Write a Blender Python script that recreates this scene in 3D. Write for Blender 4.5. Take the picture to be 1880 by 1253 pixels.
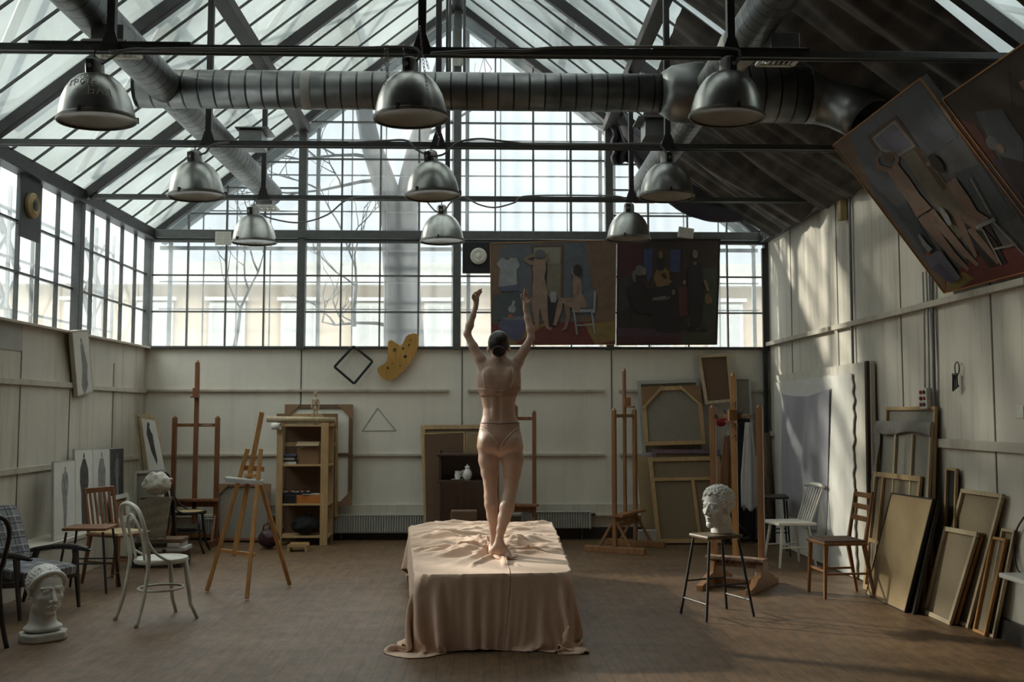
import bpy, bmesh, math, random
import numpy as np
from mathutils import Vector, Matrix, Euler
random.seed(7); np.random.seed(7)
for o in list(bpy.data.objects): bpy.data.objects.remove(o)
SC = bpy.context.scene; COL = SC.collection
R = math.radians; PI = math.pi
# ------------------------------------------------------------ camera
FPX = 1880*35/36; CH = 1.57
PITCH = math.atan(133.5/FPX); YAW = math.atan(50/FPX*math.cos(PITCH))
cam = bpy.data.cameras.new('camera'); cam.lens = 35; cam.sensor_width = 36; cam.clip_end = 400
camo = bpy.data.objects.new('camera', cam); COL.objects.link(camo)
camo.location = (0, 0, CH); camo.rotation_euler = (PI/2+PITCH, 0, -YAW)
SC.camera = camo
cam.dof.use_dof = True; cam.dof.focus_distance = 7.6; cam.dof.aperture_fstop = 3.5
# ------------------------------------------------------------ sky, sun, exposure
W = bpy.data.worlds.new('overcast_sky'); SC.world = W; W.use_nodes = True
nt = W.node_tree; nt.nodes.clear()
wo = nt.nodes.new('ShaderNodeOutputWorld'); bg = nt.nodes.new('ShaderNodeBackground')
tc = nt.nodes.new('ShaderNodeTexCoord'); sx = nt.nodes.new('ShaderNodeSeparateXYZ'); cr = nt.nodes.new('ShaderNodeValToRGB')
nt.links.new(tc.outputs['Generated'], sx.inputs[0]); nt.links.new(sx.outputs['Z'], cr.inputs[0])
cr.color_ramp.elements[0].position = 0.0; cr.color_ramp.elements[0].color = (.52, .545, .555, 1)
cr.color_ramp.elements[1].position = .52; cr.color_ramp.elements[1].color = (3.7, 3.68, 3.52, 1)
e_ = cr.color_ramp.elements.new(.40); e_.color = (.64, .67, .68, 1); e_ = cr.color_ramp.elements.new(1.0); e_.color = (4.2, 4.18, 4.0, 1)
nt.links.new(cr.outputs[0], bg.inputs[0]); bg.inputs[1].default_value = 1.45
nt.links.new(bg.outputs[0], wo.inputs[0])
SUN_AZ, SUN_EL = 60, 23      # degrees left of +Y, above the horizon
sl = bpy.data.lights.new('sun', 'SUN'); sl.energy = 7.5; sl.angle = R(3.0); sl.color = (1, .90, .77)
so = bpy.data.objects.new('sun', sl); COL.objects.link(so)
sd = Vector((-math.sin(R(SUN_AZ))*math.cos(R(SUN_EL)), math.cos(R(SUN_AZ))*math.cos(R(SUN_EL)), math.sin(R(SUN_EL))))
so.rotation_euler = sd.to_track_quat('Z', 'Y').to_euler(); so.location = sd*30
def portal(name, loc, sx_, sy_, direction):
    l = bpy.data.lights.new(name, 'AREA'); l.shape = 'RECTANGLE'; l.size = sx_; l.size_y = sy_
    l.cycles.is_portal = True
    o = bpy.data.objects.new(name, l); COL.objects.link(o); o.location = loc
    o.rotation_euler = (-Vector(direction)).to_track_quat('Z', 'Y').to_euler()
XL, XR, YB, YF, EZ, RX, RZ = -4.28, 3.65, 12.70, -3.0, 3.834, -0.36, 6.94
KS = 1.063
SILL = 2.40
SC.view_settings.view_transform = 'Standard'; SC.view_settings.look = 'None'
SC.view_settings.gamma = 1; SC.view_settings.use_curve_mapping = False
SC.view_settings.exposure = 1.02
portal('skylight_back_window', (-.3, YB+.05, 4.2), 8.2, 4.6, (0, -1, 0))
portal('skylight_roof_left', ((XL+RX)/2, 8.4, (EZ+RZ)/2+.06), 5.0, 8.8, (.62, 0, -.785))
portal('skylight_roof_right', (RX+1.0, 8.4, RZ-.80+.08), 2.6, 8.8, (-.61, 0, -.79))
portal('skylight_left_window', (XL-.05, 8.3, 3.1), 9.0, 2.0, (1, 0, 0))
# ------------------------------------------------------------ picture-to-place helper (points on real planes)
def ray(px, py):
    u = (px-940)/FPX; v = (626.5-py)/FPX
    y = math.cos(PITCH)-v*math.sin(PITCH); z = math.sin(PITCH)+v*math.cos(PITCH)
    c, s = math.cos(YAW), math.sin(YAW)
    return Vector((u*c+y*s, -u*s+y*c, z))
CAMP = Vector((0, 0, CH))
def aY(px, py, Y): r = ray(px, py); return CAMP+r*(Y/r.y)
def aX(px, py, X): r = ray(px, py); return CAMP+r*(X/r.x)
def aZ(px, py, Z=0.0): r = ray(px, py); return CAMP+r*((Z-CH)/r.z)
# ------------------------------------------------------------ materials
MATS = {}
def newmat(name):
    m = bpy.data.materials.new(name); m.use_nodes = True; MATS[name] = m
    n = m.node_tree.nodes; b = n['Principled BSDF']; return m, n, m.node_tree.links, b
def C(r, g=None, b=None):
    if g is None: r, g, b = r
    return (r, g, b, 1)
def srgb(r, g, b):
    f = lambda c: ((c/255+.055)/1.055)**2.4 if c/255 > .04045 else c/255/12.92
    return (f(r), f(g), f(b), 1)
def mix(n, l, fac, a, b, typ='MIX'):
    x = n.new('ShaderNodeMix'); x.data_type = 'RGBA'; x.blend_type = typ
    for i, v in ((0, fac), (6, a), (7, b)):
        if hasattr(v, 'type') and hasattr(v, 'links'): l.new(v, x.inputs[i])
        else: x.inputs[i].default_value = v
    return x.outputs[2]
def ramp(n, l, src, stops):
    x = n.new('ShaderNodeValToRGB'); e = x.color_ramp.elements
    while len(e) < len(stops): e.new(.5)
    for i, (p, c) in enumerate(stops):
        e[i].position = p; e[i].color = c if hasattr(c, '__len__') else (c, c, c, 1)
    l.new(src, x.inputs[0]); return x.outputs[0]
def noise(n, l, scale, detail=4, mp=(1, 1, 1), coord='Object', rough=.5, dist=0):
    t = n.new('ShaderNodeTexCoord'); m = n.new('ShaderNodeMapping'); m.inputs['Scale'].default_value = mp
    x = n.new('ShaderNodeTexNoise'); x.inputs['Scale'].default_value = scale; x.inputs['Detail'].default_value = detail
    x.inputs['Roughness'].default_value = rough; x.inputs['Distortion'].default_value = dist
    l.new(t.outputs[coord], m.inputs[0]); l.new(m.outputs[0], x.inputs[0]); return x.outputs[0]
def bump(n, l, b, h, strength=.3, dist=.01):
    x = n.new('ShaderNodeBump'); x.inputs['Strength'].default_value = strength; x.inputs['Distance'].default_value = dist
    l.new(h, x.inputs['Height']); l.new(x.outputs[0], b.inputs['Normal'])
def simple(name, col, rough=.6, metal=0, var=.25, scale=8, mp=(1, 1, 1), bmp=.15, col2=None):
    m, n, l, b = newmat(name)
    a = C(*[c*(1-var) for c in col[:3]]) if col2 is None else C(*col2[:3])
    f = noise(n, l, scale, 5, mp)
    c = ramp(n, l, f, [(.3, a), (.7, C(*col[:3]))])
    l.new(c, b.inputs['Base Color']); b.inputs['Roughness'].default_value = rough; b.inputs['Metallic'].default_value = metal
    if bmp: bump(n, l, b, f, bmp, .004)
    return m
def wood(name, col, col2, rough=.5, axis=2, scale=14):
    m, n, l, b = newmat(name); s = [9, 9, 9]; s[axis] = .7
    f = noise(n, l, scale*.35, 6, s, dist=.6); g = noise(n, l, 3, 4)
    c = ramp(n, l, f, [(.3, C(*col2[:3])), (.65, C(*col[:3]))])
    c = mix(n, l, ramp(n, l, g, [(.35, 0.0), (.75, .55)]), c, C(*[x*.45 for x in col[:3]]))
    l.new(c, b.inputs['Base Color']); b.inputs['Roughness'].default_value = rough; bump(n, l, b, f, .15, .003)
    return m
def grime_wall(name, col, dr=.55):
    m, n, l, b = newmat(name)
    big = noise(n, l, .9, 6, (1, 1, 1), rough=.6); drips = noise(n, l, 3.0, 7, (2.2, 2.2, .16), rough=.65); fine = noise(n, l, 28, 5)
    c = ramp(n, l, big, [(.3, C(*[x*.80 for x in col[:3]])), (.7, C(*col[:3]))])
    c = mix(n, l, ramp(n, l, drips, [(.50, 0.0), (.70, dr)]), c, C(col[0]*.50, col[1]*.44, col[2]*.36))
    c = mix(n, l, ramp(n, l, fine, [(.62, 0.0), (.8, .3)]), c, C(*[x*.6 for x in col[:3]]))
    l.new(c, b.inputs['Base Color']); b.inputs['Roughness'].default_value = .75; bump(n, l, b, fine, .12, .004)
    return m
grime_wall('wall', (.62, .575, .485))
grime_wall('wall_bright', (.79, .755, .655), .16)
grime_wall('batten', (.52, .47, .385))
# floor planks
m, n, l, b = newmat('floor')
t = n.new('ShaderNodeTexCoord'); mp = n.new('ShaderNodeMapping'); mp.inputs['Rotation'].default_value = (0, 0, PI/2)
br = n.new('ShaderNodeTexBrick'); br.offset = .37; br.inputs['Scale'].default_value = 1
br.inputs['Brick Width'].default_value = 2.7; br.inputs['Row Height'].default_value = .096; br.inputs['Mortar Size'].default_value = .0022
br.inputs['Color1'].default_value = (.35, .35, .35, 1); br.inputs['Color2'].default_value = (.75, .75, .75, 1); br.inputs['Mortar'].default_value = (0, 0, 0, 1)
l.new(t.outputs['Object'], mp.inputs[0]); l.new(mp.outputs[0], br.inputs[0])
grain = noise(n, l, 6, 6, (6, .5, 1), rough=.6); wear = noise(n, l, .8, 7, rough=.65); spots = noise(n, l, 5.5, 3, rough=.7)
spk = noise(n, l, 26, 2)
c = mix(n, l, ramp(n, l, grain, [(.3, 0.0), (.7, 1.0)]), C(.115, .078, .046), C(.25, .172, .104))
c = mix(n, l, .40, c, mix(n, l, 1.0, c, br.outputs[0], 'MULTIPLY'))
c = mix(n, l, ramp(n, l, wear, [(.40, 0.0), (.62, .8)]), c, C(.215, .155, .100))
c = mix(n, l, ramp(n, l, spots, [(.70, 0.0), (.76, .55)]), c, C(.36, .34, .30))
c = mix(n, l, ramp(n, l, spk, [(.77, 0.0), (.80, .7)]), c, C(.42, .40, .36))
mor = n.new('ShaderNodeMath'); mor.operation = 'SUBTRACT'; mor.inputs[0].default_value = 1; l.new(br.outputs['Fac'], mor.inputs[1])
mf = n.new('ShaderNodeMath'); mf.operation = 'MULTIPLY'; mf.inputs[1].default_value = .6; l.new(br.outputs['Fac'], mf.inputs[0])
blot = noise(n, l, 9, 6, (1.4, .7, 1), rough=.75)
c = mix(n, l, ramp(n, l, blot, [(.42, 0.0), (.62, .55)]), c, C(.046, .033, .021))
c = mix(n, l, mf.outputs[0], c, C(.02, .016, .013))
c = mix(n, l, 1.0, c, C(.86, .70, .52), 'MULTIPLY')
l.new(c, b.inputs['Base Color']); l.new(ramp(n, l, wear, [(.3, .62), (.7, .42)]), b.inputs['Roughness'])
bump(n, l, b, mor.outputs[0], .5, .004)
# glass panes: clear glass under dust
def glassmat(name, clear, dust, col=(.86, .90, .90), sc=1.6, mp=(1, 1, .35), tint=(.95, .97, .97, 1)):
    m, n, l, b = newmat(name); n.remove(b); out = n['Material Output']
    tr = n.new('ShaderNodeBsdfTransparent'); tr.inputs[0].default_value = tint
    tl = n.new('ShaderNodeBsdfTranslucent'); tl.inputs[0].default_value = C(*col)
    gl = n.new('ShaderNodeBsdfGlossy'); gl.inputs['Roughness'].default_value = .08; gl.inputs[0].default_value = (.9, .9, .9, 1)
    f = noise(n, l, sc, 6, mp, rough=.6)
    mx = n.new('ShaderNodeMixShader'); l.new(ramp(n, l, f, [(.35, clear), (.75, dust)]), mx.inputs[0])
    l.new(tr.outputs[0], mx.inputs[1]); l.new(tl.outputs[0], mx.inputs[2])
    m2 = n.new('ShaderNodeMixShader'); m2.inputs[0].default_value = .04
    l.new(mx.outputs[0], m2.inputs[1]); l.new(gl.outputs[0], m2.inputs[2]); l.new(m2.outputs[0], out.inputs[0])
    return m
glassmat('glass_window', .06, .20, (.40, .43, .44), tint=(.76, .79, .80, 1))
glassmat('glass_roof', .50, .80, (.135, .15, .148), .9, (1, 1, 1), (.72, .76, .76, 1))
simple('frame_dark', (.055, .058, .055), .5, 0, .35, 20)
simple('frame_back', (.10, .105, .10), .5, 0, .3, 12)
simple('frame_outer', (.24, .26, .27), .6, 0, .25, 12)
simple('steel_black', (.022, .021, .020), .45, 0, .4, 14)
simple('steel_brown', (.045, .034, .028), .55, 0, .4, 10)
simple('black_paint', (.012, .012, .013), .45, 0, .3, 20)
simple('black_rubber', (.010, .010, .010), .6, 0, .3, 20)
simple('aluminium', (.50, .50, .48), .33, .92, .45, 9, (1, 1, .6), .1)
simple('lamp_inside', (.30, .27, .22), .5, .3, .3, 9)
simple('lamp_lens', (.32, .30, .26), .25, 0, .3, 9)
simple('housing', (.42, .41, .38), .45, .3, .25, 16)
simple('white_plastic', (.62, .60, .52), .5, 0, .15, 12)
simple('cable_grey', (.16, .16, .16), .5, 0, .2, 10)
simple('chain_steel', (.55, .55, .54), .3, .9, .2, 30)
def duct_mat(name, axis):
    m, n, l, b = newmat(name)
    t = n.new('ShaderNodeTexCoord'); s = n.new('ShaderNodeSeparateXYZ'); l.new(t.outputs['Object'], s.inputs[0])
    k = n.new('ShaderNodeMath'); k.operation = 'MULTIPLY'; k.inputs[1].default_value = 1/.125; l.new(s.outputs[axis], k.inputs[0])
    fr = n.new('ShaderNodeMath'); fr.operation = 'FRACT'; l.new(k.outputs[0], fr.inputs[0])
    seam = ramp(n, l, fr.outputs[0], [(0, 1.0), (.07, 1.0), (.14, 0.0), (1, 0.0)])
    g = noise(n, l, 3.5, 6); g2 = noise(n, l, 16, 3)
    c = ramp(n, l, g, [(.3, C(.10, .105, .105)), (.7, C(.27, .275, .27))])
    c = mix(n, l, seam, c, C(.03, .03, .03))
    l.new(c, b.inputs['Base Color']); b.inputs['Metallic'].default_value = .85
    l.new(ramp(n, l, g2, [(.3, .32), (.7, .5)]), b.inputs['Roughness']); bump(n, l, b, seam, .7, .006)
duct_mat('duct_y', 1); duct_mat('duct_x', 0)
simple('duct_plain', (.26, .265, .26), .38, .85, .4, 6)
wood('wood_orange', (.34, .165, .065), (.22, .095, .035), .42)
wood('wood_red', (.25, .105, .042), (.15, .058, .022), .4)
wood('wood_honey', (.50, .26, .085), (.36, .17, .05), .45)
wood('wood_pine', (.52, .35, .17), (.40, .25, .11), .55)
wood('wood_pale', (.50, .40, .25), (.38, .29, .17), .6)
wood('wood_dark', (.060, .028, .016), (.03, .014, .008), .4)
wood('wood_black', (.028, .020, .016), (.014, .010, .008), .4)
wood('wood_palette', (.55, .31, .07), (.40, .20, .04), .5)
simple('canvas_back', (.23, .175, .105), .85, 0, .15, 60, (1, 1, 1), .1)
simple('canvas_warm', (.36, .25, .125), .85, 0, .2, 5)
simple('canvas_grey', (.26, .235, .19), .85, 0, .18, 40)
simple('cardboard', (.24, .14, .07), .8, 0, .15, 8)
simple('board_brown', (.14, .080, .045), .8, 0, .15, 30)
simple('board_tan', (.34, .235, .12), .8, 0, .15, 8)
simple('paper', (.62, .60, .54), .8, 0, .12, 4)
simple('paper_grey', (.42, .41, .38), .8, 0, .15, 6)
simple('charcoal', (.07, .068, .065), .9, 0, .4, 14)
simple('charcoal_light', (.26, .25, .235), .9, 0, .3, 14)
simple('plaster', (.66, .645, .60), .55, 0, .10, 9, (1, 1, 1), .15)
simple('plaster_base', (.60, .585, .53), .6, 0, .22, 9)  # slightly darker, more mottled plaster for the bust base
simple('chair_white', (.58, .56, .48), .45, 0, .3, 12)
simple('chair_cream', (.60, .58, .50), .4, 0, .1, 12)
simple('cane', (.42, .31, .15), .7, 0, .2, 60)
simple('radiator', (.40, .40, .36), .5, 0, .15, 8)
simple('burlap', (.15, .115, .075), .95, 0, .3, 60, (1, 1, 1), .5)
simple('sack', (.50, .47, .40), .8, 0, .25, 14)
simple('red_cloth', (.28, .02, .025), .8, 0, .3, 20)
simple('dark_cloth', (.016, .015, .016), .9, 0, .4, 20)
simple('white_cloth', (.50, .48, .45), .85, 0, .12, 10)
simple('grey_cloth', (.36, .35, .37), .7, 0, .15, 10)
simple('orange_box', (.46, .16, .03), .6, 0, .2, 6)
simple('maroon', (.045, .012, .012), .5, 0, .3, 8)
simple('china', (.66, .65, .60), .25, 0, .06, 6)
simple('white_trim', (.55, .54, .50), .6, 0, .1, 6)
simple('red', (.45, .03, .02), .5, 0, .1, 6)
simple('iron', (.03, .027, .025), .5, .6, .3, 10)
simple('rubber_brown', (.10, .07, .05), .6)
# drape fabric
m, n, l, b = newmat('drape'); f = noise(n, l, 2.2, 6, (3, .6, 3))
l.new(ramp(n, l, f, [(.3, C(.024, .020, .017)), (.75, C(.095, .078, .064))]), b.inputs['Base Color']); b.inputs['Roughness'].default_value = .85
simple('drape_violet', (.030, .026, .034), .85, 0, .3, 6)
# beige cotton
m, n, l, b = newmat('beige_cotton'); f = noise(n, l, 3, 3); f2 = noise(n, l, 160, 2); f3 = noise(n, l, 11, 5, (1, 1, .5), dist=1.2)
l.new(ramp(n, l, f, [(.3, C(.64, .445, .32)), (.7, C(.70, .50, .37))]), b.inputs['Base Color']); b.inputs['Roughness'].default_value = .8
b.inputs['Sheen Weight'].default_value = .15
h = n.new('ShaderNodeMath'); h.operation = 'MULTIPLY_ADD'; h.inputs[1].default_value = .12; l.new(f2, h.inputs[0]); l.new(f3, h.inputs[2])
bump(n, l, b, h.outputs[0], .45, .012)
# skin
m, n, l, b = newmat('skin'); f = noise(n, l, 7, 4); g = noise(n, l, 2.2, 3)
c = ramp(n, l, f, [(.3, C(.50, .325, .235)), (.7, C(.59, .40, .30))])
c = mix(n, l, ramp(n, l, g, [(.4, 0.0), (.75, .35)]), c, C(.56, .30, .22))
l.new(c, b.inputs['Base Color']); b.inputs['Roughness'].default_value = .5
b.inputs['Subsurface Weight'].default_value = .12; b.inputs['Subsurface Radius'].default_value = (.02, .008, .004); b.inputs['Subsurface Scale'].default_value = .5
simple('hair', (.030, .018, .012), .38, 0, .5, 30, (4, 4, .5), .5)
simple('nude_lace', (.47, .285, .195), .6, 0, .12, 80)
simple('nude_strap', (.74, .60, .52), .45, 0, .1, 50)
simple('nude_trim', (.62, .46, .35), .6, 0, .1, 90)
simple('nail', (.16, .01, .012), .3, 0, .1, 9)
def spline(pts, n_=5):
    P_ = [Vector(p) for p in pts]; out = []
    for i in range(len(P_)-1):
        p0, p1, p2, p3 = P_[max(i-1, 0)], P_[i], P_[i+1], P_[min(i+2, len(P_)-1)]
        for k_ in range(n_):
            t_ = k_/n_; out.append(.5*((2*p1)+(p2-p0)*t_+(2*p0-5*p1+4*p2-p3)*t_*t_+(3*p1-p0-3*p2+p3)*t_**3))
    return out+[P_[-1]]
def M_(x): return MATS[x] if isinstance(x, str) else x
# ------------------------------------------------------------ mesh building
class MB:
    def __init__(s): s.bm = bmesh.new(); s.mi = 0
    def _m(s, fs):
        for f in fs: f.material_index = s.mi
        return s
    def box(s, c, d, rot=None):
        r = bmesh.ops.create_cube(s.bm, size=1); M = Matrix.Translation(Vector(c))
        if rot is not None: M = M @ (rot if isinstance(rot, Matrix) else Euler(rot).to_matrix()).to_4x4()
        M = M @ Matrix.Diagonal((d[0], d[1], d[2], 1)); bmesh.ops.transform(s.bm, matrix=M, verts=r['verts'])
        return s._m({f for v in r['verts'] for f in v.link_faces})
    def bar(s, a, b, w, h=None, up=(0, 0, 1), w2=None, h2=None):
        a = Vector(a); b = Vector(b); h = w if h is None else h; z = (b-a).normalized(); u = Vector(up)
        if abs(z.dot(u)) > .98: u = Vector((0, 1, 0)) if abs(z.y) < .9 else Vector((1, 0, 0))
        x = z.cross(u).normalized(); y = x.cross(z); w2 = w if w2 is None else w2; h2 = h if h2 is None else h2; vs = []
        for p, W_, H_ in ((a, w, h), (b, w2, h2)):
            for sx_, sy_ in ((-1, -1), (1, -1), (1, 1), (-1, 1)): vs.append(s.bm.verts.new(p+x*sx_*W_/2+y*sy_*H_/2))
        fs = [s.bm.faces.new([vs[i] for i in q]) for q in ((3, 2, 1, 0), (4, 5, 6, 7), (0, 1, 5, 4), (1, 2, 6, 5), (2, 3, 7, 6), (3, 0, 4, 7))]
        return s._m(fs)
    def tube(s, pts, r, seg=10, cap=True, closed=False):
        pts = [Vector(p) for p in pts]; n_ = len(pts); rs = r if hasattr(r, '__len__') else [r]*n_
        rings = []; prev = None
        for i, p in enumerate(pts):
            if closed: t = (pts[(i+1) % n_]-pts[i-1])
            else: t = (pts[min(i+1, n_-1)]-pts[max(i-1, 0)])
            t = t.normalized() if t.length > 1e-9 else Vector((0, 0, 1))
            if prev is None:
                u = Vector((0, 0, 1)) if abs(t.z) < .9 else Vector((1, 0, 0)); x = t.cross(u).normalized()
            else:
                x = (prev-t*prev.dot(t)); x = x.normalized() if x.length > 1e-6 else t.orthogonal().normalized()
            prev = x; y = t.cross(x)
            rings.append([s.bm.verts.new(p+(x*math.cos(2*PI*k/seg)+y*math.sin(2*PI*k/seg))*rs[i]) for k in range(seg)])
        fs = []
        for i in range(n_ if closed else n_-1):
            A, B = rings[i], rings[(i+1) % n_]
            for k in range(seg): fs.append(s.bm.faces.new((A[k], A[(k+1) % seg], B[(k+1) % seg], B[k])))
        if cap and not closed: fs += [s.bm.faces.new(rings[0][::-1]), s.bm.faces.new(rings[-1])]
        return s._m(fs)
    def lathe(s, prof, c=(0, 0, 0), seg=32, rot=None, cap0=False, cap1=False, sy_=1):
        M = Matrix.Translation(Vector(c))
        if rot is not None: M = M @ (rot if isinstance(rot, Matrix) else Euler(rot).to_matrix()).to_4x4()
        rings = [[s.bm.verts.new(M @ Vector((r*math.cos(2*PI*k/seg), sy_*r*math.sin(2*PI*k/seg), z))) for k in range(seg)] for r, z in prof]
        fs = []
        for A, B in zip(rings, rings[1:]):
            for k in range(seg): fs.append(s.bm.faces.new((A[k], A[(k+1) % seg], B[(k+1) % seg], B[k])))
        if cap0: fs.append(s.bm.faces.new(rings[0][::-1]))
        if cap1: fs.append(s.bm.faces.new(rings[-1]))
        return s._m(fs)
    def prism(s, poly, depth, M=None):
        # poly in local XZ, extruded along local Y by depth
        M = M or Matrix.Identity(4)
        A = [s.bm.verts.new(M @ Vector((x, 0, z))) for x, z in poly]; B = [s.bm.verts.new(M @ Vector((x, depth, z))) for x, z in poly]
        fs = [s.bm.faces.new(A), s.bm.faces.new(B[::-1])]; k = len(poly)
        for i in range(k): fs.append(s.bm.faces.new((A[i], B[i], B[(i+1) % k], A[(i+1) % k])))
        return s._m(fs)
    def face(s, pts): return s._m([s.bm.faces.new([s.bm.verts.new(Vector(p)) for p in pts])])
    def grid(s, fn, nu, nv):
        V = [[s.bm.verts.new(Vector(fn(i/nu, j/nv))) for j in range(nv+1)] for i in range(nu+1)]
        return s._m([s.bm.faces.new((V[i][j], V[i+1][j], V[i+1][j+1], V[i][j+1])) for i in range(nu) for j in range(nv)])
    def raw(s, vs, fs):
        V = [s.bm.verts.new(tuple(v)) for v in vs]; o = []
        for f in fs:
            try: o.append(s.bm.faces.new([V[i] for i in f]))
            except ValueError: pass
        return s._m(o)
def build(mb, name, mats, parent=None, world=True, smooth=None, bevel=0, solid=0, subsurf=0, recalc=True):
    bm = mb.bm
    if recalc: bmesh.ops.recalc_face_normals(bm, faces=bm.faces)
    me = bpy.data.meshes.new(name); bm.to_mesh(me); bm.free()
    for m in (mats if isinstance(mats, (list, tuple)) else [mats]): me.materials.append(M_(m))
    o = bpy.data.objects.new(name, me); COL.objects.link(o)
    if parent is not None:
        o.parent = parent
        if world: me.transform(world_of(parent).inverted())
    if smooth is not None:
        me.shade_smooth() if smooth == 180 else me.shade_smooth()
        if smooth != 180:
            me.set_sharp_from_angle(angle=R(smooth))
    if solid: x = o.modifiers.new('thickness', 'SOLIDIFY'); x.thickness = solid; x.offset = 0
    if bevel: x = o.modifiers.new('bevel', 'BEVEL'); x.width = bevel; x.segments = 2; x.limit_method = 'ANGLE'; x.angle_limit = R(40)
    if subsurf: x = o.modifiers.new('subsurf', 'SUBSURF'); x.levels = x.render_levels = subsurf
    return o
def world_of(o):
    m = o.matrix_basis.copy()
    while o.parent: o = o.parent; m = o.matrix_basis @ m
    return m
def tag(o, label, cat, group=None):
    o['label'] = label; o['category'] = cat
    if group: o['group'] = group
    return o
def thing(name, label, cat, loc=(0, 0, 0), rz=0, group=None):
    o = bpy.data.objects.new(name, None); o.empty_display_size = .1; COL.objects.link(o); o.location = loc; o.rotation_euler = (0, 0, rz)
    return tag(o, label, cat, group)
def struct(o): o['kind'] = 'structure'; return o
def sempty(name, loc=(0, 0, 0)):
    o = bpy.data.objects.new(name, None); COL.objects.link(o); o.location = loc; return struct(o)
def dup(root, loc=None, rz=None, label=None, rot=None):
    def cp(o, par):
        c = o.copy(); COL.objects.link(c); c.parent = par
        for ch in list(o.children): cp(ch, c)
        return c
    r = cp(root, root.parent)
    if loc is not None: r.location = loc
    if rz is not None: r.rotation_euler = (0, 0, rz)
    if rot is not None: r.rotation_euler = rot
    if label: r['label'] = label
    return r
# ============================================================ ROOM SHELL
S_L = (RZ-EZ)/(RX-XL); S_R = (RZ-EZ)/(XR-RX)
def roofz(x): return EZ+(x-XL)*S_L if x <= RX else EZ+(XR-x)*S_R
BX = [XL, -2.34, -.36, 1.60, XR]
TY = [10.45, 8.345, 6.145, 3.95, 1.76, -.43]
simple('joint', (.20, .185, .155), .8, 0, .3, 6)
struct(build(MB().box(((XL+XR)/2, (YB+YF)/2, -.06), (XR-XL+.6, YB-YF+.6, .12)), 'floor', 'floor'))
struct(build(MB().box((0, 30, -.35), (160, 160, .1)), 'ground', 'frame_outer'))
# back wall, below the windows
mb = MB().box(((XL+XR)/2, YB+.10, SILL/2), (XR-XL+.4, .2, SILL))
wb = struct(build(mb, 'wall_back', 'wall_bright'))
mb = MB()
for x in (-2.33, -.29, 1.62): mb.box((x, YB-.002, SILL/2+.3), (.012, .008, SILL-.6))
build(mb, 'panel_joint', 'charcoal', wb)
mb = MB(); P = [aY(665, 792, YB-.004), aY(693, 750, YB-.004), aY(727, 791, YB-.004)]
for a, b_ in ((0, 1), (1, 2), (2, 0)): mb.bar(P[a], P[b_], .007, .003, up=(0, 1, 0))
build(mb, 'drawn_triangle', 'charcoal_light', wb)
# left wall
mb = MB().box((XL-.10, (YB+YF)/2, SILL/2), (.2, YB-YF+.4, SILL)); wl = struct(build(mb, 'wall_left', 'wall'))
mb = MB()
for y in (11.6, 10.4, 9.3, 8.4): mb.box((XL+.002, y, 1.1), (.008, .012, 2.1))
build(mb, 'panel_joint', 'joint', wl)
a = aX(0, 590, XL); mb = MB().box((XL+.004, 8.3, 2.27), (.006, 2.0, .25)); build(mb, 'repaint_patch', 'paper_grey', wl)
# right wall to the eave
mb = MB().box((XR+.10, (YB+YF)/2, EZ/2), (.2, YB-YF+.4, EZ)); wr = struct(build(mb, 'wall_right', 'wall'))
mb = MB()
for y in (11.7, 10.15, 8.6, 7.05, 5.5): mb.box((XR-.002, y, EZ/2), (.008, .014, EZ))
build(mb, 'panel_joint', 'joint', wr)
mb = MB().box(((XL+XR)/2, YF-.1, 1.9), (XR-XL+.4, .2, 3.8)); struct(build(mb, 'wall_front', 'steel_brown'))
mb = MB().prism([(XL-.2, 3.8), (XR+.2, 3.8), (RX, RZ+.1)], .2, Matrix.Translation((0, YF-.2, 0))); struct(build(mb, 'wall_front_gable', 'steel_brown'))
# battens
k = [0]
def trim(mb, mat='batten', bevel=.003):
    k[0] += 1; return struct(build(mb, 'trim_%d' % k[0], mat, bevel=bevel))
for z in (1.862, 1.049):
    for x0, x1 in ((XL, -.45), (-.23, 1.53), (1.70, XR)):
        if z < 1.5 and x0 < -1: x1 = -.30
        trim(MB().bar((x0+.01, YB-.016, z), (x1-.01, YB-.016, z), .05, .03))
    trim(MB().bar((XL+.016, YF, z+.0), (XL+.016, 10.57, z), .03, .055))
    trim(MB().bar((XL+.016, 10.73, z-.01), (XL+.016, YB, z-.01), .03, .05))
for y0, y1 in ((YF, 6.4), (6.5, 10.2), (10.3, YB)): trim(MB().bar((XR-.03, y0, 2.455), (XR-.03, y1, 2.455), .06, .05))
trim(MB().bar((XR-.018, YF, 1.336), (XR-.018, 8.0, 1.336), .036, .07)); trim(MB().bar((XR-.018, 8.1, 1.315), (XR-.018, YB, 1.315), .036, .06))
trim(MB().box(((XL+XR)/2, YB-.05, .30), (XR-XL, .10, .03)), 'wall'); trim(MB().box(((XL+XR)/2, YB-.02, .37), (XR-XL, .04, .12)), 'wall')
LZ = .39
trim(MB().box((XL+.17, 9.6, LZ-.02), (.34, 6.0, .04)), 'wall'); trim(MB().box((XL+.31, 9.6, (LZ-.04)/2), (.03, 6.0, LZ-.04)), 'wall')
for nm, c, d in (('baseboard_back', ((XL+XR)/2, YB-.02, .07), (XR-XL, .04, .14)), ('baseboard_left', (XL+.02, 4.5, .07), (.04, 14.8, .14)), ('baseboard_right', (XR-.02, 4.5, .07), (.04, 14.8, .14))):
    struct(build(MB().box(c, d), nm, 'steel_brown'))
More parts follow.
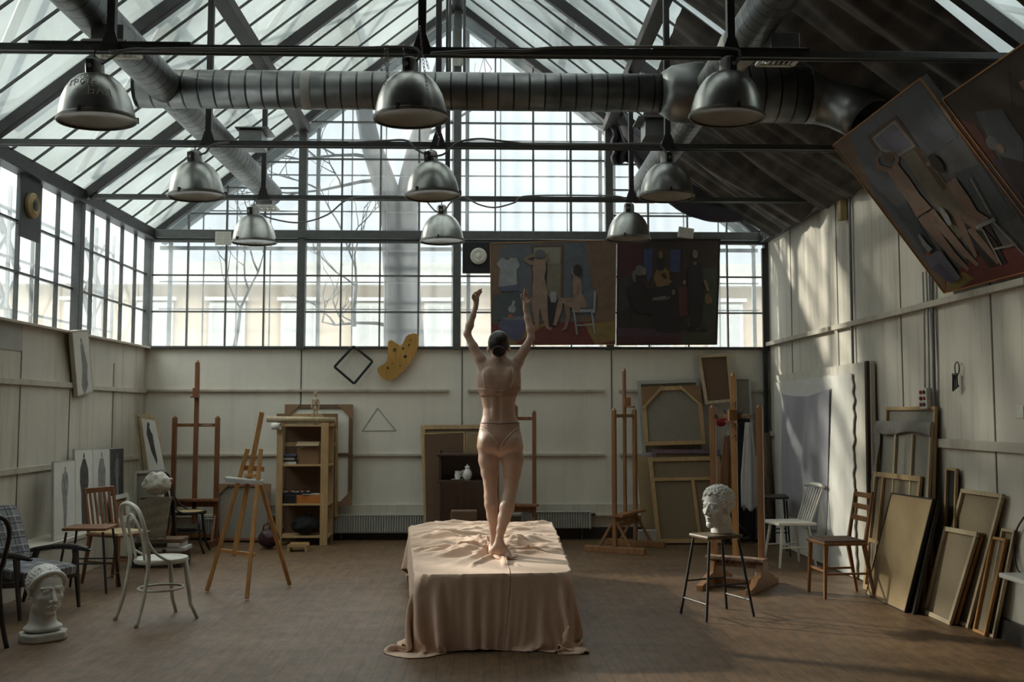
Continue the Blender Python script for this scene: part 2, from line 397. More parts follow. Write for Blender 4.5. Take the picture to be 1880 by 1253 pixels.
# ------------------------------------------------------------ windows of the back wall (lower band + gable)
wn = [0]
def window(frame, pane, outer, fm='frame_back'):
    wn[0] += 1; o = sempty('window_%d' % wn[0]); build(frame, 'window_frame', fm, o); build(pane, 'pane', 'glass_window', o)
    if outer: build(outer, 'outer_frame', 'frame_outer', o)
YO = YB+.42
for i in range(4):
    x0, x1 = BX[i], BX[i+1]; f, p, q = MB(), MB(), MB()
    nx = 4
    for j in range(1, nx): f.box((x0+(x1-x0)*j/nx, YB+.03, (SILL+EZ)/2), (.018, .04, EZ-SILL))
    for z in (2.867, 3.335): f.box(((x0+x1)/2, YB+.03, z), (x1-x0, .035, .02))
    f.box(((x0+x1)/2, YB+.03, SILL+.01), (x1-x0, .07, .035)); f.box(((x0+x1)/2, YB+.03, EZ-.03), (x1-x0, .05, .03))
    p.box(((x0+x1)/2, YB+.045, (SILL+EZ)/2), (x1-x0, .004, EZ-SILL))
    for j in range(nx+1): q.box((x0+.14+(x1-x0-.2)*j/nx, YO, (SILL+EZ)/2), (.05 if j in (0, nx) else .014, .03, EZ-SILL))
    for z in (2.442, 2.941, 3.303, 3.749): q.box(((x0+x1)/2, YO, z), (x1-x0, .03, .05 if z > 3.6 else .016))
    window(f, p, q)
# gable glazing
def gz(x): return roofz(x)-.10
for i in range(4):
    x0, x1 = BX[i], BX[i+1]; f, p, q = MB(), MB(), MB(); nx = 4
    for j in range(1, nx):
        x = x0+(x1-x0)*j/nx; f.box((x, YB+.03, (EZ+gz(x))/2), (.02 if j != 3 or i != 2 else .03, .04, gz(x)-EZ))
    rows = [4.366, 4.855, 5.344, 5.833, 6.322] if i in (1, 2) else [4.132, 4.472, 4.812, 5.152]
    for z in rows:
        a, b_ = x0, x1
        if i < 2 and z > gz(x0): a = XL+(z+.1-EZ)/S_L
        if i > 1 and z > gz(x1): b_ = XR-(z+.1-EZ)/S_R
        if b_ > a+.05: f.box(((a+b_)/2, YB+.03, z), (b_-a, .035, .02))
    poly = [(x0, EZ), (x1, EZ), (x1, gz(x1)), (x0, gz(x0))] if i not in (0, 3) else ([(x0, EZ), (x1, EZ), (x1, gz(x1))] if i == 0 else [(x0, EZ), (x1, EZ), (x0, gz(x0))])
    p.prism(poly, .004, Matrix.Translation((0, YB+.043, 0)))
    for j in range(nx+1):
        x = x0+.12+(x1-x0-.18)*j/nx; q.box((x, YO, (EZ+gz(x)+.1)/2), (.05 if j in (0, nx) else .014, .03, max(.05, gz(x)-EZ+.1)))
    for z in (3.94, 4.249, 4.738, 5.216, 5.694):
        a, b_ = x0, x1
        if i < 2 and z > gz(x0): a = XL+(z+.1-EZ)/S_L
        if i > 1 and z > gz(x1): b_ = XR-(z+.1-EZ)/S_R
        if b_ > a+.05: q.box(((a+b_)/2, YO, z), (b_-a, .03, .016))
    window(f, p, q)
for i, x in enumerate(BX):
    top = EZ+.05 if i in (0, 4) else roofz(x)-.02
    trim(MB().box((x, YB-.01, (SILL+top)/2-.01), (.10 if i in (1, 2, 3) else .09, .12, top-SILL+.02)), 'frame_back', .006)
trim(MB().box(((XL+XR)/2, YB-.03, EZ+.02), (XR-XL, .14, .10)), 'frame_back', .006)
trim(MB().box(((XL+XR)/2, YB-.04, EZ-.07), (XR-XL, .05, .035)), 'frame_back', .004)
trim(MB().box(((XL+XR)/2, YB-.01, SILL+.005), (XR-XL, .1, .03)), 'frame_dark', .004)
for sgn, xa in ((0, XL), (1, XR)):
    trim(MB().bar((xa, YB+.4, EZ+.02), (RX, YB+.4, RZ-.02), .16, .16), 'frame_outer'); trim(MB().bar((xa, YB, EZ+.02), (RX, YB, RZ), .10, .14), 'steel_black')
# left wall windows by bay
WY = [YB]+TY+[YF]
for i in range(6):
    y1, y0 = WY[i], WY[i+1]; f, p, q = MB(), MB(), MB()
    for j in range(1, 5): f.box((XL-.02, y0+(y1-y0)*j/5, (SILL+EZ)/2), (.04, .018, EZ-SILL))
    for z in (2.867, 3.335): f.box((XL-.02, (y0+y1)/2, z), (.035, y1-y0, .02))
    p.box((XL-.04, (y0+y1)/2, (SILL+EZ)/2), (.004, y1-y0, EZ-SILL))
    if i > 3: f.box((XL-.10, (y0+y1)/2, (SILL+EZ)/2), (.02, y1-y0, EZ-SILL+.1))  # solid sheet added outside the unseen near windows to keep front light out
    ym, h = (y0+y1)/2, 2.6
    xo = XL-.45
    for j in range(5): q.box((xo, y0+(y1-y0)*j/4, (SILL+EZ)/2), (.03, .03, EZ-SILL))
    for z in (2.6, 3.12, 3.6): q.box((xo, ym, z), (.03, y1-y0, .025))
    for j in range(2):
        za, zb = SILL+j*.65, SILL+(j+1)*.65
        q.bar((xo-.1, y1-.1, za), (xo-.1, y1-.7, zb), .05); q.bar((xo-.1, y1-.7, za), (xo-.1, y1-.1, zb), .05)
    window(f, p, q, 'frame_dark')
for y in TY: trim(MB().box((XL+.02, y, (SILL+EZ)/2), (.09, .11, EZ-SILL)), 'frame_dark', .005)
trim(MB().box((XL+.02, (YB+YF)/2, EZ+.01), (.16, YB-YF, .14)), 'steel_black', .01); trim(MB().box((XL+.02, (YB+YF)/2, SILL), (.10, YB-YF, .025)), 'batten', .004)
trim(MB().box((XR-.02, (YB+YF)/2, EZ+.02), (.18, YB-YF, .16)), 'steel_black', .01)
trim(MB().box((XR-.06, YB-.06, 1.85), (.05, .05, 3.7)), 'steel_black', .004)
# ------------------------------------------------------------ roof
ceil = sempty('ceiling', (RX, 4, RZ))
for side, xa in (('l', XL), ('r', XR)):
    mb = MB(); zo = .02
    yg = TY[2]-.5; mb.face([(xa, yg, EZ+zo), (xa, YB+.5, EZ+zo), (RX, YB+.5, RZ+zo), (RX, yg, RZ+zo)]); build(mb, 'roof_glass', 'glass_roof', ceil, solid=.004)
    build(MB().face([(xa, YF, EZ+zo), (xa, yg, EZ+zo), (RX, yg, RZ+zo), (RX, YF, RZ+zo)]), 'roof_light_block', 'steel_brown', ceil, solid=.03)  # opaque cover added over the unseen near roof to cut fill light
    mb = MB(); L = WY
    for i in range(len(L)-1):
        for j in range(1, 5):
            y = L[i+1]+(L[i]-L[i+1])*j/5; mb.bar((xa, y, EZ-.01), (RX, y, RZ-.01), .013, .022)
    build(mb, 'glazing_bar', 'frame_dark', ceil)
    for y in TY:
        d = -1 if side == 'l' else 1
        build(MB().bar((xa, y, EZ-.02), (RX, y, RZ-.06), .075, .12), 'rafter', 'steel_black', ceil, bevel=.004)
    # outer lattice lying over the glass
    mb = MB()
    for i in range(len(L)-1):
        y0, y1 = L[i+1], L[i]
        for a_, b_ in ((0.0, .5), (.5, 1.0)):
            A = lambda t_, y_: (xa+(RX-xa)*t_, y_, EZ+(RZ-EZ)*t_+.28)
            mb.bar(A(a_, y0), A(b_, y1), .07, .03); mb.bar(A(a_, y1), A(b_, y0), .07, .03)
    for t_ in (.33, .66): mb.bar((xa+(RX-xa)*t_, YF, EZ+(RZ-EZ)*t_+.30), (xa+(RX-xa)*t_, YB+.5, EZ+(RZ-EZ)*t_+.30), .10, .05)
    for y in L: mb.bar((xa, y+.35, EZ+.3), (RX, y+.35, RZ+.3), .12, .06)
    build(mb, 'outer_truss', 'frame_outer', ceil)
for x in (BX[1], BX[3]): build(MB().bar((x, YF, roofz(x)-.12), (x, YB, roofz(x)-.12), .14, .12), 'purlin', 'steel_brown', ceil, bevel=.006)
build(MB().bar((RX, YF, RZ-.06), (RX, YB, RZ-.06), .14, .12), 'ridge_beam', 'steel_black', ceil, bevel=.006)
for y in TY[:3]:
    build(MB().bar((XL, y, EZ+.02), (XR, y, EZ+.02), .035, .045).bar((XL, y+.045, EZ+.02), (XR, y+.045, EZ+.02), .02, .05), 'tie_bar', 'frame_dark', ceil, bevel=.003)
    for x in (BX[1], RX-.04, 1.56):
        build(MB().bar((x, y, EZ+.02), (x, y, roofz(x)-.1), .05, .05).prism([(-.07, -.04), (.07, -.04), (.028, .09), (-.028, .09)], .012, Matrix.Translation((x, y-.03, EZ+.03))), 'hanger', 'steel_black', ceil, bevel=.003)
for x, y in ((-.36, 9.8), (-.22, 10.1)): build(MB().tube([(x, y, 4.7), (x, y, RZ-.1)], .016), 'hanger_pipe', 'frame_dark', ceil)
for x in (-2.34, 1.56):
    build(MB().bar((x+.5 if x < 0 else x-.5, TY[2], EZ+.045), (x-.5 if x < 0 else x+.5, TY[2], EZ+.045), .07, .012), 'splice_plate', 'steel_black', ceil)
# ------------------------------------------------------------ outside
bld = thing('building', 'long ochre and grey facade beyond the back windows', 'building', (0, 34, 0))
mb = MB().box((0, 40, 3.0), (70, 10, 6.6)); build(mb, 'facade', simple('ochre_render', (.50, .40, .30), .8, 0, .12, 2), bld)
mb = MB().box((0, 34.9, 3.0), (70, .3, .25)).box((0, 34.8, 6.2), (70, .6, .3)); build(mb, 'cornice', 'paper', bld)
mb = MB().box((0, 34.95, .6), (70, .12, 1.9)); build(mb, 'plinth', 'paper', bld)
mb = MB().box((0, 40, 6.6), (70, 9.6, .7)); build(mb, 'roof', 'paper_grey', bld)
w0 = None
for i, x in enumerate(np.arange(-14, 16, 2.5)):
    for z, h in ((4.6, 1.7), (1.4, 1.9)):
        if w0 is None or z != zz[0]:
            w0 = build(MB().box((0, 0, 0), (1.25, .1, h)).box((0, -.06, h/2+.12), (1.5, .2, .12)), 'window', 'paper', bld, world=False); zz = (z,)
            pn = build(MB().box((-.27, -.06, 0), (.46, .04, h*.86)).box((.27, -.06, 0), (.46, .04, h*.86)), 'pane', 'paper_grey', w0, world=False)
        w0.location = (x, .88, z)
tre = thing('tree', 'bare forked tree trunk standing right outside the back windows', 'tree', (-1.1, 15.5, 0))
def T(px, py): return aY(px, py, 15.5)
mb = MB()
mb.tube([Vector((-1.0, 15.5, -.4)), T(742, 640), T(738, 520), T(735, 440)], [.36, .32, .28, .30], 12)
mb.tube([T(735, 450), T(720, 380), T(700, 320), T(680, 262), T(668, 200), T(660, 120), T(640, 20)], [.25, .21, .18, .16, .13, .11, .07], 12)
mb.tube([T(740, 450), T(745, 380), T(755, 320), T(768, 260), T(790, 190), T(815, 90)], [.23, .19, .17, .15, .12, .07], 12)
tr_o = build(mb, 'trunk', simple('bark', (.012, .013, .016), .9, 0, .3, 10), tre, smooth=60)
mb = MB(); rnd = random.Random(3)
def twig(p, d, L_, r, n_):
    pts = [p]; 
    for k_ in range(5): d = (d+Vector((rnd.uniform(-.35, .35), rnd.uniform(-.2, .2), rnd.uniform(-.2, .3)))).normalized(); pts.append(pts[-1]+d*L_/5)
    mb.tube(pts, [r*(1-.15*k_) for k_ in range(6)], 5)
    if n_ > 0:
        for k_ in (2, 3, 4, 5): twig(pts[k_], (d+Vector((rnd.uniform(-1, 1), rnd.uniform(-.3, .3), rnd.uniform(-.3, .8)))).normalized(), L_*.6, r*.5, n_-1)
for p, d in ((T(690, 290), (-1, 0, .2)), (T(668, 200), (-1, 0, .5)), (T(775, 250), (1, 0, .5)), (T(700, 330), (-1, 0, -.1)), (T(725, 600), (-1, 0, .3)), (T(430, 640), (0, 0, 1)), (T(650, 600), (.3, 0, 1))):
    twig(Vector(p), Vector(d).normalized(), 1.6, .035, 2)
build(mb, 'branches', 'bark', tre)
# ============================================================ OVERHEAD: LAMPS, DUCTS, CABLES, DRAPES
def make_lamp(label):
    t = thing('pendant_lamp', label, 'pendant lamp', group=None)
    pr = [(.045, .262), (.075, .262), (.10, .252), (.135, .222), (.165, .180), (.188, .130), (.203, .075), (.212, .02), (.214, .006)]
    mb = MB().lathe(pr, seg=44); build(mb, 'lamp_shade', 'aluminium', t, world=False, smooth=50, solid=.003)
    mb = MB().lathe([(.212, .012), (.224, .010), (.226, 0), (.222, -.008), (.212, -.006)], seg=44); build(mb, 'rim', 'lamp_rim', t, world=False, smooth=40)
    mb = MB().lathe([(.001, .028), (.10, .024), (.211, .004)], seg=40); build(mb, 'lens', 'lamp_lens', t, world=False, smooth=60)
    mb = MB().lathe([(.001, .365), (.030, .364), (.046, .352), (.052, .33), (.054, .262), (.060, .255)], seg=28); build(mb, 'housing', 'housing', t, world=False, smooth=50)
    mb = MB().box((-.008, -.060, .30), (.046, .045, .085)); bx_ = build(mb, 'gear_box', 'black_paint', t, world=False, bevel=.006)
    mb = MB().lathe([(.001, 0), (.013, 0), (.013, .006)], (-.008, -.0835, .30), 14, rot=(PI/2, 0, 0)); build(mb, 'terminal_cap', 'housing', bx_, world=False)
    mb = MB().tube([(0, 0, .36), (0, 0, .40), (.012, 0, .415), (0, 0, .43), (-.010, 0, .42)], .005, 8); build(mb, 'hook', 'steel_black', t, world=False, smooth=180)
    for a in (-100, 20, 140):
        m_ = MB().box((.222*math.cos(R(a)), .222*math.sin(R(a)), .012), (.02, .014, .034), Euler((0, 0, R(a)))); build(m_, 'clip', 'steel_black', t, world=False)
    return t
simple('lamp_rim', (.20, .19, .17), .45, .6, .3, 14)
lamp0 = make_lamp('x')
LAMPS = [
 (178, 221, TY[2], .03, -.06, 'scratched aluminium bell lamp at far left with letters scrawled on its shade'),
 (755, 217, TY[2], .02, -.03, 'bell lamp at top centre with loose steel chains draped beside it'),
 (1334, 215, TY[2], .03, .04, 'mottled bell lamp at top right in front of the dark drapes'),
 (361, 360, TY[1], .02, -.05, 'left bell lamp in the middle row, hanging in front of the sloping glass'),
 (794, 359, TY[1], .0, -.04, 'rust-speckled bell lamp in the middle row below the ridge'),
 (1224, 361, TY[1], .0, .02, 'right bell lamp in the middle row under the long right duct'),
 (467, 445, TY[0], .02, -.01, 'smallest bell lamp on the left, level with the window transom'),
 (812, 443, TY[0], .0, -.02, 'bright bell lamp in the far row beside the middle window post'),
 (1154, 439, TY[0], .02, .02, 'far right small bell lamp hanging just above the paintings')]
for i, (px, py, y, ax, ay, lab) in enumerate(LAMPS):
    p = aY(px, py, y); l_ = lamp0 if i == 0 else dup(lamp0)
    l_.location = p; l_.scale = (KS,)*3; l_.rotation_euler = (ax, ay, random.uniform(-.5, .5) if i not in (0, 1, 2) else (.1, -.1, .25)[i]); l_['label'] = lab; l_['group'] = 'bell lamps hung in three rows'
    # suspension hook reaches the tie bar
    mb = MB().bar(p+Vector((0, 0, .445)), (p.x, y, EZ+.02), .008)
    if EZ+.0 > p.z+.445: w_ = build(mb, 'hanging_wire', 'steel_black', l_)
# scrawl on the first shade
def glyph(strokes, O, s):   # strokes on the bell's surface facing the camera: (u across, v up)
    mb = MB()
    for st in strokes:
        pts = []
        for u, v in st:
            z = O[1]+v*s; x = O[0]+u*s
            r = np.interp(z, [.006, .02, .075, .130, .180, .222, .252, .262], [.214, .212, .203, .188, .165, .135, .10, .075])+.003
            pts.append((x, -math.sqrt(max(r*r-x*x, 1e-4)), z))
        mb.tube(pts, .0030, 5)
    return mb
G = {'Р': [[(0, 0), (0, 1), (.5, .9), (.5, .5), (0, .45)]], 'О': [[(.3, 0), (0, .3), (.1, .9), (.5, .9), (.6, .4), (.3, 0)]], 'Т': [[(.3, 0), (.3, 1)], [(0, 1), (.7, 1)]],
     'Г': [[(0, 0), (0, 1), (.5, 1)]], 'Б': [[(.5, 1), (0, 1), (0, 0), (.5, .1), (.5, .5), (0, .5)]], 'А': [[(0, 0), (.3, 1), (.6, 0)], [(.12, .4), (.5, .4)]], 'Л': [[(0, 0), (.3, 1), (.6, 0)]], 'Е': [[(.5, 1), (0, 1), (0, 0), (.5, 0)], [(0, .5), (.4, .5)]], 'Н': [[(0, 0), (0, 1)], [(.5, 0), (.5, 1)], [(0, .5), (.5, .5)]]}
mbs = []
for k_, (ch, u, v, s) in enumerate([('Г', -.100, .165, .034), ('Р', -.074, .163, .040), ('О', -.040, .166, .038), ('Т', -.008, .168, .038), ('Н', .026, .166, .034), ('Б', .012, .100, .052), ('А', .056, .098, .050), ('Л', .098, .094, .046), ('Т', -.050, .212, .024), ('Е', -.026, .214, .024)]):
    mbs.append(build(glyph(G[ch], (u, v), s), 'scrawled_letter', 'white_trim', lamp0, world=False))
# ducts
def duct(name, label, pts, r, mat, cap_mat='black_paint', seg=28):
    t = thing(name, label, 'air duct', Vector(pts[0]))
    mb = MB().tube(pts, r, seg, cap=False); build(mb, 'pipe', mat, t, smooth=60, solid=.006)
    return t
HD = CH+2.60
DL = duct('air_duct', 'long spiral metal air duct running back along the left roof slope', [(-2.55, -2.5, HD), (-2.55, 11.75, HD)], .133, 'duct_y')
DR = duct('air_duct', 'long spiral metal air duct running back along the right side below the dark drapes', [(1.80, -2.5, HD), (1.80, 11.2, HD)], .133, 'duct_y')
DC = duct('air_duct', 'thick spiral metal cross duct spanning between the two long ducts', [(-2.78, 7.89, HD), (1.45, 7.89, HD)], .150, 'duct_x')
build(MB().lathe([(.001, 0), (.153, 0), (.153, .03)], (-2.79, 7.89, HD), 28, rot=(0, PI/2, 0)), 'end_cap', 'steel_black', DC)
for x in (-1.43, ): build(MB().lathe([(.152, -.04), (.156, -.03), (.156, .03), (.152, .04)], (x, 7.89, HD), 30, rot=(0, PI/2, 0)), 'joint_band', 'paper_grey', DC, smooth=50)
build(MB().lathe([(.160, -.30), (.218, -.21), (.25, -.03), (.25, .03), (.23, .05)], (1.72, 7.89, HD), 32, rot=(0, PI/2, 0)), 'collar', 'duct_plain', DC, smooth=40, solid=.004)
mb = MB(); el = [(1.72, 7.89, HD), (2.66, 7.89, HD)]; build(mb.tube(el, 215/1000*KS, 30, cap=False), 'wide_pipe', 'duct_x', DC, smooth=60, solid=.006); build(MB().lathe([(.205, -.05), (.236, -.04), (.238, .04), (.205, .06)], (2.65, 7.89, HD), 32, rot=(0, PI/2, 0)), 'joint_band', 'duct_plain', DC, smooth=40)
mb = MB().tube([(2.63, 7.89, HD), (2.76, 7.87, HD-.03), (2.88, 7.80, HD-.10), (2.97, 7.70, HD-.20), (3.03, 7.58, HD-.32)], [.229, .222, .21, .20, .19], 24, cap=False); build(mb, 'elbow', 'duct_plain', DC, smooth=35, solid=.004)
def vent(parent, c, lab=None, sx_=.22, sy_=.16, mat='white_plastic'):
    mb = MB().box((c[0], c[1], c[2]+.05), (sx_*.8, sy_, .12)); v = build(mb, 'vent_box', 'duct_plain', parent, bevel=.004)
    mb = MB(); x0, x1, y0, y1 = c[0]-sx_/2, c[0]+sx_/2, c[1]-sy_/2-.05, c[1]+sy_/2+.05
    for a, b_ in (((x0, y0), (x1, y0)), ((x1, y0), (x1, y1)), ((x1, y1), (x0, y1)), ((x0, y1), (x0, y0))): mb.bar((a[0], a[1], c[2]-.02), (b_[0], b_[1], c[2]-.02), .03, .015)
    for k_ in range(1, 7): x = x0+(x1-x0)*k_/7; mb.box((x, c[1], c[2]-.015), (.008, y1-y0, .014), (0, .5, 0))
    build(mb, 'grille', mat, v)
vent(DL, (-2.43, 6.40, HD-.21), sx_=.26, sy_=.20); vent(DR, (1.97, 6.43, HD-.21), sx_=.24, sy_=.2)
vent(DL, (-2.55, 11.5, HD-.19), sx_=.24, sy_=.2); vent(DR, (1.80, 10.95, HD-.19), sx_=.22, sy_=.2)
for d_, x, y in ((DL, -2.26, 9.6), (DR, 1.59, 9.15)): build(MB().box((x, y, HD+.05), (.22, .26, .16)).box((x+(.02 if x < 0 else -.02), y, HD+.14), (.32, .34, .015)), 'side_box', 'duct_plain', d_, bevel=.004)
# white tape wrapped round near end of the right duct
p_ = aY(1375, 75, 6.1); build(MB().lathe([(.138, -.10), (.143, -.05), (.148, 0), (.142, .08), (.138, .12)], (1.80, 6.86, HD), 26, rot=(PI/2, 0, 0)), 'tape_wrap', 'paper_grey', DR, smooth=50)
# transom vent plates
for (px, py, w_, h_, lab) in ((410, 438, .20, .17, 'small white louvred vent plate on the transom near the left far lamp'), (843, 113, .18, .11, 'small grey louvred vent high on the middle window post'), (1259, 428, .20, .14, 'tilted white vent plate on the transom above the dark painting')):
    p = aY(px, py, YB-.12); t = thing('vent_plate', lab, 'vent', p)
    t.rotation_euler = (0, .15 if px > 1200 else 0, 0)
    mb = MB().box((0, 0, 0), (w_, .02, h_)); pl_ = build(mb, 'plate', 'white_plastic', t, world=False, bevel=.003)
    mb = MB()
    for k_ in range(6): mb.box((-w_*.23, -.012, -h_*.4+h_*.8*k_/5), (w_*.38, .008, .006)).box((w_*.23, -.012, -h_*.4+h_*.8*k_/5), (w_*.38, .008, .006))
    build(mb, 'louvre', 'paper_grey', t, world=False)
# cables
def cable(label, pts, r=.009, mat='cable_grey'):
    P_ = [Vector(p) for p in pts]; out = []
    for i in range(len(P_)-1):
        p0, p1, p2, p3 = P_[max(i-1, 0)], P_[i], P_[i+1], P_[min(i+2, len(P_)-1)]
        for k_ in range(8):
            t_ = k_/8; out.append(.5*((2*p1)+(p2-p0)*t_+(2*p0-5*p1+4*p2-p3)*t_*t_+(3*p1-p0-3*p2+p3)*t_**3))
    out.append(P_[-1]); o = build(MB().tube(out, r, 6), 'cable', mat, smooth=180); return tag(o, label, 'cable')
def pl(Y, *px): return [aY(a, b_, Y) for a, b_ in px]
cable('grey cable sagging between the left and middle lamps of the far row', pl(TY[0]-.06, (478, 392), (500, 402), (550, 409), (600, 395), (640, 366), (700, 360), (775, 362)))
cable('grey cable sagging to the right of the middle lamp of the far row', pl(TY[0]-.06, (785, 372), (800, 388), (815, 388), (828, 372), (850, 362), (880, 376), (910, 381), (945, 372), (970, 360), (1120, 360), (1150, 366)))
cable('thin cable looping along the second tie bar to the rust-speckled lamp', pl(TY[1]-.06, (640, 262), (700, 259), (745, 258), (765, 275), (790, 286), (815, 283), (840, 262), (880, 255), (930, 260), (1000, 266), (1190, 264), (1215, 270), (1224, 285)))
cable('cable lying along the front tie bar and dropping to the chain-draped lamp', pl(TY[2]-.06, (200, 95), (300, 90), (500, 90), (640, 89), (745, 86), (770, 96), (765, 112)))
cable('cable lying along the front tie bar and curling to the mottled lamp', pl(TY[2]-.06, (790, 98), (900, 92), (960, 93), (1040, 87), (1320, 88), (1358, 100), (1350, 118), (1340, 122)))
cable('short cable curling from the tie bar to the scrawled lamp', pl(TY[2]-.06, (186, 118), (205, 106), (225, 94), (250, 90), (280, 92)))
cable('short cable curling from the second tie bar to the left middle row lamp', pl(TY[1]-.06, (366, 284), (378, 280), (390, 266), (420, 262)))
# garland chains beside the top centre lamp
def chain(label, pts):
    mb = MB(); P_ = [Vector(p) for p in pts]; seg = []
    for a, b_ in zip(P_, P_[1:]):
        n_ = max(2, int((b_-a).length/.022))
        for k_ in range(n_): seg.append((a.lerp(b_, k_/n_), (b_-a).normalized()))
    for i, (p, d) in enumerate(seg):
        q = d.orthogonal().normalized(); q = q if i % 2 else d.cross(q)
        mb.tube([p+d*.014*math.cos(a_)+q*.007*math.sin(a_) for a_ in [2*PI*k_/8 for k_ in range(8)]], .0024, 4, closed=True)
    o = build(mb, 'chain', 'chain_steel'); return tag(o, label, 'chain', 'loose chains by the centre lamp')
yc = TY[2]-.10
chain('steel chain hanging left of the top centre lamp in a long loop', pl(yc, (711, 86), (713, 120), (708, 150), (703, 175), (694, 200), (689, 230)))
chain('steel chain hanging from the tie bar just left of the lamp housing', pl(yc, (741, 86), (743, 110), (740, 140), (734, 150)))
chain('steel chain hanging from the ridge hanger in front of the lamp shade', pl(yc-.12, (771, 52), (774, 85), (778, 120), (784, 160), (790, 190), (792, 212)))
chain('steel chain knotted around the ridge hanger behind the lamp', pl(TY[2]+.02, (779, 60), (775, 90), (782, 110), (788, 130)))
chain('short steel chain hanging from the right rim of the top centre lamp', pl(TY[1]-.12, (800, 238), (806, 255), (803, 270)))
chain('steel chain on the far left of the top centre lamp', pl(yc, (707, 86), (706, 110), (712, 135)))
# drapes under the right roof slope
def drape(label, y0, y1, s0, s1, mat='drape', seed=1, sag=.22, gap=None, extra=0, nf=26):
    rr = np.random.RandomState(seed); ph = rr.rand(12)*6.28; fr = rr.uniform(4, 14, 12); tl = rr.uniform(-2.5, 2.5, 12)
    def fn(u, v):
        s = s0(v) + (s1(v)-s0(v))*u; y = y0+(y1-y0)*v
        if gap and s > .45: y -= gap*v**10*math.sin(PI*(s-.45)/.55)
        x = 1.6+(XR-.03-1.6)*s; z = roofz(x)-.14
        bay = abs(math.sin(PI*(y-TY[0])/2.07)); e = math.sin(PI*min(max(s, 0), 1))
        dz = -sag*bay*(.35+.65*e)-extra*e
        w = sum(math.sin(fr[k_]*(y+tl[k_]*.12*s)+ph[k_]+1.2*math.sin(2*s+ph[-k_-1])) for k_ in range(12))/12
        w = w*2.2; w = w/(1+abs(w)*.4)
        return (x+.03*w, y+.05*math.sin(3*s+ph[0]), z+dz+.10*w*(.45+.55*e)-.06+.018*math.sin(31*y+4*s+ph[3])*(.3+e))
    mb = MB().grid(fn, 26, int((y1-y0)*26)); o = build(mb, 'drape', mat, smooth=180, recalc=False); tag(o, label, 'drape', 'dark drapes under the right roof slope'); return o
drape('broad dark brown drape slung under the right roof slope nearest the camera', -2.9, 6.10, lambda v: .02, lambda v: .93, seed=2, sag=.10, gap=.45)
drape('wide dark drape slung below the roof glass above the tilted painting', 6.14, 8.36, lambda v: .03+.03*math.sin(9*v), lambda v: .915, seed=4, sag=.03)
drape('dark drape slung below the roof glass behind the right elbow of the duct', 8.42, 11.8, lambda v: .06+.08*v*v, lambda v: .97-.04*v, seed=5, sag=.12)
# violet-black swag near the back wall
def fs(u, v):
    a = Vector((1.60, 12.35, 5.34)); b_ = Vector((3.56, 12.2, 4.10)); p = a.lerp(b_, u)
    low = .62*math.sin(PI*u)**.9+.02; hh = low*(.25+.75*v)+.07*math.sin(26*v+5*u)
    return (p.x-.12*math.sin(PI*u)*v, p.y-.35*math.sin(PI*v)-.1*math.sin(14*v+3*u), p.z+.10*(1-v)-hh*(1 if u > .06 else .6)+(0))
o = build(MB().grid(fs, 40, 26), 'drape', 'drape_violet', smooth=180, recalc=False); tag(o, 'violet-black swag drooping across the gable window at the right corner', 'drape')
o = build(MB().grid(lambda u, v: (1.62+.30*u+.02*math.sin(20*v), 12.5-.05*math.sin(16*u), 5.40-.23*u-.66*v*(1-.45*u)), 24, 12), 'drape', 'drape_violet', smooth=180, recalc=False, solid=.004)
tag(o, 'small pleated dark cloth hanging from the purlin at the right of the gable window', 'drape')
# ------------------------------------------------------------ round vents in black panels
for (P0, lab, onleft) in ((None, 'black panel with a round brass-ringed fan set in the left window', True), (None, 'black panel with a round cream vent beside the big painting', False)):
    if onleft:
        t = thing('fan_panel', lab, 'fan', (XL+.03, aX(55, 378, XL+.03).y, aX(55, 378, XL+.03).z)); t.rotation_euler = (0, 0, -PI/2+PI)
        bx_ = MB().box((0, 0, 0), (.40, .02, .64)); sc = .12; mt = 'cane'
    else:
        p = aY(875, 474, YB-.07); t = thing('fan_panel', lab, 'fan', p); bx_ = MB().box((-.0, 0, 0), (.36, .02, .40)); sc = .105; mt = 'white_plastic'
        bx_.box((0, -.012, 0), (.02, .01, .40))
    if onleft: t.rotation_euler = (0, 0, PI/2)
    build(bx_, 'panel', 'black_paint', t, world=False, bevel=.003)
    off = (.025, .02) if not onleft else (0, 0)
    mb = MB().lathe([(sc*.3, .035), (sc*.62, .05), (sc*.72, .04), (sc*.80, .045), (sc, .03), (sc, 0)], (off[0], -.01, off[1]), 36, rot=(PI/2, 0, 0)); build(mb, 'ring', mt, t, world=False, smooth=40)
    mb = MB().lathe([(.001, .052), (sc*.35, .05), (sc*.5, .038)], (off[0], -.01, off[1]), 28, rot=(PI/2, 0, 0)); build(mb, 'hub', mt if not onleft else 'black_paint', t, world=False, smooth=40)
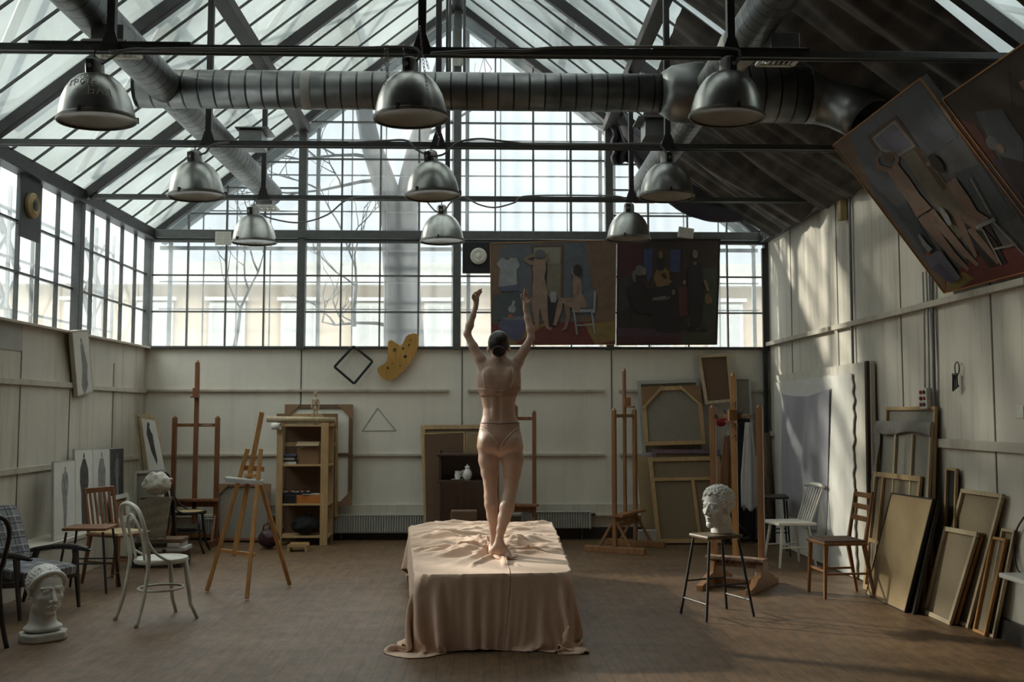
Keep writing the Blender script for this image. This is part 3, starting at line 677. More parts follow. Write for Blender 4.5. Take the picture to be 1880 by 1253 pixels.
# ============================================================ PAINTINGS
def paint(name, col, var=.3, sc=9):
    m, n, l, b = newmat(name); f = noise(n, l, sc, 7, (1, 1, 1), rough=.7, dist=.8); g = noise(n, l, 2.5, 3)
    c = ramp(n, l, f, [(.3, C(*[x*(1-var) for x in col])), (.7, C(*[min(1, x*(1+var*.5)) for x in col]))])
    c = mix(n, l, ramp(n, l, g, [(.4, 0.0), (.8, .4)]), c, C(col[0]*.7+.02, col[1]*.75, col[2]*.8))
    l.new(c, b.inputs['Base Color']); b.inputs['Roughness'].default_value = .6; bump(n, l, b, f, .2, .003); return m
PC = {'bluegrey': (.11, .125, .15), 'ochre': (.19, .115, .06), 'grey': (.13, .13, .13), 'skin': (.30, .19, .13), 'skin2': (.24, .145, .095), 'red': (.17, .025, .018), 'yellow': (.27, .18, .03), 'hair': (.02, .015, .013),
      'greyhair': (.12, .12, .13), 'white': (.30, .31, .32), 'cloth': (.10, .10, .18), 'dark': (.018, .015, .016), 'mirror': (.26, .25, .18), 'brown': (.11, .06, .03), 'orange': (.42, .10, .02), 'darkred': (.07, .016, .018),
      'blue': (.035, .055, .15), 'gold': (.20, .11, .025), 'darkbrown': (.032, .022, .016), 'purple': (.075, .028, .05), 'plum': (.045, .03, .04), 'green': (.05, .06, .03), 'teal': (.07, .09, .10), 'umber': (.045, .028, .018), 'pale': (.30, .27, .22), 'redglow': (.09, .022, .014), 'lilac': (.17, .165, .22), 'yellowgrey': (.20, .17, .11)}
for k_, v_ in PC.items(): paint('paint_'+k_, tuple(.72*(x*.85+sum(v_)/3*.15) for x in v_))
def ell(cx, cy, rx, ry, rot=0, n_=18):
    c_, s_ = math.cos(R(rot)), math.sin(R(rot)); return [(cx+rx*math.cos(a)*c_-ry*math.sin(a)*s_, cy+rx*math.cos(a)*s_+ry*math.sin(a)*c_) for a in [2*PI*i/n_ for i in range(n_)]]
def limb(pts):
    # closed tapered outline round a chain of (x, y, r)
    L_, R_ = [], []
    for i, (x, y, r) in enumerate(pts):
        a = pts[max(i-1, 0)]; b_ = pts[min(i+1, len(pts)-1)]; dx, dy = b_[0]-a[0], b_[1]-a[1]; d = math.hypot(dx, dy) or 1
        nx, ny = -dy/d*r, dx/d*r; L_.append((x+nx, y+ny)); R_.append((x-nx, y-ny))
    return L_+R_[::-1]
def painting(name, label, corners, shapes, frame_mat, O, N, thick=.03, edge=.008):
    # corners: TL, TR, BR, BL points on the canvas plane; shapes in photograph pixels carried to that plane
    N = Vector(N).normalized(); O = Vector(O)
    def on(px, py): r = ray(px, py); return CAMP+r*((O-CAMP).dot(N)/r.dot(N))
    t = thing(name, label, 'painting', (Vector(corners[2])+Vector(corners[3]))/2)
    cs = [Vector(c_) for c_ in corners]; mb = MB(); B_ = [c_-N*thick for c_ in cs]
    mb.raw(cs+B_, [(0, 1, 2, 3), (7, 6, 5, 4), (0, 4, 5, 1), (1, 5, 6, 2), (2, 6, 7, 3), (3, 7, 4, 0)]); build(mb, 'canvas', 'paint_'+shapes[0][0], t)
    mb = MB(); mats = []
    for i, (m_, poly) in enumerate(shapes[1:]):
        if m_ not in mats: mats.append(m_)
        mb.mi = mats.index(m_); off = N*(.0012+.0006*i); V_ = [mb.bm.verts.new(on(*p)+off) for p in poly]
        e = [mb.bm.edges.new((V_[k_], V_[(k_+1) % len(V_)])) for k_ in range(len(V_))]
        r = bmesh.ops.triangle_fill(mb.bm, use_beauty=True, edges=e, normal=N)
        for f_ in r['geom']:
            if isinstance(f_, bmesh.types.BMFace):
                f_.material_index = mb.mi
                if f_.normal.dot(N) < 0: f_.normal_flip()
    build(mb, 'picture', ['paint_'+m_ for m_ in mats], t, recalc=False)
    mb = MB()
    for a, b_ in ((0, 1), (1, 2), (2, 3), (3, 0)): mb.bar(cs[a]+N*.003, cs[b_]+N*.003, edge, .010, up=N)
    build(mb, 'frame', frame_mat, t); return t
yp = YB-.13
cA = [aY(900, 447, yp), aY(1131, 441, yp), aY(1129, 633, yp), aY(902, 634, yp)]
shA = [('grey', None),
 ('ochre', [(902, 449), (925, 449), (922, 540), (903, 600)]), ('bluegrey', [(955, 449), (975, 449), (975, 600), (955, 560), (948, 500)]),
 ('ochre', [(1055, 445), (1130, 442), (1128, 600), (1065, 590), (1050, 520)]), ('bluegrey', [(1038, 446), (1075, 445), (1085, 505), (1095, 585), (1040, 575)]),
 ('bluegrey', [(917, 455), (952, 455), (952, 485), (917, 490)]), ('grey', [(978, 560), (985, 450), (977, 449), (970, 560)]),
 ('brown', [(976, 451), (1034, 450), (1033, 545), (976, 545)]), ('mirror', [(980, 455), (1030, 454), (1029, 484), (980, 484)]), ('yellowgrey', [(1004, 484), (1030, 484), (1029, 548), (1003, 560)]), ('dark', [(985, 484), (1005, 484), (1003, 545), (985, 545)]),
 ('brown', [(1030, 452), (1034, 452), (1033, 560), (1029, 560)]),
 ('red', [(902, 594), (1128, 590), (1128, 633), (903, 633)]), ('yellow', [(903, 626), (960, 600), (1010, 592), (985, 608), (945, 633), (903, 633)]), ('yellow', [(1072, 594), (1128, 590), (1128, 626), (1092, 633)]), ('red', [(985, 633), (1004, 604), (1070, 594), (1092, 633)]),
 ('teal', [(906, 542), (962, 535), (964, 585), (904, 590)]),
 ('white', [(911, 485), (920, 474), (948, 474), (955, 488), (948, 496), (950, 525), (915, 527), (918, 494)]), ('cloth', [(918, 527), (950, 523), (952, 535), (918, 536)]), ('grey', ell(931, 474, 5, 4)),
 ('cloth', [(922, 583), (968, 581), (966, 602), (957, 624), (948, 628), (934, 620), (914, 600)]), ('lilac', [(922, 583), (968, 581), (960, 588), (926, 588)]), ('white', ell(940, 568, 7, 7)), ('white', [(938, 562), (942, 552), (946, 553), (943, 564)]), ('orange', ell(937, 581, 4.5, 3.5)),
 ('dark', limb([(993, 540, 8), (1008, 560, 9), (1020, 596, 6)])), ('dark', [(1003, 560), (1022, 560), (1022, 598), (1006, 600)]),
 ('white', limb([(1016, 536, 5), (1016, 550, 6), (1016, 556, 4)])), 
 ('skin2', limb([(987, 482, 4), (974, 484, 4), (963, 477, 3.5), (973, 471, 3), (984, 469, 3)])), ('skin2', limb([(996, 482, 4), (1005, 476, 4), (1005, 470, 3), (998, 466, 3)])),
 ('skin', limb([(991, 478, 10), (990, 495, 12.5), (989, 510, 10), (990, 527, 13), (991, 540, 14.5), (990, 548, 12)])),
 ('skin', limb([(984, 545, 8), (984, 565, 7), (984, 580, 5), (987, 604, 3)])), ('skin', limb([(997, 545, 8), (998, 565, 7), (1001, 585, 5), (1005, 602, 3), (1012, 605, 3)])),
 ('greyhair', ell(991, 467, 9.5, 8)),
 ('white', limb([(1053, 568, 1.6), (1059, 615, 1.6)])), ('white', limb([(1085, 568, 1.6), (1092, 614, 1.6)])), ('white', limb([(1056, 598, 1.3), (1088, 597, 1.3)])), ('white', limb([(1090, 575, 2), (1092, 535, 2)])), ('bluegrey', [(1070, 520), (1090, 540), (1086, 568), (1068, 566)]), ('white', limb([(1050, 571, 3), (1088, 571, 3)])),
 ('skin2', limb([(1068, 557, 8), (1045, 553, 6), (1040, 560, 5), (1043, 580, 4), (1038, 603, 3), (1032, 606, 2)])),
 ('skin', limb([(1066, 566, 9), (1045, 556, 7), (1030, 552, 6), (1027, 565, 5.5), (1022, 585, 4), (1018, 598, 3)])),
 ('skin', limb([(1058, 512, 7), (1060, 525, 9), (1060, 540, 8), (1066, 558, 11), (1066, 566, 10)])), ('skin2', limb([(1064, 520, 4), (1060, 540, 3.5), (1050, 553, 3), (1040, 553, 3)])), ('skin', limb([(1056, 500, 5), (1057, 512, 4)])),
 ('skin', ell(1054, 499, 6, 7)), ('hair', ell(1060, 497, 8.5, 11))]
painting('painting', 'large painting of two unclothed models above a red floor, hung in the back window', cA, shA, 'wood_honey', cA[0], (0, -1, 0))
cB = [aY(1134, 441, yp), aY(1322, 439, yp), aY(1316, 633, yp), aY(1132, 634, yp)]
shB = [('darkbrown', None),
 ('darkred', [(1136, 443), (1180, 443), (1176, 498), (1135, 510)]), ('umber', [(1135, 510), (1170, 500), (1160, 560), (1135, 575)]), ('plum', [(1135, 520), (1152, 505), (1160, 560), (1135, 575)]),
 ('blue', [(1182, 458), (1202, 456), (1200, 500), (1190, 520), (1182, 500)]), ('blue', [(1228, 458), (1250, 458), (1248, 500), (1228, 500)]), ('umber', [(1198, 455), (1230, 455), (1232, 530), (1196, 530)]),
 ('green', [(1262, 470), (1318, 470), (1314, 600), (1262, 600)]), ('umber', [(1252, 443), (1320, 443), (1318, 490), (1254, 500)]),
 ('purple', [(1134, 602), (1262, 606), (1250, 632), (1133, 632)]), ('green', [(1260, 606), (1315, 596), (1314, 632), (1250, 632)]), ('darkred', [(1133, 618), (1250, 620), (1250, 632), (1133, 632)]),
 ('gold', ell(1213, 468, 4, 7)), ('gold', [(1205, 496), (1216, 490), (1228, 498), (1230, 520), (1220, 534), (1206, 528), (1200, 510)]), ('dark', [(1204, 475), (1222, 475), (1218, 497), (1208, 497)]), ('gold', ell(1229, 517, 4, 3)), ('dark', limb([(1216, 503, 4), (1222, 512, 3)])),
 ('dark', [(1192, 530), (1240, 522), (1248, 575), (1250, 610), (1215, 612), (1190, 570)]), ('redglow', [(1244, 530), (1262, 525), (1266, 580), (1248, 582)]),
 ('dark', limb([(1172, 515, 8), (1170, 530, 13), (1170, 550, 14), (1176, 566, 12), (1200, 570, 9), (1206, 590, 8), (1212, 608, 6)])), ('dark', limb([(1150, 526, 1.5), (1156, 560, 1.5), (1160, 600, 1.5)])), ('dark', limb([(1188, 530, 5), (1195, 545, 4), (1204, 552, 3)])),
 ('greyhair', ell(1174, 497, 8, 10)), ('skin2', ell(1182, 499, 4, 7)), ('greyhair', limb([(1165, 498, 3), (1163, 508, 4), (1165, 518, 2)])), ('skin2', limb([(1198, 550, 2), (1210, 548, 2.4), (1222, 546, 2)])), ('greyhair', [(1204, 548), (1232, 545), (1226, 550), (1206, 553)]), ('skin2', ell(1236, 537, 3, 5)),
 ('dark', limb([(1276, 484, 12), (1276, 510, 14), (1277, 540, 14), (1276, 570, 13), (1278, 598, 9)])), ('dark', ell(1270, 606, 9, 3)), ('dark', ell(1290, 607, 8, 3)), ('hair', ell(1275, 470, 9, 14)), ('skin2', ell(1276, 467, 5, 8)), ('skin2', limb([(1293, 515, 2.6), (1300, 535, 2.2)])), ('skin2', ell(1256, 519, 3, 4)), ('gold', limb([(1298, 540, 3), (1300, 552, 7), (1302, 558, 5)])), ('skin2', limb([(1273, 484, 3), (1278, 484, 3)]))]
painting('painting', 'dark painting of a seated and a standing figure in black in the back window', cB, shB, 'wood_dark', cB[0], (0, -1, 0))
# the two canvases tipping out from the right wall
q0 = aX(1734, 538, XR-.06); z0 = q0.z; yL = q0.y
tl = aY(1530, 266, yL); lean = (tl-q0); yR = TY[2]
def leanplane(px, py): N_ = Vector((lean.z, 0, -lean.x)).normalized(); N_ = -N_ if N_.x > 0 else N_; r = ray(px, py); return CAMP+r*((q0-CAMP).dot(N_)/r.dot(N_)), N_
_, Nn = leanplane(1600, 300)
tr = leanplane(1690, 143)[0]; yR = tr.y; lean2 = tr-Vector((q0.x, yR, z0))
cP = [tl, tr, Vector((q0.x, yR, z0)), q0]
shP = [('grey', None), ('ochre', [(1532, 267), (1560, 246), (1640, 390), (1700, 470), (1742, 520), (1734, 537)]), ('bluegrey', [(1560, 250), (1690, 150), (1760, 250), (1700, 290), (1620, 360), (1590, 320)]), ('bluegrey', [(1590, 318), (1640, 380), (1720, 490), (1700, 480), (1610, 360)]),
 ('teal', [(1752, 318), (1800, 300), (1868, 400), (1820, 420)]), ('yellowgrey', [(1655, 285), (1690, 270), (1790, 410), (1760, 440)]), ('teal', [(1640, 380), (1665, 372), (1720, 460), (1700, 470)]),
 ('brown', [(1592, 249), (1646, 211), (1740, 345), (1732, 350), (1680, 275), (1640, 222), (1600, 254), (1617, 275), (1610, 278)]), ('pale', [(1601, 253), (1644, 220), (1682, 268), (1650, 288), (1618, 276)]), ('lilac', [(1606, 254), (1642, 226), (1676, 266), (1650, 282), (1622, 272)]),
 ('umber', [(1780, 420), (1810, 400), (1850, 470), (1870, 505), (1770, 520)]), ('red', [(1736, 510), (1800, 470), (1868, 450), (1900, 500), (1736, 537)]), ('yellow', [(1740, 515), (1770, 498), (1790, 510), (1760, 530), (1738, 534)]),
 ('skin2', limb([(1636, 312, 5), (1614, 306, 5), (1610, 290, 4), (1622, 280, 3)])), ('skin2', limb([(1644, 305, 5), (1650, 290, 4), (1640, 280, 3)])), ('brown', ell(1634, 288, 9, 10, 35)),
 ('skin', limb([(1640, 306, 12), (1660, 335, 14), (1680, 362, 12), (1698, 390, 17)])), ('skin', limb([(1695, 395, 10), (1722, 430, 8), (1750, 465, 6), (1780, 494, 3)])), ('skin', limb([(1708, 388, 10), (1740, 425, 8), (1770, 460, 6), (1798, 486, 3)])),
 ('dark', [(1760, 415), (1790, 400), (1830, 440), (1850, 480), (1820, 490)]), ('skin', limb([(1748, 330, 10), (1770, 362, 11), (1790, 392, 9), (1812, 408, 11)])), ('skin2', limb([(1800, 410, 12), (1770, 396, 8), (1760, 394, 7), (1775, 430, 6), (1795, 470, 3)])), ('skin2', limb([(1806, 415, 8), (1785, 420, 7), (1810, 450, 6), (1836, 482, 3)])),
 ('skin', ell(1712, 296, 5, 11, 60)), ('hair', ell(1722, 298, 9, 21, -37)), ('white', limb([(1795, 416, 3), (1830, 400, 4)])), ('pale', limb([(1785, 325, 1.2), (1822, 392, 1.2)])), ('pale', limb([(1808, 420, 1.5), (1842, 484, 1.5)])), ('pale', limb([(1826, 404, 1.5), (1884, 466, 1.5)])), ('pale', limb([(1828, 455, 2), (1870, 446, 2)])),
 ('lilac', [(1702, 468), (1730, 457), (1768, 508), (1750, 519), (1712, 490)]), ('cloth', [(1712, 490), (1730, 480), (1760, 512), (1750, 519)]), ('white', limb([(1690, 428, 2), (1700, 444, 4), (1712, 458, 5)])), ('white', limb([(1730, 378, 2), (1740, 394, 5), (1748, 410, 4)])), ('orange', ell(1708, 464, 4, 4))]
t_ = painting('painting', 'large tilted painting of two unclothed models leaning out from the right wall', cP, shP, 'wood_honey', q0, Nn, thick=.05)
# second one, nearer
ya = yR-.06; tp = leanplane(1723, 187)[0]; f_ = (tp-Vector((q0.x, tp.y, z0))).length/lean.length
sv = Vector((q0.x, ya, z0)); top = sv+lean*min(.93, f_)
cQ = [Vector((top.x, ya, top.z)), Vector((top.x, 4.5, top.z)), Vector((q0.x, 4.5, z0)), Vector((q0.x, ya, z0))]
shQ = [('darkbrown', None), ('redglow', [(1740, 215), (1790, 225), (1830, 290), (1800, 305), (1755, 235)]), ('umber', [(1725, 190), (1790, 150), (1850, 110), (1860, 200), (1800, 230)]), ('teal', [(1790, 205), (1840, 200), (1880, 260), (1880, 300), (1840, 300)]),
 ('plum', [(1800, 300), (1835, 290), (1890, 380), (1880, 410), (1830, 340)]), ('greyhair', ell(1822, 262, 10, 14, -30)), ('skin2', ell(1838, 272, 6, 10, -30)), ('dark', [(1836, 285), (1890, 300), (1895, 370), (1860, 340)]), ('skin2', limb([(1876, 148, 5), (1884, 162, 5)]))]
painting('painting', 'very dark tilted painting with a white-haired figure at the upper right edge', cQ, shQ, 'wood_honey', q0, Nn, thick=.04)
# ============================================================ FURNITURE AND STUDIO THINGS
def lerp2(q, u, v):   # q = TL, TR, BR, BL
    return q[3].lerp(q[2], u).lerp(q[0].lerp(q[1], u), v)
def board(name, label, cat, q, mat, t=.012, group=None, N=None):
    q = [Vector(p) for p in q]; th = thing(name, label, cat, (q[2]+q[3])/2, group=group)
    n_ = (q[1]-q[0]).cross(q[3]-q[0]).normalized()
    if n_.dot(CAMP-q[0]) < 0: n_ = -n_
    return th, q, n_
def slab(q, n_, t): 
    B_ = [p-n_*t for p in q]; return MB().raw(list(q)+B_, [(0, 1, 2, 3), (7, 6, 5, 4), (0, 4, 5, 1), (1, 5, 6, 2), (2, 6, 7, 3), (3, 7, 4, 0)])
def stretcher(label, q, wmat='wood_pale', cmat='canvas_back', w=.045, t=.022, bars=(), corners=False, group=None, name='stretched_canvas', front=None, diag=False):
    """a canvas seen from its back: four stretcher bars, cross bars, cloth behind them"""
    th, q, n_ = board(name, label, 'canvas', q, None, group=group)
    back = [p-n_*t for p in q]
    build(slab(back, n_, .004), 'canvas', cmat, th)
    W_, H_ = (q[1]-q[0]).length, (q[0]-q[3]).length; fu, fv = w/W_, w/H_
    P_ = lambda u, v: lerp2(q, u, v)-n_*t/2
    for a, b_ in (((0, 1-fv/2), (1, 1-fv/2)), ((0, fv/2), (1, fv/2)), ((fu/2, fv), (fu/2, 1-fv)), ((1-fu/2, fv), (1-fu/2, 1-fv))):
        build(MB().bar(P_(*a), P_(*b_), w, t, up=n_), 'stretcher_bar', wmat, th, bevel=.002)
    for a, b_ in bars:
        build(MB().bar(P_(*a)+n_*.002, P_(*b_)+n_*.002, w*.8, t, up=n_), 'cross_bar', wmat, th, bevel=.002)
    if corners:
        for (u, v, du, dv) in ((0, 1, 1, -1), (1, 1, -1, -1)) + (((0, 0, 1, 1), (1, 0, -1, 1)) if corners == 4 else ()):
            cu, cv = corners_size/W_*du, corners_size/H_*dv
            tri = [lerp2(q, u, v)+n_*.003, lerp2(q, u+cu, v)+n_*.003, lerp2(q, u, v+cv)+n_*.003]
            build(MB().raw(tri+[p+n_*.004 for p in tri], [(0, 1, 2), (5, 4, 3), (0, 3, 4, 1), (1, 4, 5, 2), (2, 5, 3, 0)]), 'corner_brace', 'cardboard', th)
            if diag: build(MB().bar(P_(u+cu, v)+n_*.012, P_(u, v+cv)+n_*.012, .03, .02, up=n_), 'diagonal_bar', wmat, th)
    return th
corners_size = .34
def panel(name, label, cat, q, mat, t=.010, frame=None, fw=.02, group=None):
    th, q, n_ = board(name, label, cat, q, mat, group=group); b_ = build(slab(q, n_, t), 'board' if frame else 'sheet', mat, th)
    if frame:
        for i in range(4): build(MB().bar(q[i]-n_*t/2, q[(i+1) % 4]-n_*t/2, fw, t+.008, up=n_), 'edge_strip', frame, th)
    return th
# ---- palette and frames on the back wall
yw = YB-.08
t = thing('palette', 'large yellow wooden painter palette hung on the back wall under the window', 'palette', aY(731, 656, yw))
out = [(767, 615), (768, 632), (763, 650), (752, 668), (738, 684), (722, 697), (708, 698), (697, 690), (693, 678), (699, 672), (708, 666), (712, 655), (712, 642), (713, 628), (719, 625), (727, 630), (736, 635), (741, 628), (746, 618), (756, 613)]
hole = [(724.5+3.2*math.cos(a), 643.5+4.2*math.sin(a)) for a in [2*PI*i/10 for i in range(10)]]
mb = MB(); n_ = len(out)
sm = []
for i in range(n_):
    a, b_, c_, d_ = out[i-1], out[i], out[(i+1) % n_], out[(i+2) % n_]
    for k_ in range(3):
        s_ = k_/3; sm.append(tuple(.5*(2*b_[j]+(c_[j]-a[j])*s_+(2*a[j]-5*b_[j]+4*c_[j]-d_[j])*s_*s_+(3*b_[j]-a[j]-3*c_[j]+d_[j])*s_**3) for j in (0, 1)))
loops = []
for L_ in (sm, hole):
    V_ = [mb.bm.verts.new(aY(x, y, yw-.01)) for x, y in L_]; loops.append([mb.bm.edges.new((V_[i], V_[(i+1) % len(V_)])) for i in range(len(V_))])
r = bmesh.ops.triangle_fill(mb.bm, use_beauty=True, edges=loops[0]+loops[1])
build(mb, 'plate', 'wood_palette', t, solid=.012)
mb = MB()
for x, y, r_ in ((712, 676, 3), (744, 655, 4), (740, 640, 3), (751, 634, 2.4), (720, 668, 1.6), (735, 672, 1.6), (754, 625, 2)): mb.lathe([(.001, .006), (r_*.004, .005), (r_*.0065, 0)], aY(x, y, yw-.014), 10, rot=(PI/2, 0, 0))
build(mb, 'paint_dab', 'wood_dark', t)
dq = [aY(649, 636, yw), aY(684, 664, yw), aY(650, 705, yw), aY(614, 674, yw)]
t = thing('picture_frame', 'empty black picture frame hung diagonally like a diamond on the back wall', 'frame', dq[2])
for i in range(4): build(MB().bar(dq[i], dq[(i+1) % 4], .030, .02, up=(0, 1, 0)).bar(dq[i]+Vector((0, -.012, 0)), dq[(i+1) % 4]+Vector((0, -.012, 0)), .014, .012, up=(0, 1, 0)), 'moulding', 'black_paint', t, bevel=.002)
# ---- left wall: hung drawing
g_ = 'charcoal drawings leaning on the left wall'
xw = XL+.035
def figstroke(pts, wfac=1.0): return pts
def drawing(label, q, mat, fig, figmat='charcoal', group=None, t=.02, edge=None, cat='drawing'):
    if group == g_ and group:
        q = list(q); q[2].z = q[3].z = LZ+.003
    th, q, n_ = board('drawing', label, cat, q, mat, group=group); build(slab(q, n_, t), 'sheet', mat, th)
    mb = MB()
    for i, st in enumerate(fig):
        ol = limb(st); off = n_*(.0015+.0004*i)
        V_ = [mb.bm.verts.new(lerp2(q, u, v)+off) for u, v in ol]
        e = [mb.bm.edges.new((V_[k_], V_[(k_+1) % len(V_)])) for k_ in range(len(V_))]
        bmesh.ops.triangle_fill(mb.bm, use_beauty=True, edges=e, normal=n_)
    for f_ in mb.bm.faces:
        f_.normal_update()
        if f_.normal.dot(n_) < 0: f_.normal_flip()
    build(mb, 'charcoal_figure', figmat, th, recalc=False)
    if edge:
        for i in range(4): build(MB().bar(q[i]-n_*t/2, q[(i+1) % 4]-n_*t/2, .014, t+.003, up=n_), 'edge_strip', edge, th)
    return th
fig_a = [[(.52, .93, .02), (.52, .88, .035)], [(.52, .87, .05), (.5, .75, .09), (.5, .6, .07), (.5, .5, .10), (.52, .32, .07), (.5, .10, .04)], [(.42, .84, .02), (.36, .68, .022), (.42, .55, .02)], [(.6, .84, .02), (.64, .68, .02), (.58, .55, .02)]]
fig_b = [[(.5, .95, .03), (.5, .89, .05)], [(.5, .88, .07), (.5, .75, .22), (.5, .60, .24), (.5, .45, .17), (.48, .25, .15), (.48, .07, .13)]]
fig_c = [[(.52, .95, .03), (.52, .89, .05)], [(.5, .87, .10), (.52, .70, .22), (.5, .5, .20), (.45, .3, .20), (.42, .1, .18)]]
drawing('narrow drawing on a board hung tilted on the left wall below the windows', [aX(133, 609, xw+.07), aX(162, 607, xw+.07), aX(171, 719, xw+.02), aX(143, 727, xw+.02)], 'paper', [[(.5, .88, .04), (.48, .82, .06)], [(.5, .8, .08), (.55, .6, .12), (.6, .45, .16), (.55, .3, .14), (.5, .15, .2), (.55, .05, .15)]], 'charcoal_light', t=.04, edge='batten')
def wl(px, py, d=.05): return aX(px, py, XL+d)
def lz(px, py, z): return aZ(px, py, z)
g_ = 'charcoal drawings leaning on the left wall'
drawing('pale narrow drawing of a thin standing figure, nearest of the row on the left wall', [wl(99, 849, .20), wl(138, 846, .20), wl(139, 978, .30), wl(99, 976, .30)], 'paper', fig_a, 'charcoal_light', g_, edge='paper_grey')
drawing('tall drawing of a dark robed figure leaning on the left wall', [wl(137, 826, .12), wl(170, 825, .12), wl(172, 962, .22), wl(139, 968, .22)], 'paper', fig_b, 'charcoal', g_, edge='paper_grey')
drawing('drawing of a grey veiled figure leaning on the left wall', [wl(170, 825, .10), wl(201, 824, .10), wl(203, 950, .18), wl(172, 958, .18)], 'paper', fig_c, 'charcoal_light', g_, edge='paper_grey')
drawing('dark drawing of a pale standing figure, farthest of the row on the left wall', [wl(201, 824, .10), wl(227, 823, .10), wl(227, 950, .16), wl(203, 952, .16)], 'charcoal', fig_a, 'charcoal_light', g_, edge='paper_grey')
q = [aX(204, 912, XL+.22), aX(236, 905, XL+.20), aX(239, 968, XL+.30), aX(210, 972, XL+.31)]; q[2].z = q[3].z = LZ+.004
stretcher('small white edged canvas with brown back standing behind the slatted chair', q, 'paper', 'cardboard', w=.05, t=.03)
# left corner bundle
yb = 11.85
for i, (x0, x1, y0, lab, m_) in enumerate(((247, 276, 761, 'pale edged board at the far left of the corner stack', 'wood_pale'), (254, 284, 765, 'second canvas in the left corner stack', 'canvas_grey'), (259, 288, 770, 'brown canvas in the left corner stack just behind the sheet drawing', 'canvas_back'))):
    q = [aY(x0, y0, yb+.06-.04*i), aY(x1, y0-1, yb+.06-.04*i), aY(x1+14, 880, yb-.10-.04*i), aY(x0+12, 884, yb-.10-.04*i)]
    k2 = (LZ-q[2].z)/(q[2].z-q[1].z); q[2] = q[2]+(q[2]-q[1])*k2; q[3] = q[3]+(q[3]-q[0])*k2; q[3].z = q[2].z
    stretcher(lab, q, 'wood_pale', m_, w=.03, t=.02, group='canvases standing in the left corner')
q = [aY(259, 768, yb-.16), aY(284, 773, yb-.16), aY(304, 872, yb-.28), aY(274, 878, yb-.28)]
k2 = (LZ+.003-q[2].z)/(q[2].z-q[1].z); q[2] = q[2]+(q[2]-q[1])*k2; q[3] = q[3]+(q[3]-q[0])*k2; q[3].z = q[2].z
drawing('white sheet with a dark charcoal figure leaning in the left corner', q, 'paper', [[(.5, .97, .04), (.5, .93, .07)], [(.5, .92, .1), (.45, .84, .22), (.5, .74, .16), (.55, .66, .10), (.62, .56, .05)]], 'charcoal', t=.01)
# ---- easels
def studio_easel(label, post_a, post_b, zt, mast_top, foot, mat, ledge_z, bar_z, mast_mat=None, mast_off=0, pw=.055, foot_curve=False, low_z=None, group=None, mast_bot=.25, name='studio_easel', dirty=None):
    """post_a, post_b floor points of the two uprights; foot = half length of each runner, perpendicular to the easel plane"""
    A, B_ = Vector(post_a), Vector(post_b); d = (B_-A).normalized(); f = Vector((-d.y, d.x, 0)); up = Vector((0, 0, 1)); Mi = (A+B_)/2
    t = thing(name, label, 'easel', Mi, group=group)
    for p in (A, B_):
        if foot_curve:
            pr = [(-foot, 0), (foot, 0), (foot, .05), (foot*.72, .07), (foot*.55, .11), (foot*.30, .13), (foot*.18, .24), (.03, .28), (-.03, .28), (-foot*.18, .24), (-foot*.30, .13), (-foot*.55, .11), (-foot*.72, .07), (-foot, .05)]
            Mx = Matrix(((f.x, d.x, 0, p.x-d.x*.03), (f.y, d.y, 0, p.y-d.y*.03), (0, 0, 1, 0), (0, 0, 0, 1))); ft = build(MB().prism(pr, .06, Mx), 'foot', mat, t, bevel=.004)
        else: build(MB().bar(p-f*foot+up*.035, p+f*foot+up*.035, .06, .07).bar(p+f*foot*.55+up*.05, p+up*.35+f*.02, .03, .03).bar(p-f*foot*.55+up*.05, p+up*.35-f*.02, .03, .03), 'foot', mat, t, bevel=.005)
        build(MB().bar(p+up*.07, p+up*zt, pw, pw*.8, up=f).tube([p+up*(zt-.001), p+up*(zt+.02)], [pw*.42, pw*.2], 8), 'post', mat, t, bevel=.004)
    Mo = Mi+d*mast_off+f*(-.0)
    build(MB().bar(Mo+up*mast_bot, Mo+up*mast_top, .055, .03, up=f).tube([Mo+up*(mast_top-.001), Mo+up*(mast_top+.03)], [.026, .010], 8), 'mast', mast_mat or mat, t, bevel=.004)
    build(MB().bar(A+up*bar_z+f*.02, B_+up*bar_z+f*.02, .025, .04), 'cross_bar', dirty or mat, t, bevel=.003)
    lg = build(MB().box(Mi+up*ledge_z-f*.05, ((B_-A).length+.1, .13, .03), Matrix(((d.x, f.x, 0), (d.y, f.y, 0), (0, 0, 1)))).bar(A+up*(ledge_z-.05)-f*.0, B_+up*(ledge_z-.05), .03, .07), 'ledge', dirty or mat, t, bevel=.003)
    if low_z: build(MB().bar(A+up*low_z, B_+up*low_z, .03, .05), 'lower_rail', mat, t, bevel=.003)
    build(MB().box(Mo+up*(mast_top-.36)-f*.04, (.07, .06, .10)).bar(Mo+up*(mast_top-.42)-f*.03, Mo+up*(mast_top-.42)-f*.12, .09, .02), 'top_clamp', mat, t, bevel=.003)
    return t
a_ = aY(318, 900, 12.2); b_ = aY(397, 900, 12.2); a_.z = b_.z = 0
e1 = studio_easel('tall dark orange studio easel against the back wall in the left corner', a_, b_, aY(396, 767, 12.2).z, aY(357, 666, 12.2).z, .28, 'wood_red', aY(350, 918, 12.2).z, aY(350, 781, 12.2).z, low_z=aY(350, 984, 12.2).z)
build(MB().bar(aY(372, 781, 12.15), aY(388, 781, 12.15), .035, .008), 'paper_strip', 'paper_grey', e1)
# right-middle easel seen from the side
a_ = aZ(1129, 1016); b_ = aZ(1167, 1003)
studio_easel('red-brown studio easel seen edge on, right of the model before the back wall', a_, b_, aY(1125, 753, a_.y).z, aY(1138, 681, a_.y+.2).z, .36, 'wood_orange', .42, aY(1125, 764, a_.y).z, mast_off=.0, low_z=.30, mast_bot=.30)
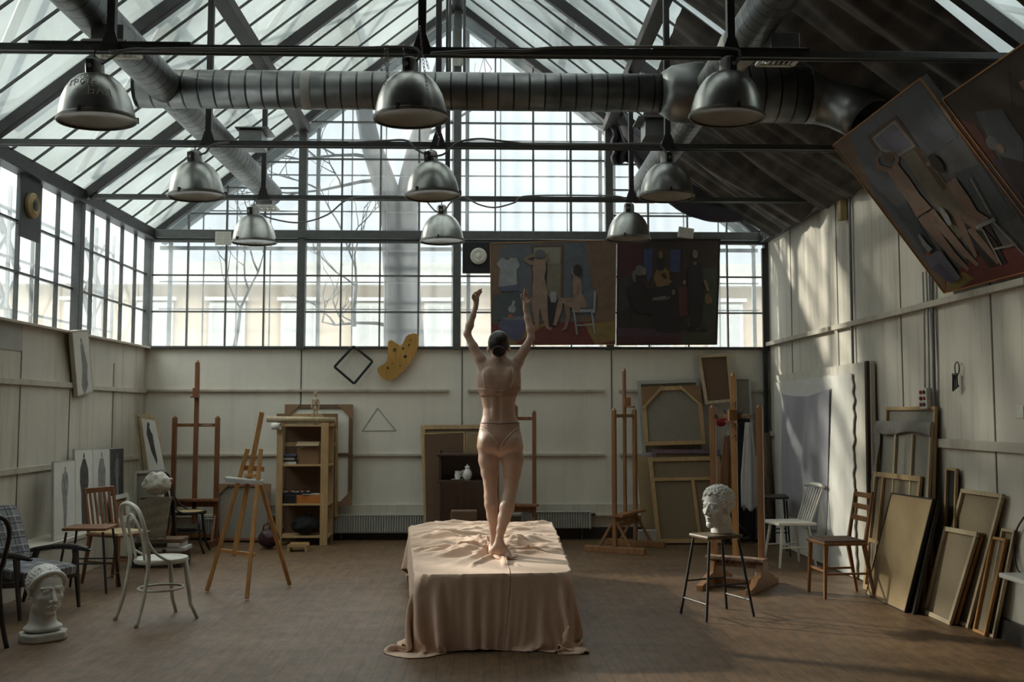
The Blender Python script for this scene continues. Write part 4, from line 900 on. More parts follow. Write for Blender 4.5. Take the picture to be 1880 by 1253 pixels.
# easel with the head in front
a_ = aZ(1313, 1074); b_ = aZ(1400, 1082)
e3 = studio_easel('paint-stained studio easel with curved feet behind the stool carrying the plaster head', a_, b_, aY(1390, 748, b_.y).z, aY(1341, 690, 9.0).z, .40, 'wood_orange', aY(1350, 1028, b_.y).z, aY(1350, 765, b_.y).z, mast_mat='wood_honey', foot_curve=True, mast_bot=.24, dirty='wood_dirty' if 'wood_dirty' in MATS else simple('wood_dirty', (.42, .30, .20), .6, 0, .6, 18, (1, 1, 1), .3, (.10, .05, .03)), mast_off=-.02)
build(MB().bar(Vector(a_)+Vector((0, 0, .05)), Vector(b_)+Vector((0, 0, .05)), .10, .05), 'base_rail', 'wood_orange', e3, bevel=.004)
mb = MB(); mz = aY(1345, 765, 9.0)
for k_, z in enumerate((.10, .02, -.10, -.20)):
    a0 = (Vector(a_)+Vector(b_))/2+Vector((-.02, -.03, mz.z+z)); mb.bar(a0+Vector((-.02, 0, 0)), a0+Vector((.01, 0, .03)), .006, .004); mb.bar(a0+Vector((.01, 0, .03)), a0+Vector((.012, 0, -.03)), .006, .004)
build(mb, 'scratched_mark', 'black_paint', e3)
# easel behind the model
a_ = aY(981, 900, 11.8); a_.z = 0; b_ = a_+Vector((-.44, .10, 0))
studio_easel('slim wooden easel half hidden behind the model by the radiator', b_, a_, aY(980, 757, 11.8).z, aY(980, 757, 11.8).z+.06, .30, 'wood_red', .50, aY(960, 769, 11.8).z, pw=.045, mast_bot=.9)
# A-frame easel
A = aZ(380, 1088); B_ = aZ(453, 1103); Cc = aZ(532, 1077)
yh = (A.y+B_.y)/2+.12
t = thing('folding_easel', 'pale wooden three-legged sketching easel standing alone left of the shelf', 'easel', (A+B_+Cc)/3)
hl, hr = aY(455, 824, yh), aY(479, 825, yh-.06)
build(MB().bar(A+Vector((0, 0, .012)), hl, .035, .028, up=(0, 1, 0)), 'leg', 'wood_honey', t, bevel=.004); build(MB().bar(B_+Vector((0, 0, .012)), hr, .035, .028, up=(0, 1, 0)), 'leg', 'wood_honey', t, bevel=.004)
hb = aY(478, 888, yh+.10); build(MB().bar(Cc+Vector((0, 0, .012)), hb, .035, .028, up=(0, 1, 0)), 'leg', 'wood_honey', t, bevel=.004)
build(MB().bar(aY(429, 1022, yh-.02), aY(481, 757, yh-.02), .042, .022, up=(0, 1, 0)), 'mast', 'wood_honey', t, bevel=.004)
build(MB().bar(aY(405, 1011, yh-.01), aY(468, 1019, yh-.04), .03, .018, up=(0, 1, 0)), 'lower_bar', 'wood_honey', t, bevel=.003)
build(MB().bar(aY(447, 859, yh+.03), aY(485, 862, yh+.03), .045, .022, up=(0, 1, 0)), 'upper_bar', 'wood_honey', t, bevel=.003)
build(MB().bar(aY(414, 878, yh-.08), aY(483, 884, yh-.08), .10, .018).bar(aY(414, 882, yh-.13), aY(483, 888, yh-.13), .012, .035), 'tray', 'wood_dirty_pale' if 0 else 'paper_grey', t, bevel=.003)
build(MB().bar(aY(449, 874, yh-.04), aY(470, 874, yh-.04), .03, .03), 'clamp', 'wood_honey', t, bevel=.003)
# ---- shelf unit
ys = 12.08
t = thing('shelf_unit', 'open pine shelf unit filled with boxes and books against the back wall', 'shelf', (aY(556, 900, ys).x, ys+.17, 0))
def S(px, py, y=ys): return aY(px, py, y)
for px0, y in ((515, ys), (597, ys)): p = S(px0, 777); build(MB().bar((p.x, y, 0), (p.x, y, p.z), .075 if px0 < 550 else .09, .035), 'post', 'wood_pine', t, bevel=.003)
for px0 in (513, 609): p = S(px0, 777, ys+.36); build(MB().bar((p.x+(.03 if px0 < 550 else 0), ys+.34, 0), (p.x+(.03 if px0 < 550 else 0), ys+.34, p.z), .07, .035), 'post', 'wood_pine', t, bevel=.003)
xl, xr = S(511, 900).x, S(603, 900).x+.02
shz = [S(550, 782).z, S(550, 855).z, S(550, 927).z, .10]
for z in shz: build(MB().box(((xl+xr)/2, ys+.17, z), (xr-xl-.02, .36, .022)), 'shelf_board', 'wood_pine', t, bevel=.002)
build(MB().box(((xl+xr)/2, ys+.365, shz[0]/2+.04), (xr-xl, .008, shz[0]-.08)), 'back_sheet', 'board_brown', t)
build(MB().bar((xl, ys+.37, S(550, 818).z), (xr, ys+.37, S(550, 818).z), .02, .05), 'rear_rail', 'wood_pine', t)
def boxthing(name, label, cat, c, d, mat, rz=0, bevel=.004, group=None):
    o = build(MB().box((0, 0, d[2]/2), d), name, mat, bevel=bevel); o.location = c; o.rotation_euler = (0, 0, rz); return tag(o, label, cat, group)
z1, z2, z3, z0_ = shz[1]+.011, shz[2]+.011, .11, shz[0]+.011
p = S(568, 850)
b1 = thing('cardboard_box', 'open brown cardboard box on the shelf below the top one', 'box', (p.x-.03, ys+.19, z1))
build(MB().box((0, 0, .10), (.26, .24, .20)), 'body', 'cardboard', b1, world=False, bevel=.003); build(MB().box((0, -.14, .245), (.27, .10, .006), (.5, 0, 0)), 'flap', 'wood_pale', b1, world=False)
for i, (w_, h_, m_) in enumerate(((.20, .03, 'paper'), (.20, .02, 'black_paint'), (.18, .025, 'paper_grey'), (.19, .018, 'black_paint'), (.17, .02, 'blue_cover'))):
    if m_ == 'blue_cover' and m_ not in MATS: simple('blue_cover', (.08, .10, .16), .5, 0, .1)
    boxthing('book', ['white book lying at the bottom of the pile on the middle shelf', 'thin black book second from the bottom on the middle shelf', 'grey book in the middle of the pile on the middle shelf', 'black book near the top of the pile on the middle shelf', 'dark blue book on top of the pile on the middle shelf'][i], 'book', (S(527, 850).x+.02*math.sin(i*2), ys+.12, z1+[0, .031, .052, .078, .097][i]), (w_, .16, h_), m_, .1*math.sin(i), .002, 'books piled on the shelf')
p = S(566, 925); boxthing('orange_box', 'flat orange box on the lower shelf', 'box', (p.x, ys+.14, z2), (.30, .24, .10), 'orange_box')
p = S(532, 925); boxthing('black_box', 'black box beside the orange box on the lower shelf', 'box', (p.x-.01, ys+.12, z2), (.16, .22, .10), 'black_paint')
b1 = thing('paint_tray', 'shallow black tray of paint tubes lying across the boxes', 'tray', (S(542, 909).x, ys+.12, z2+.101)); build(MB().box((0, 0, .012), (.34, .20, .024)), 'tray', 'black_paint', b1, world=False)
rr = random.Random(4)
for k_ in range(14): x, y = -.14+.021*k_, rr.uniform(-.07, .05); build(MB().tube([(x, y, .034), (x+rr.uniform(-.02, .02), y+.05, .034)], [.009, .006], 6), 'paint_tube', ['paper_grey', 'paper', 'red'][k_ % 3 if k_ % 5 else 0], b1, world=False)
boxthing('sheet_pile', 'white sheets sticking out over the orange box on the lower shelf', 'paper', (S(568, 909).x, ys+.10, z2+.104), (.20, .16, .006), 'paper', .2, .001)
# rolls, figurine on top
def roll(label, a, b_, r, mat):
    o = build(MB().tube([a, b_], r, 16, cap=False).tube([a, b_], r*.6, 16, cap=False), 'paper_roll', mat, smooth=60, solid=.003); return tag(o, label, 'roll', 'rolls of canvas and paper on the shelf unit')
zt_ = z0_+.02
roll('long pale roll lying along the front of the shelf top', S(490, 770, ys-.02)+Vector((0, 0, 0)), Vector((S(614, 768, ys).x, ys+.06, zt_+.035)), .034, 'wood_pale')
roll('white paper roll behind the long pale roll', Vector((S(545, 765).x, ys+.15, zt_+.03)), Vector((S(612, 765).x, ys+.20, zt_+.03)), .028, 'paper')
roll('grey roll at the back of the shelf top', Vector((S(505, 765).x, ys+.27, zt_+.03)), Vector((S(600, 765).x, ys+.30, zt_+.03)), .03, 'wood_pale')
o = build(MB().tube([(0, 0, 0), (.10, -.02, .0)], .04, 14, cap=False), 'paper_roll', 'paper', smooth=60, solid=.003); o.location = S(500, 783, ys-.06); tag(o, 'short white roll hanging off the left edge of the shelf top', 'roll', 'rolls of canvas and paper on the shelf unit')
fz = z0_+.07; fp = Vector((S(576, 760).x, ys+.12, z0_))
t = thing('mannequin', 'pale wooden artist mannequin standing on top of the pine shelf', 'figurine', fp)
mb = MB(); s_ = 1.25
mb.tube([(0, 0, .0), (0, 0, .02)], .045*s_, 16)
def fpnt(x, z, y=0): return (x*s_, y, z*s_)
bd = build(MB().lathe([(.001, 0), (.045, 0), (.045, .015), (.001, .016)], seg=18).tube([(.01, .01, .01), (.01, .01, .14)], .003, 6), 'stand', 'wood_pale', t, world=False)
mb = MB(); mb.tube([fpnt(0, .27), fpnt(0, .285), fpnt(0, .31), fpnt(0, .325)], [.010, .018, .018, .008], 12)
mb.tube([fpnt(0, .262), fpnt(0, .245), fpnt(0, .21), fpnt(.0, .185)], [.014, .028, .024, .016], 12).tube([fpnt(0, .18), fpnt(0, .165), fpnt(0, .14)], [.018, .024, .016], 12)
for sx_ in (-1, 1): mb.tube([fpnt(.012*sx_, .15), fpnt(.016*sx_, .09), fpnt(.018*sx_, .02)], [.014, .010, .007], 8).tube([fpnt(.018*sx_, .015), fpnt(.018*sx_, .012, -.03)], [.008, .007], 8).tube([fpnt(.026*sx_, .245), fpnt(.036*sx_, .19), fpnt(.030*sx_, .14, -.02)], [.010, .008, .006], 8)
build(mb, 'body', 'wood_pale', t, world=False, smooth=60)
# bags and crate under
def sdf_thing(*a, **k): pass
# leaning frames near the shelf
yb2 = YB-.05
corners_size = .20
stretcher('large open stretcher frame with cardboard corners leaning on the wall behind the shelf', [aY(523, 743, yb2), aY(648, 743, yb2), aY(646, 929, yb2-.15), aY(523, 929, yb2-.15)], 'board_brown', 'wall_bright', w=.05, corners=4, bars=(((0, .5), (1, .5)),))
stretcher('pine edged canvas standing between the shelf unit and the big stretcher frame', [aY(508, 760, yb2-.10), aY(620, 760, yb2-.10), aY(620, 950, yb2-.16), aY(508, 950, yb2-.16)], 'wood_pine', 'canvas_grey', w=.045, bars=(((.0, .30), (1, .30)),), corners=2)
corners_size = .16
qq = [aY(399, 889, 12.57), aY(497, 889, 12.57), aY(497, 946, 12.47), aY(399, 946, 12.47)]
for i, j in ((2, 1), (3, 0)): qq[i] = Vector((qq[i].x, 12.41, .02))
stretcher('low stretcher frame leaning on the wall left of the shelf behind the bag', qq, 'wood_red', 'canvas_grey', w=.035, corners=2)
corners_size = .34
# ---- radiators
def radiator(label, x0, x1, z0, z1):
    t = thing('radiator', label, 'radiator', ((x0+x1)/2, YB-.12, z0), group='ribbed radiators along the back wall')
    mb = MB(); n_ = int((x1-x0)/.031)
    for k_ in range(n_): x = x0+(x1-x0)*(k_+.5)/n_; mb.box((x, YB-.175, (z0+z1)/2), (.019, .02, z1-z0-.03))
    build(mb, 'fins', 'radiator', t); build(MB().box(((x0+x1)/2, YB-.15, (z0+z1)/2), (x1-x0, .03, z1-z0)).box(((x0+x1)/2, YB-.13, z1-.005), (x1-x0+.02, .12, .012)), 'panel', 'radiator', t, bevel=.003)
    build(MB().box((x0, YB-.14, (z0+z1)/2), (.015, .11, z1-z0)).box((x1, YB-.14, (z0+z1)/2), (.015, .11, z1-z0)), 'side_cover', 'radiator', t, bevel=.002)
    build(MB().tube([(x1+.0, YB-.13, z1-.04), (x1+.06, YB-.13, z1-.04), (x1+.06, YB-.05, z1-.04)], .014, 8).tube([(x1-.1, YB-.13, z0+.02), (x1-.1, YB-.13, 0)], .012, 8).tube([(x0+.1, YB-.13, z0+.02), (x0+.1, YB-.13, 0)], .012, 8), 'pipe', 'frame_dark', t, smooth=60)
    return t
yr = YB-.175
radiator('ribbed radiator on the back wall behind the left easels', aY(362, 960, yr).x, aY(487, 960, yr).x, .09, aY(420, 953, yr).z)
radiator('long ribbed radiator left of the draped platform', aY(611, 960, yr).x, aY(784, 960, yr).x, .09, aY(700, 946, yr).z)
radiator('ribbed radiator right of the model, beside the edge-on easel', aY(958, 960, yr).x, aY(1084, 960, yr).x, .14, aY(1030, 940, yr).z)
# ---- boards and cabinet behind the platform
stretcher('wide pine frame leaning on the back wall behind the dark cabinet', [aY(772, 781, 12.61), aY(893, 780, 12.61), Vector((aY(893, 900, 12.3).x, 12.3, .02)), Vector((aY(781, 900, 12.3).x, 12.3, .02))], 'wood_pine', 'canvas_back', w=.055)
panel('board', 'dark brown board leaning behind the cabinet, left of its top', 'board', [aY(778, 797, 12.3), aY(852, 794, 12.3), Vector((aY(852, 900, 12.2).x, 12.2, .02)), Vector((aY(783, 900, 12.2).x, 12.2, .02))], 'board_brown', .012, 'wood_pine', .014)
panel('board', 'tan board with printed stains behind the cabinet, close to the model', 'board', [aY(857, 796, 12.28), aY(900, 795, 12.28), Vector((aY(900, 900, 12.19).x, 12.19, .02)), Vector((aY(857, 900, 12.19).x, 12.19, .02))], 'board_tan', .012, 'wood_pale', .012)
xc0, xc1 = aY(805, 890, 11.8).x, aY(898, 890, 11.8).x; zc = aY(850, 886, 11.8).z; zct = aY(850, 838, 11.8).z; ycb = 12.15
t = thing('cabinet', 'dark wooden cabinet with an open upper shelf behind the platform', 'cabinet', ((xc0+xc1)/2, 11.9, 0))
build(MB().box(((xc0+xc1)/2, 11.9, zc/2), (xc1-xc0-.04, .38, zc)), 'body', 'wood_dark', t, bevel=.004)
build(MB().box(((xc0+xc1)/2, 11.93, zc+.01), (xc1-xc0+.02, .44, .025)), 'worktop', 'wood_dark', t, bevel=.005)
build(MB().box(((xc0+xc1)/2, 12.135, (zc+zct)/2), (xc1-xc0, .015, zct-zc)), 'back_panel', 'wood_dark', t)
for x in (xc0+.015, xc1-.015): build(MB().box((x, 12, (zc+zct)/2), (.03, .26, zct-zc)), 'side_panel', 'wood_dark', t, bevel=.003)
build(MB().box(((xc0+xc1)/2, 11.99, zct+.01), (xc1-xc0+.05, .32, .03)), 'top', 'wood_dark', t, bevel=.006)
for x0, x1 in ((xc0+.06, (xc0+xc1)/2-.01), ((xc0+xc1)/2+.01, xc1-.06)):
    d_ = build(MB().box(((x0+x1)/2, 11.755, zc*.52), (x1-x0, .02, zc*.8)).box(((x0+x1)/2, 11.745, zc*.52), (x1-x0-.12, .015, zc*.8-.14)), 'door', 'wood_dark', t, bevel=.005)
    build(MB().lathe([(.001, .03), (.010, .028), (.012, .02), (.005, .01), (.005, 0)], (x1-.03 if x0 < (xc0+xc1)/2-.1 else x0+.03, 11.745, zc*.6), 12, rot=(PI/2, 0, 0)), 'knob', 'iron', d_, smooth=50)
build(MB().lathe([(.001, .05), (.012, .045), (.016, .03), (.008, .015), (.014, 0)], (xc0+.02, 11.97, zct+.025), 14), 'finial', 'wood_dark', t, smooth=50)
pj = aY(858, 884, 11.85)
t = thing('pitcher', 'round white china pitcher with a lid on the dark cabinet', 'pitcher', (pj.x, 11.85, zc+.023))
build(MB().lathe([(.001, 0), (.030, 0), (.034, .008), (.050, .035), (.056, .065), (.048, .10), (.030, .125), (.026, .14), (.032, .15)], seg=28), 'body', 'china', t, world=False, smooth=60)
build(MB().lathe([(.033, .150), (.024, .163), (.006, .170), (.009, .180), (.001, .188)], seg=20), 'lid', 'china', t, world=False, smooth=60)
build(MB().tube([(-.04, 0, .03), (-.075, 0, .05), (-.08, 0, .09), (-.045, 0, .115)], .006, 8), 'handle', 'china', t, world=False, smooth=180)
pj = aY(840, 884, 11.83)
t = thing('cup', 'small white china jug left of the round pitcher', 'jug', (pj.x, 11.83, zc+.035))
build(MB().lathe([(.001, 0), (.024, 0), (.032, .02), (.036, .045), (.028, .075), (.033, .095)], seg=24), 'body', 'china', t, world=False, smooth=60)
build(MB().tube([(.032, 0, .03), (.058, 0, .045), (.055, 0, .07), (.030, 0, .08)], .005, 8), 'handle', 'china', t, world=False, smooth=180)
o = build(MB().lathe([(.001, 0), (.05, 0), (.08, .008), (.082, .011), (.05, .005), (.001, .004)], seg=28), 'saucer', 'china', smooth=60); o.location = (pj.x, 11.83, zc+.024); tag(o, 'shallow dish under the small white jug', 'dish')
boxthing('wooden_case', 'low brown leather-like case standing before the cabinet doors', 'case', (aY(852, 940, 11.45).x, 11.45, 0), (.30, .14, aY(852, 937, 11.45).z), 'board_brown', 0, .015)
# ---- back right cluster of stretchers
def fl(px, Y): return Vector((aY(px, 900, Y).x, Y, .02))
stretcher('tall white edged canvas back leaning in the right part of the back wall', [aY(1170, 700, 12.63), aY(1284, 696, 12.63), aY(1296, 836, 12.55), aY(1180, 838, 12.55)], 'paper_grey', 'canvas_back', w=.045)
corners_size = .27
stretcher('canvas back with wooden corner triangles leaning among the stretchers', [aY(1177, 712, 12.53), aY(1286, 708, 12.53), aY(1296, 816, 12.45), aY(1184, 819, 12.45)], 'wood_pine', 'canvas_grey', w=.05, corners=2, diag=True)
corners_size = .34
stretcher('small upright canvas balanced highest on the stack of stretchers', [aY(1281, 652, 12.61), aY(1339, 649, 12.61), aY(1347, 738, 12.49), aY(1295, 743, 12.49)], 'wood_pale', 'board_brown', w=.04)
stretcher('white framed canvas back standing behind the easel mast at the back wall', [aY(1347, 692, 12.63), aY(1378, 693, 12.63), fl(1392, 12.4), fl(1352, 12.4)], 'paper_grey', 'canvas_grey', w=.03)
stretcher('thin canvas with a purple painted edge lying behind the large lower stretcher', [aY(1197, 826, 12.41), aY(1322, 826, 12.41), fl(1322, 12.25), fl(1204, 12.25)], simple('purple_edge', (.20, .12, .16), .6, 0, .4, 20), 'canvas_back', w=.05)
stretcher('large pine stretcher with a crossbar, lowest at the front of the back stack', [aY(1190, 841, 12.25), aY(1322, 838, 12.25), fl(1326, 12.03), fl(1206, 12.03)], 'wood_pine', 'canvas_warm' if 0 else 'canvas_back', w=.05, bars=(((0, .74), (1, .74)), ((.60, .74), (.66, 0))))
panel('board', 'tan cardboard sheet peeping out left of the large pine stretcher', 'board', [aY(1168, 838, 12.35), aY(1198, 838, 12.35), fl(1205, 12.17), fl(1180, 12.17)], 'board_tan', .01)
boxthing('white_block', 'small white block on the floor under the tan cardboard sheet', 'block', (aY(1188, 980, 12.1).x, 12.1, 0), (.22, .08, .17), 'white_trim')
# ---- coats on a stand behind the easel
pc = aY(1345, 760, 12.1)
t = thing('coat_stand', 'slim dark stand for hats and smocks in the far right corner', 'coat stand', (pc.x+.05, 12.2, 0))
build(MB().tube([(pc.x+.05, 12.2, 0), (pc.x+.05, 12.2, pc.z+.02)], .02, 10), 'pole', 'wood_black', t)
for a in (0, 2.1, 4.2): build(MB().tube([(pc.x+.05, 12.2, .25), (pc.x+.05+.14*math.cos(a), 12.2+.14*math.sin(a), .10), (pc.x+.05+.25*math.cos(a), 12.2+.25*math.sin(a), .012)], .014, 8), 'leg', 'wood_black', t, smooth=180)
for a in (0.5, 2.6, 4.7): build(MB().tube([(pc.x+.05, 12.2, pc.z-.03), (pc.x+.05+.10*math.cos(a), 12.2+.10*math.sin(a), pc.z-.02), (pc.x+.05+.14*math.cos(a), 12.2+.14*math.sin(a), pc.z+.05)], .009, 8), 'hook', 'wood_black', t, smooth=180)
def garment(name, label, cat, px0, px1, py0, py1, y, mat, seed=1, taper=.55, skew=0):
    a, b_ = aY((px0+px1)/2, py0, y), aY((px0+px1)/2+skew, py1, y); w_ = (aY(px1, py0, y)-aY(px0, py0, y)).x/2; ph = seed*1.7
    def fn(u, v):
        th = 2*PI*u; c_ = a.lerp(b_, v); k_ = (taper+(1-taper)*min(1, v*1.6)); r = w_*k_*(1+.16*math.sin(5*th+ph)+.10*math.sin(9*th+ph*2+3*v))
        return (c_.x+r*math.cos(th), c_.y+r*.5*math.sin(th), c_.z+(.03*math.sin(3*th+ph) if v > .95 else 0))
    o = build(MB().grid(fn, 40, 24), name, mat, smooth=180, solid=.004); bpy.context.view_layer.update(); return tag(o, label, cat)
garment('smock', 'white smock hanging on the coat stand behind the right easel', 'coat', 1360, 1388, 776, 934, 11.95, 'white_cloth', 2, .4, 4)
garment('coat', 'long black coat hanging behind the white smock', 'coat', 1350, 1385, 765, 985, 12.3, 'dark_cloth', 3, .5)
garment('apron', 'brown ochre cloth hanging left on the coat stand', 'coat', 1324, 1344, 800, 905, 12, 'wood_red', 5, .4, -2)
garment('scarf', 'checked pale scarf hanging between the brown cloth and the mast', 'scarf', 1334, 1346, 776, 850, 12.05, 'white_cloth', 7, .5)
# ---- gear on the right wall
def rwl(px, py, d=.02): return aX(px, py, XR-d)
t = thing('power_strip', 'cream socket block with coloured plugs hanging on the right wall', 'socket', rwl(1700, 732))
p = rwl(1700, 732, .06); build(MB().box(p, (.05, .13, .17)), 'body', 'white_plastic', t, bevel=.006)
for i, (dy, dz, m_) in enumerate(((-.03, .05, 'charcoal'), (.03, .05, 'red'), (-.03, 0, 'red'), (.03, 0, 'charcoal'), (-.03, -.05, 'charcoal'), (.03, -.05, 'red'))): build(MB().lathe([(.001, .012), (.014, .012), (.016, 0)], p+Vector((-.026, dy, dz)), 12, rot=(0, -PI/2, 0)), 'socket_hole', m_, t)
for i, (pts, lab) in enumerate((((1694, 500), (1697, 600), (1698, 715)), 'leftmost of the bundled cables running down the right wall to the socket block'), (((1700, 498), (1704, 600), (1706, 715)), 'middle one of the bundled cables on the right wall'), (((1706, 500), (1711, 620), (1716, 730), (1716, 745)), 'rightmost of the bundled cables beside the pipe on the right wall'))if False else enumerate(((((1694, 500), (1697, 600), (1698, 715)), 'leftmost of the bundled cables running down the right wall to the socket block'), (((1700, 498), (1704, 600), (1706, 715)), 'middle one of the bundled cables on the right wall'), (((1706, 500), (1711, 620), (1716, 730), (1716, 745)), 'rightmost of the bundled cables beside the pipe on the right wall'))):
    cable(lab, [rwl(a, b_, .03) for a, b_ in pts], .008, 'paper_grey' if i != 2 else 'cable_grey')
for (x0, y0, x1, y1, lab) in ((1559, 345, 1566, 668, 'thin grey conduit pipe running down the right wall near the corner'), (1711, 505, 1716, 750, 'grey conduit pipe beside the bundled cables')):
    o = build(MB().tube([rwl(x0, y0, .03), rwl(x1, y1, .03)], .014, 8), 'conduit_pipe', 'cable_grey', smooth=60); tag(o, lab, 'pipe')
t = thing('junction_box', 'long yellowed lamp fitting box high on the right wall', 'box', rwl(1546, 385, .05)); build(MB().box(rwl(1546, 385, .05), (.07, .09, .22)), 'cover', 'cane', t, bevel=.008)
t = thing('key_ring', 'bunch of iron keys hanging from a ring on the right wall', 'keys', rwl(1758, 675, .03))
c_ = rwl(1757, 677, .03); mb = MB().tube([c_+Vector((0, .035*math.cos(a), .05*math.sin(a))) for a in [2*PI*k_/20 for k_ in range(20)]], .004, 6, closed=True); build(mb, 'ring', 'iron', t, smooth=180)
for k_, dy in enumerate((-.015, 0, .014, .025)):
    a = c_+Vector((-.01-.004*k_, dy, -.05)); build(MB().tube([a, a+Vector((0, dy*.4, -.09-.01*k_))], .005, 6).box(a+Vector((0, dy*.4-.008, -.085-.01*k_)), (.005, .018, .02)).tube([a+Vector((0, .012*math.cos(q_), .012*math.sin(q_))) for q_ in [2*PI*j/10 for j in range(10)]], .003, 5, closed=True), 'key', 'iron', t)
t = thing('junction_box', 'white switch box at the right edge of the photo on the right wall', 'box', rwl(1876, 755, .04)); build(MB().box(rwl(1878, 757, .04), (.05, .10, .09)), 'cover', 'white_plastic', t, bevel=.006)
# ---- draped panel on the right wall
BLp, BRp = aZ(1432, 1003), aZ(1580, 1062)
def ln(px, py, d): return aX(px, py, XR-d)
t = thing('backdrop_panel', 'big unevenly painted white panel leaning on the right wall', 'panel', (BLp+BRp)/2)
q = [ln(1422, 690, .06), ln(1598, 663, .06), Vector((XR-.10, ln(1598, 800, .1).y+.0, .01)), Vector((XR-.10, ln(1422, 800, .1).y, .01))]
n_ = (q[1]-q[0]).cross(q[3]-q[0]).normalized(); n_ = n_ if n_.dot(CAMP-q[0]) > 0 else -n_
build(slab(q, n_, .04), 'rear_panel', 'wall', t)
q2 = [lerp2(q, .02, .96)+n_*.02, lerp2(q, .87, .96)+n_*.02, lerp2(q, .87, .0)+n_*.02, lerp2(q, .02, 0)+n_*.02]
mb = MB()
def fe(u, v):
    e = .006*math.sin(19*v+2*math.sin(5*v))+.006*math.sin(43*v*v+1)+.004*math.sin(97*v); return lerp2(q2, u+(e if u > .98 else 0), v-(.01*abs(math.sin(17*u)) if v > .98 else 0))
build(MB().grid(fe, 20, 60), 'white_sheet', 'paper', t, solid=.012)
build(MB().bar(lerp2(q, .985, 0)+n_*.01, lerp2(q, .985, 1)+n_*.01, .05, .04, up=n_), 'side_bar', 'wood_dark', t)
# grey satin cloth pinned on it
m, n, l, b = newmat('satin_grey'); b.inputs['Base Color'].default_value = (.30, .295, .32, 1); b.inputs['Roughness'].default_value = .42; b.inputs['Sheen Weight'].default_value = .3
cTL, cTR = lerp2(q2, .14, .93), lerp2(q2, .78, .93); cBL, cBR = lerp2(q2, .16, .20), lerp2(q2, .70, .16)
qc = [cTL, cTR, cBR, cBL]
rrs = np.random.RandomState(5); fo = [(rrs.uniform(6, 26), rrs.uniform(-3, 3), rrs.rand()*6, rrs.uniform(.3, 1)) for _ in range(9)]
def fc(u, v):
    p = lerp2(qc, u, v-.04*math.sin(PI*u)*(v)+.015*math.sin(6*u)*(1-v)); w = 0
    for f_, s2, ph, am in fo: w += am*math.sin(f_*(u+.25*(1-v)*(u-.5)*s2*.4)+ph+s2*v)
    cr_ = math.exp(-((u-.85+.6*(1-v))**2)/.02)*.9+math.exp(-((u-.1-.35*(1-v))**2)/.01)*.8
    return p+n_*(.034+.016*w*(.35+.65*(1-v))+.030*cr_*(.3+v*(1-v)*3))
o = build(MB().grid(fc, 70, 70), 'grey_drape', 'satin_grey', smooth=180, solid=.002); tag(o, 'creased grey satin cloth pinned on the white panel', 'cloth')
# ---- stacks on the right
G2 = 'canvases leaning along the right wall'
def quad(TL, TR, BR, BL, dt=.05, dt2=None):
    df = dt2 or dt+.1; out = []
    for b_ in (BR, BL): r = ray(*b_); p = Vector((XR-df, r.y*(XR-df)/r.x, .003)); out.append(p)
    return [aX(TL[0], TL[1], XR-dt), aX(TR[0], TR[1], XR-dt)]+out
def wallq(x0, x1, ytop, db, dt, zb=0.004, tilt=0):
    """upright rectangle leaning on the right wall: photo x of the left and right edges at the foot"""
    def Yof(px, d): r = ray(px, 950); return (XR-d)/r.x*r.y
    ya, yb_ = Yof(x0, db), Yof(x1, db); zt2 = aX(x0, ytop, XR-dt).z
    return [Vector((XR-dt, ya+tilt, zt2)), Vector((XR-dt, yb_+tilt, zt2)), Vector((XR-db, yb_, zb)), Vector((XR-db, ya, zb))]
stretcher('tallest canvas at the back of the right stack, with a printed yellow strip on top', wallq(1611, 1700, 748, .15, .05), 'wood_pine', 'canvas_grey', w=.03, group=G2)
q = wallq(1593, 1688, 773, .20, .08)
t = stretcher('tall canvas wrapped in loose grey linen with two inner bars, in the right stack', q, 'wood_pale', 'canvas_grey', w=.035, bars=(((.36, .40), (.36, .93)), ((.68, .40), (.68, .93))), group=G2)
nn = (q[1]-q[0]).cross(q[3]-q[0]).normalized(); nn = nn if nn.dot(CAMP-q[0]) > 0 else -nn
build(MB().grid(lambda u, v: lerp2(q, -.02+1.04*u, 1.0-.07*v-.012*v*math.sin(7*u))+nn*(.008+.006*math.sin(23*u+3*v)*v+.008*math.sin(PI*v)), 40, 8), 'linen_flap', 'burlap_grey' if 0 else 'grey_linen' if 'grey_linen' in MATS else simple('grey_linen', (.24, .22, .19), .9, 0, .2, 30), t, smooth=180, solid=.003)
build(MB().grid(lambda u, v: lerp2(q, -.03+.08*u+.02*math.sin(9*v), .95*v)+nn*(.012+.01*math.sin(21*v+4*u)), 8, 40), 'linen_edge', 'grey_linen', t, smooth=180, solid=.003)
stretcher('pine stretcher with a loose linen corner in front of the tall wrapped canvas', quad((1604, 866), (1690, 875), (1662, 1085), (1583, 1058), .13, .25), 'wood_pine', 'canvas_back', w=.045, bars=(((0, .42), (1, .40)), ((.22, 0), (.22, 1))), group=G2)
panel('stretched_canvas', 'black edged dark canvas slotted behind the tan board', 'canvas', quad((1645, 912), (1722, 920), (1677, 1131), (1604, 1098), .17, .29), 'wood_black', .02, 'wood_black', .014, group=G2)
panel('stretched_canvas', 'tan board with black edging at the front of the right stack, catching a chair shadow', 'canvas', quad((1637, 906), (1713, 917), (1661, 1126), (1590, 1092), .20, .33), 'canvas_warm', .02, 'black_paint', .012, group=G2)
q = wallq(1722, 1741, 857, .12, .05); 
stretcher('black canvas with a pine edge standing in the dark gap of the right stack', q, 'wood_pine', 'black_paint', w=.02, group=G2)
stretcher('tall canvas back with a folded linen corner, highest of the rightmost group', quad((1764, 898), (1840, 908), (1776, 1150), (1706, 1118), .05, .11), 'wood_pale', 'canvas_back', w=.03, group=G2)
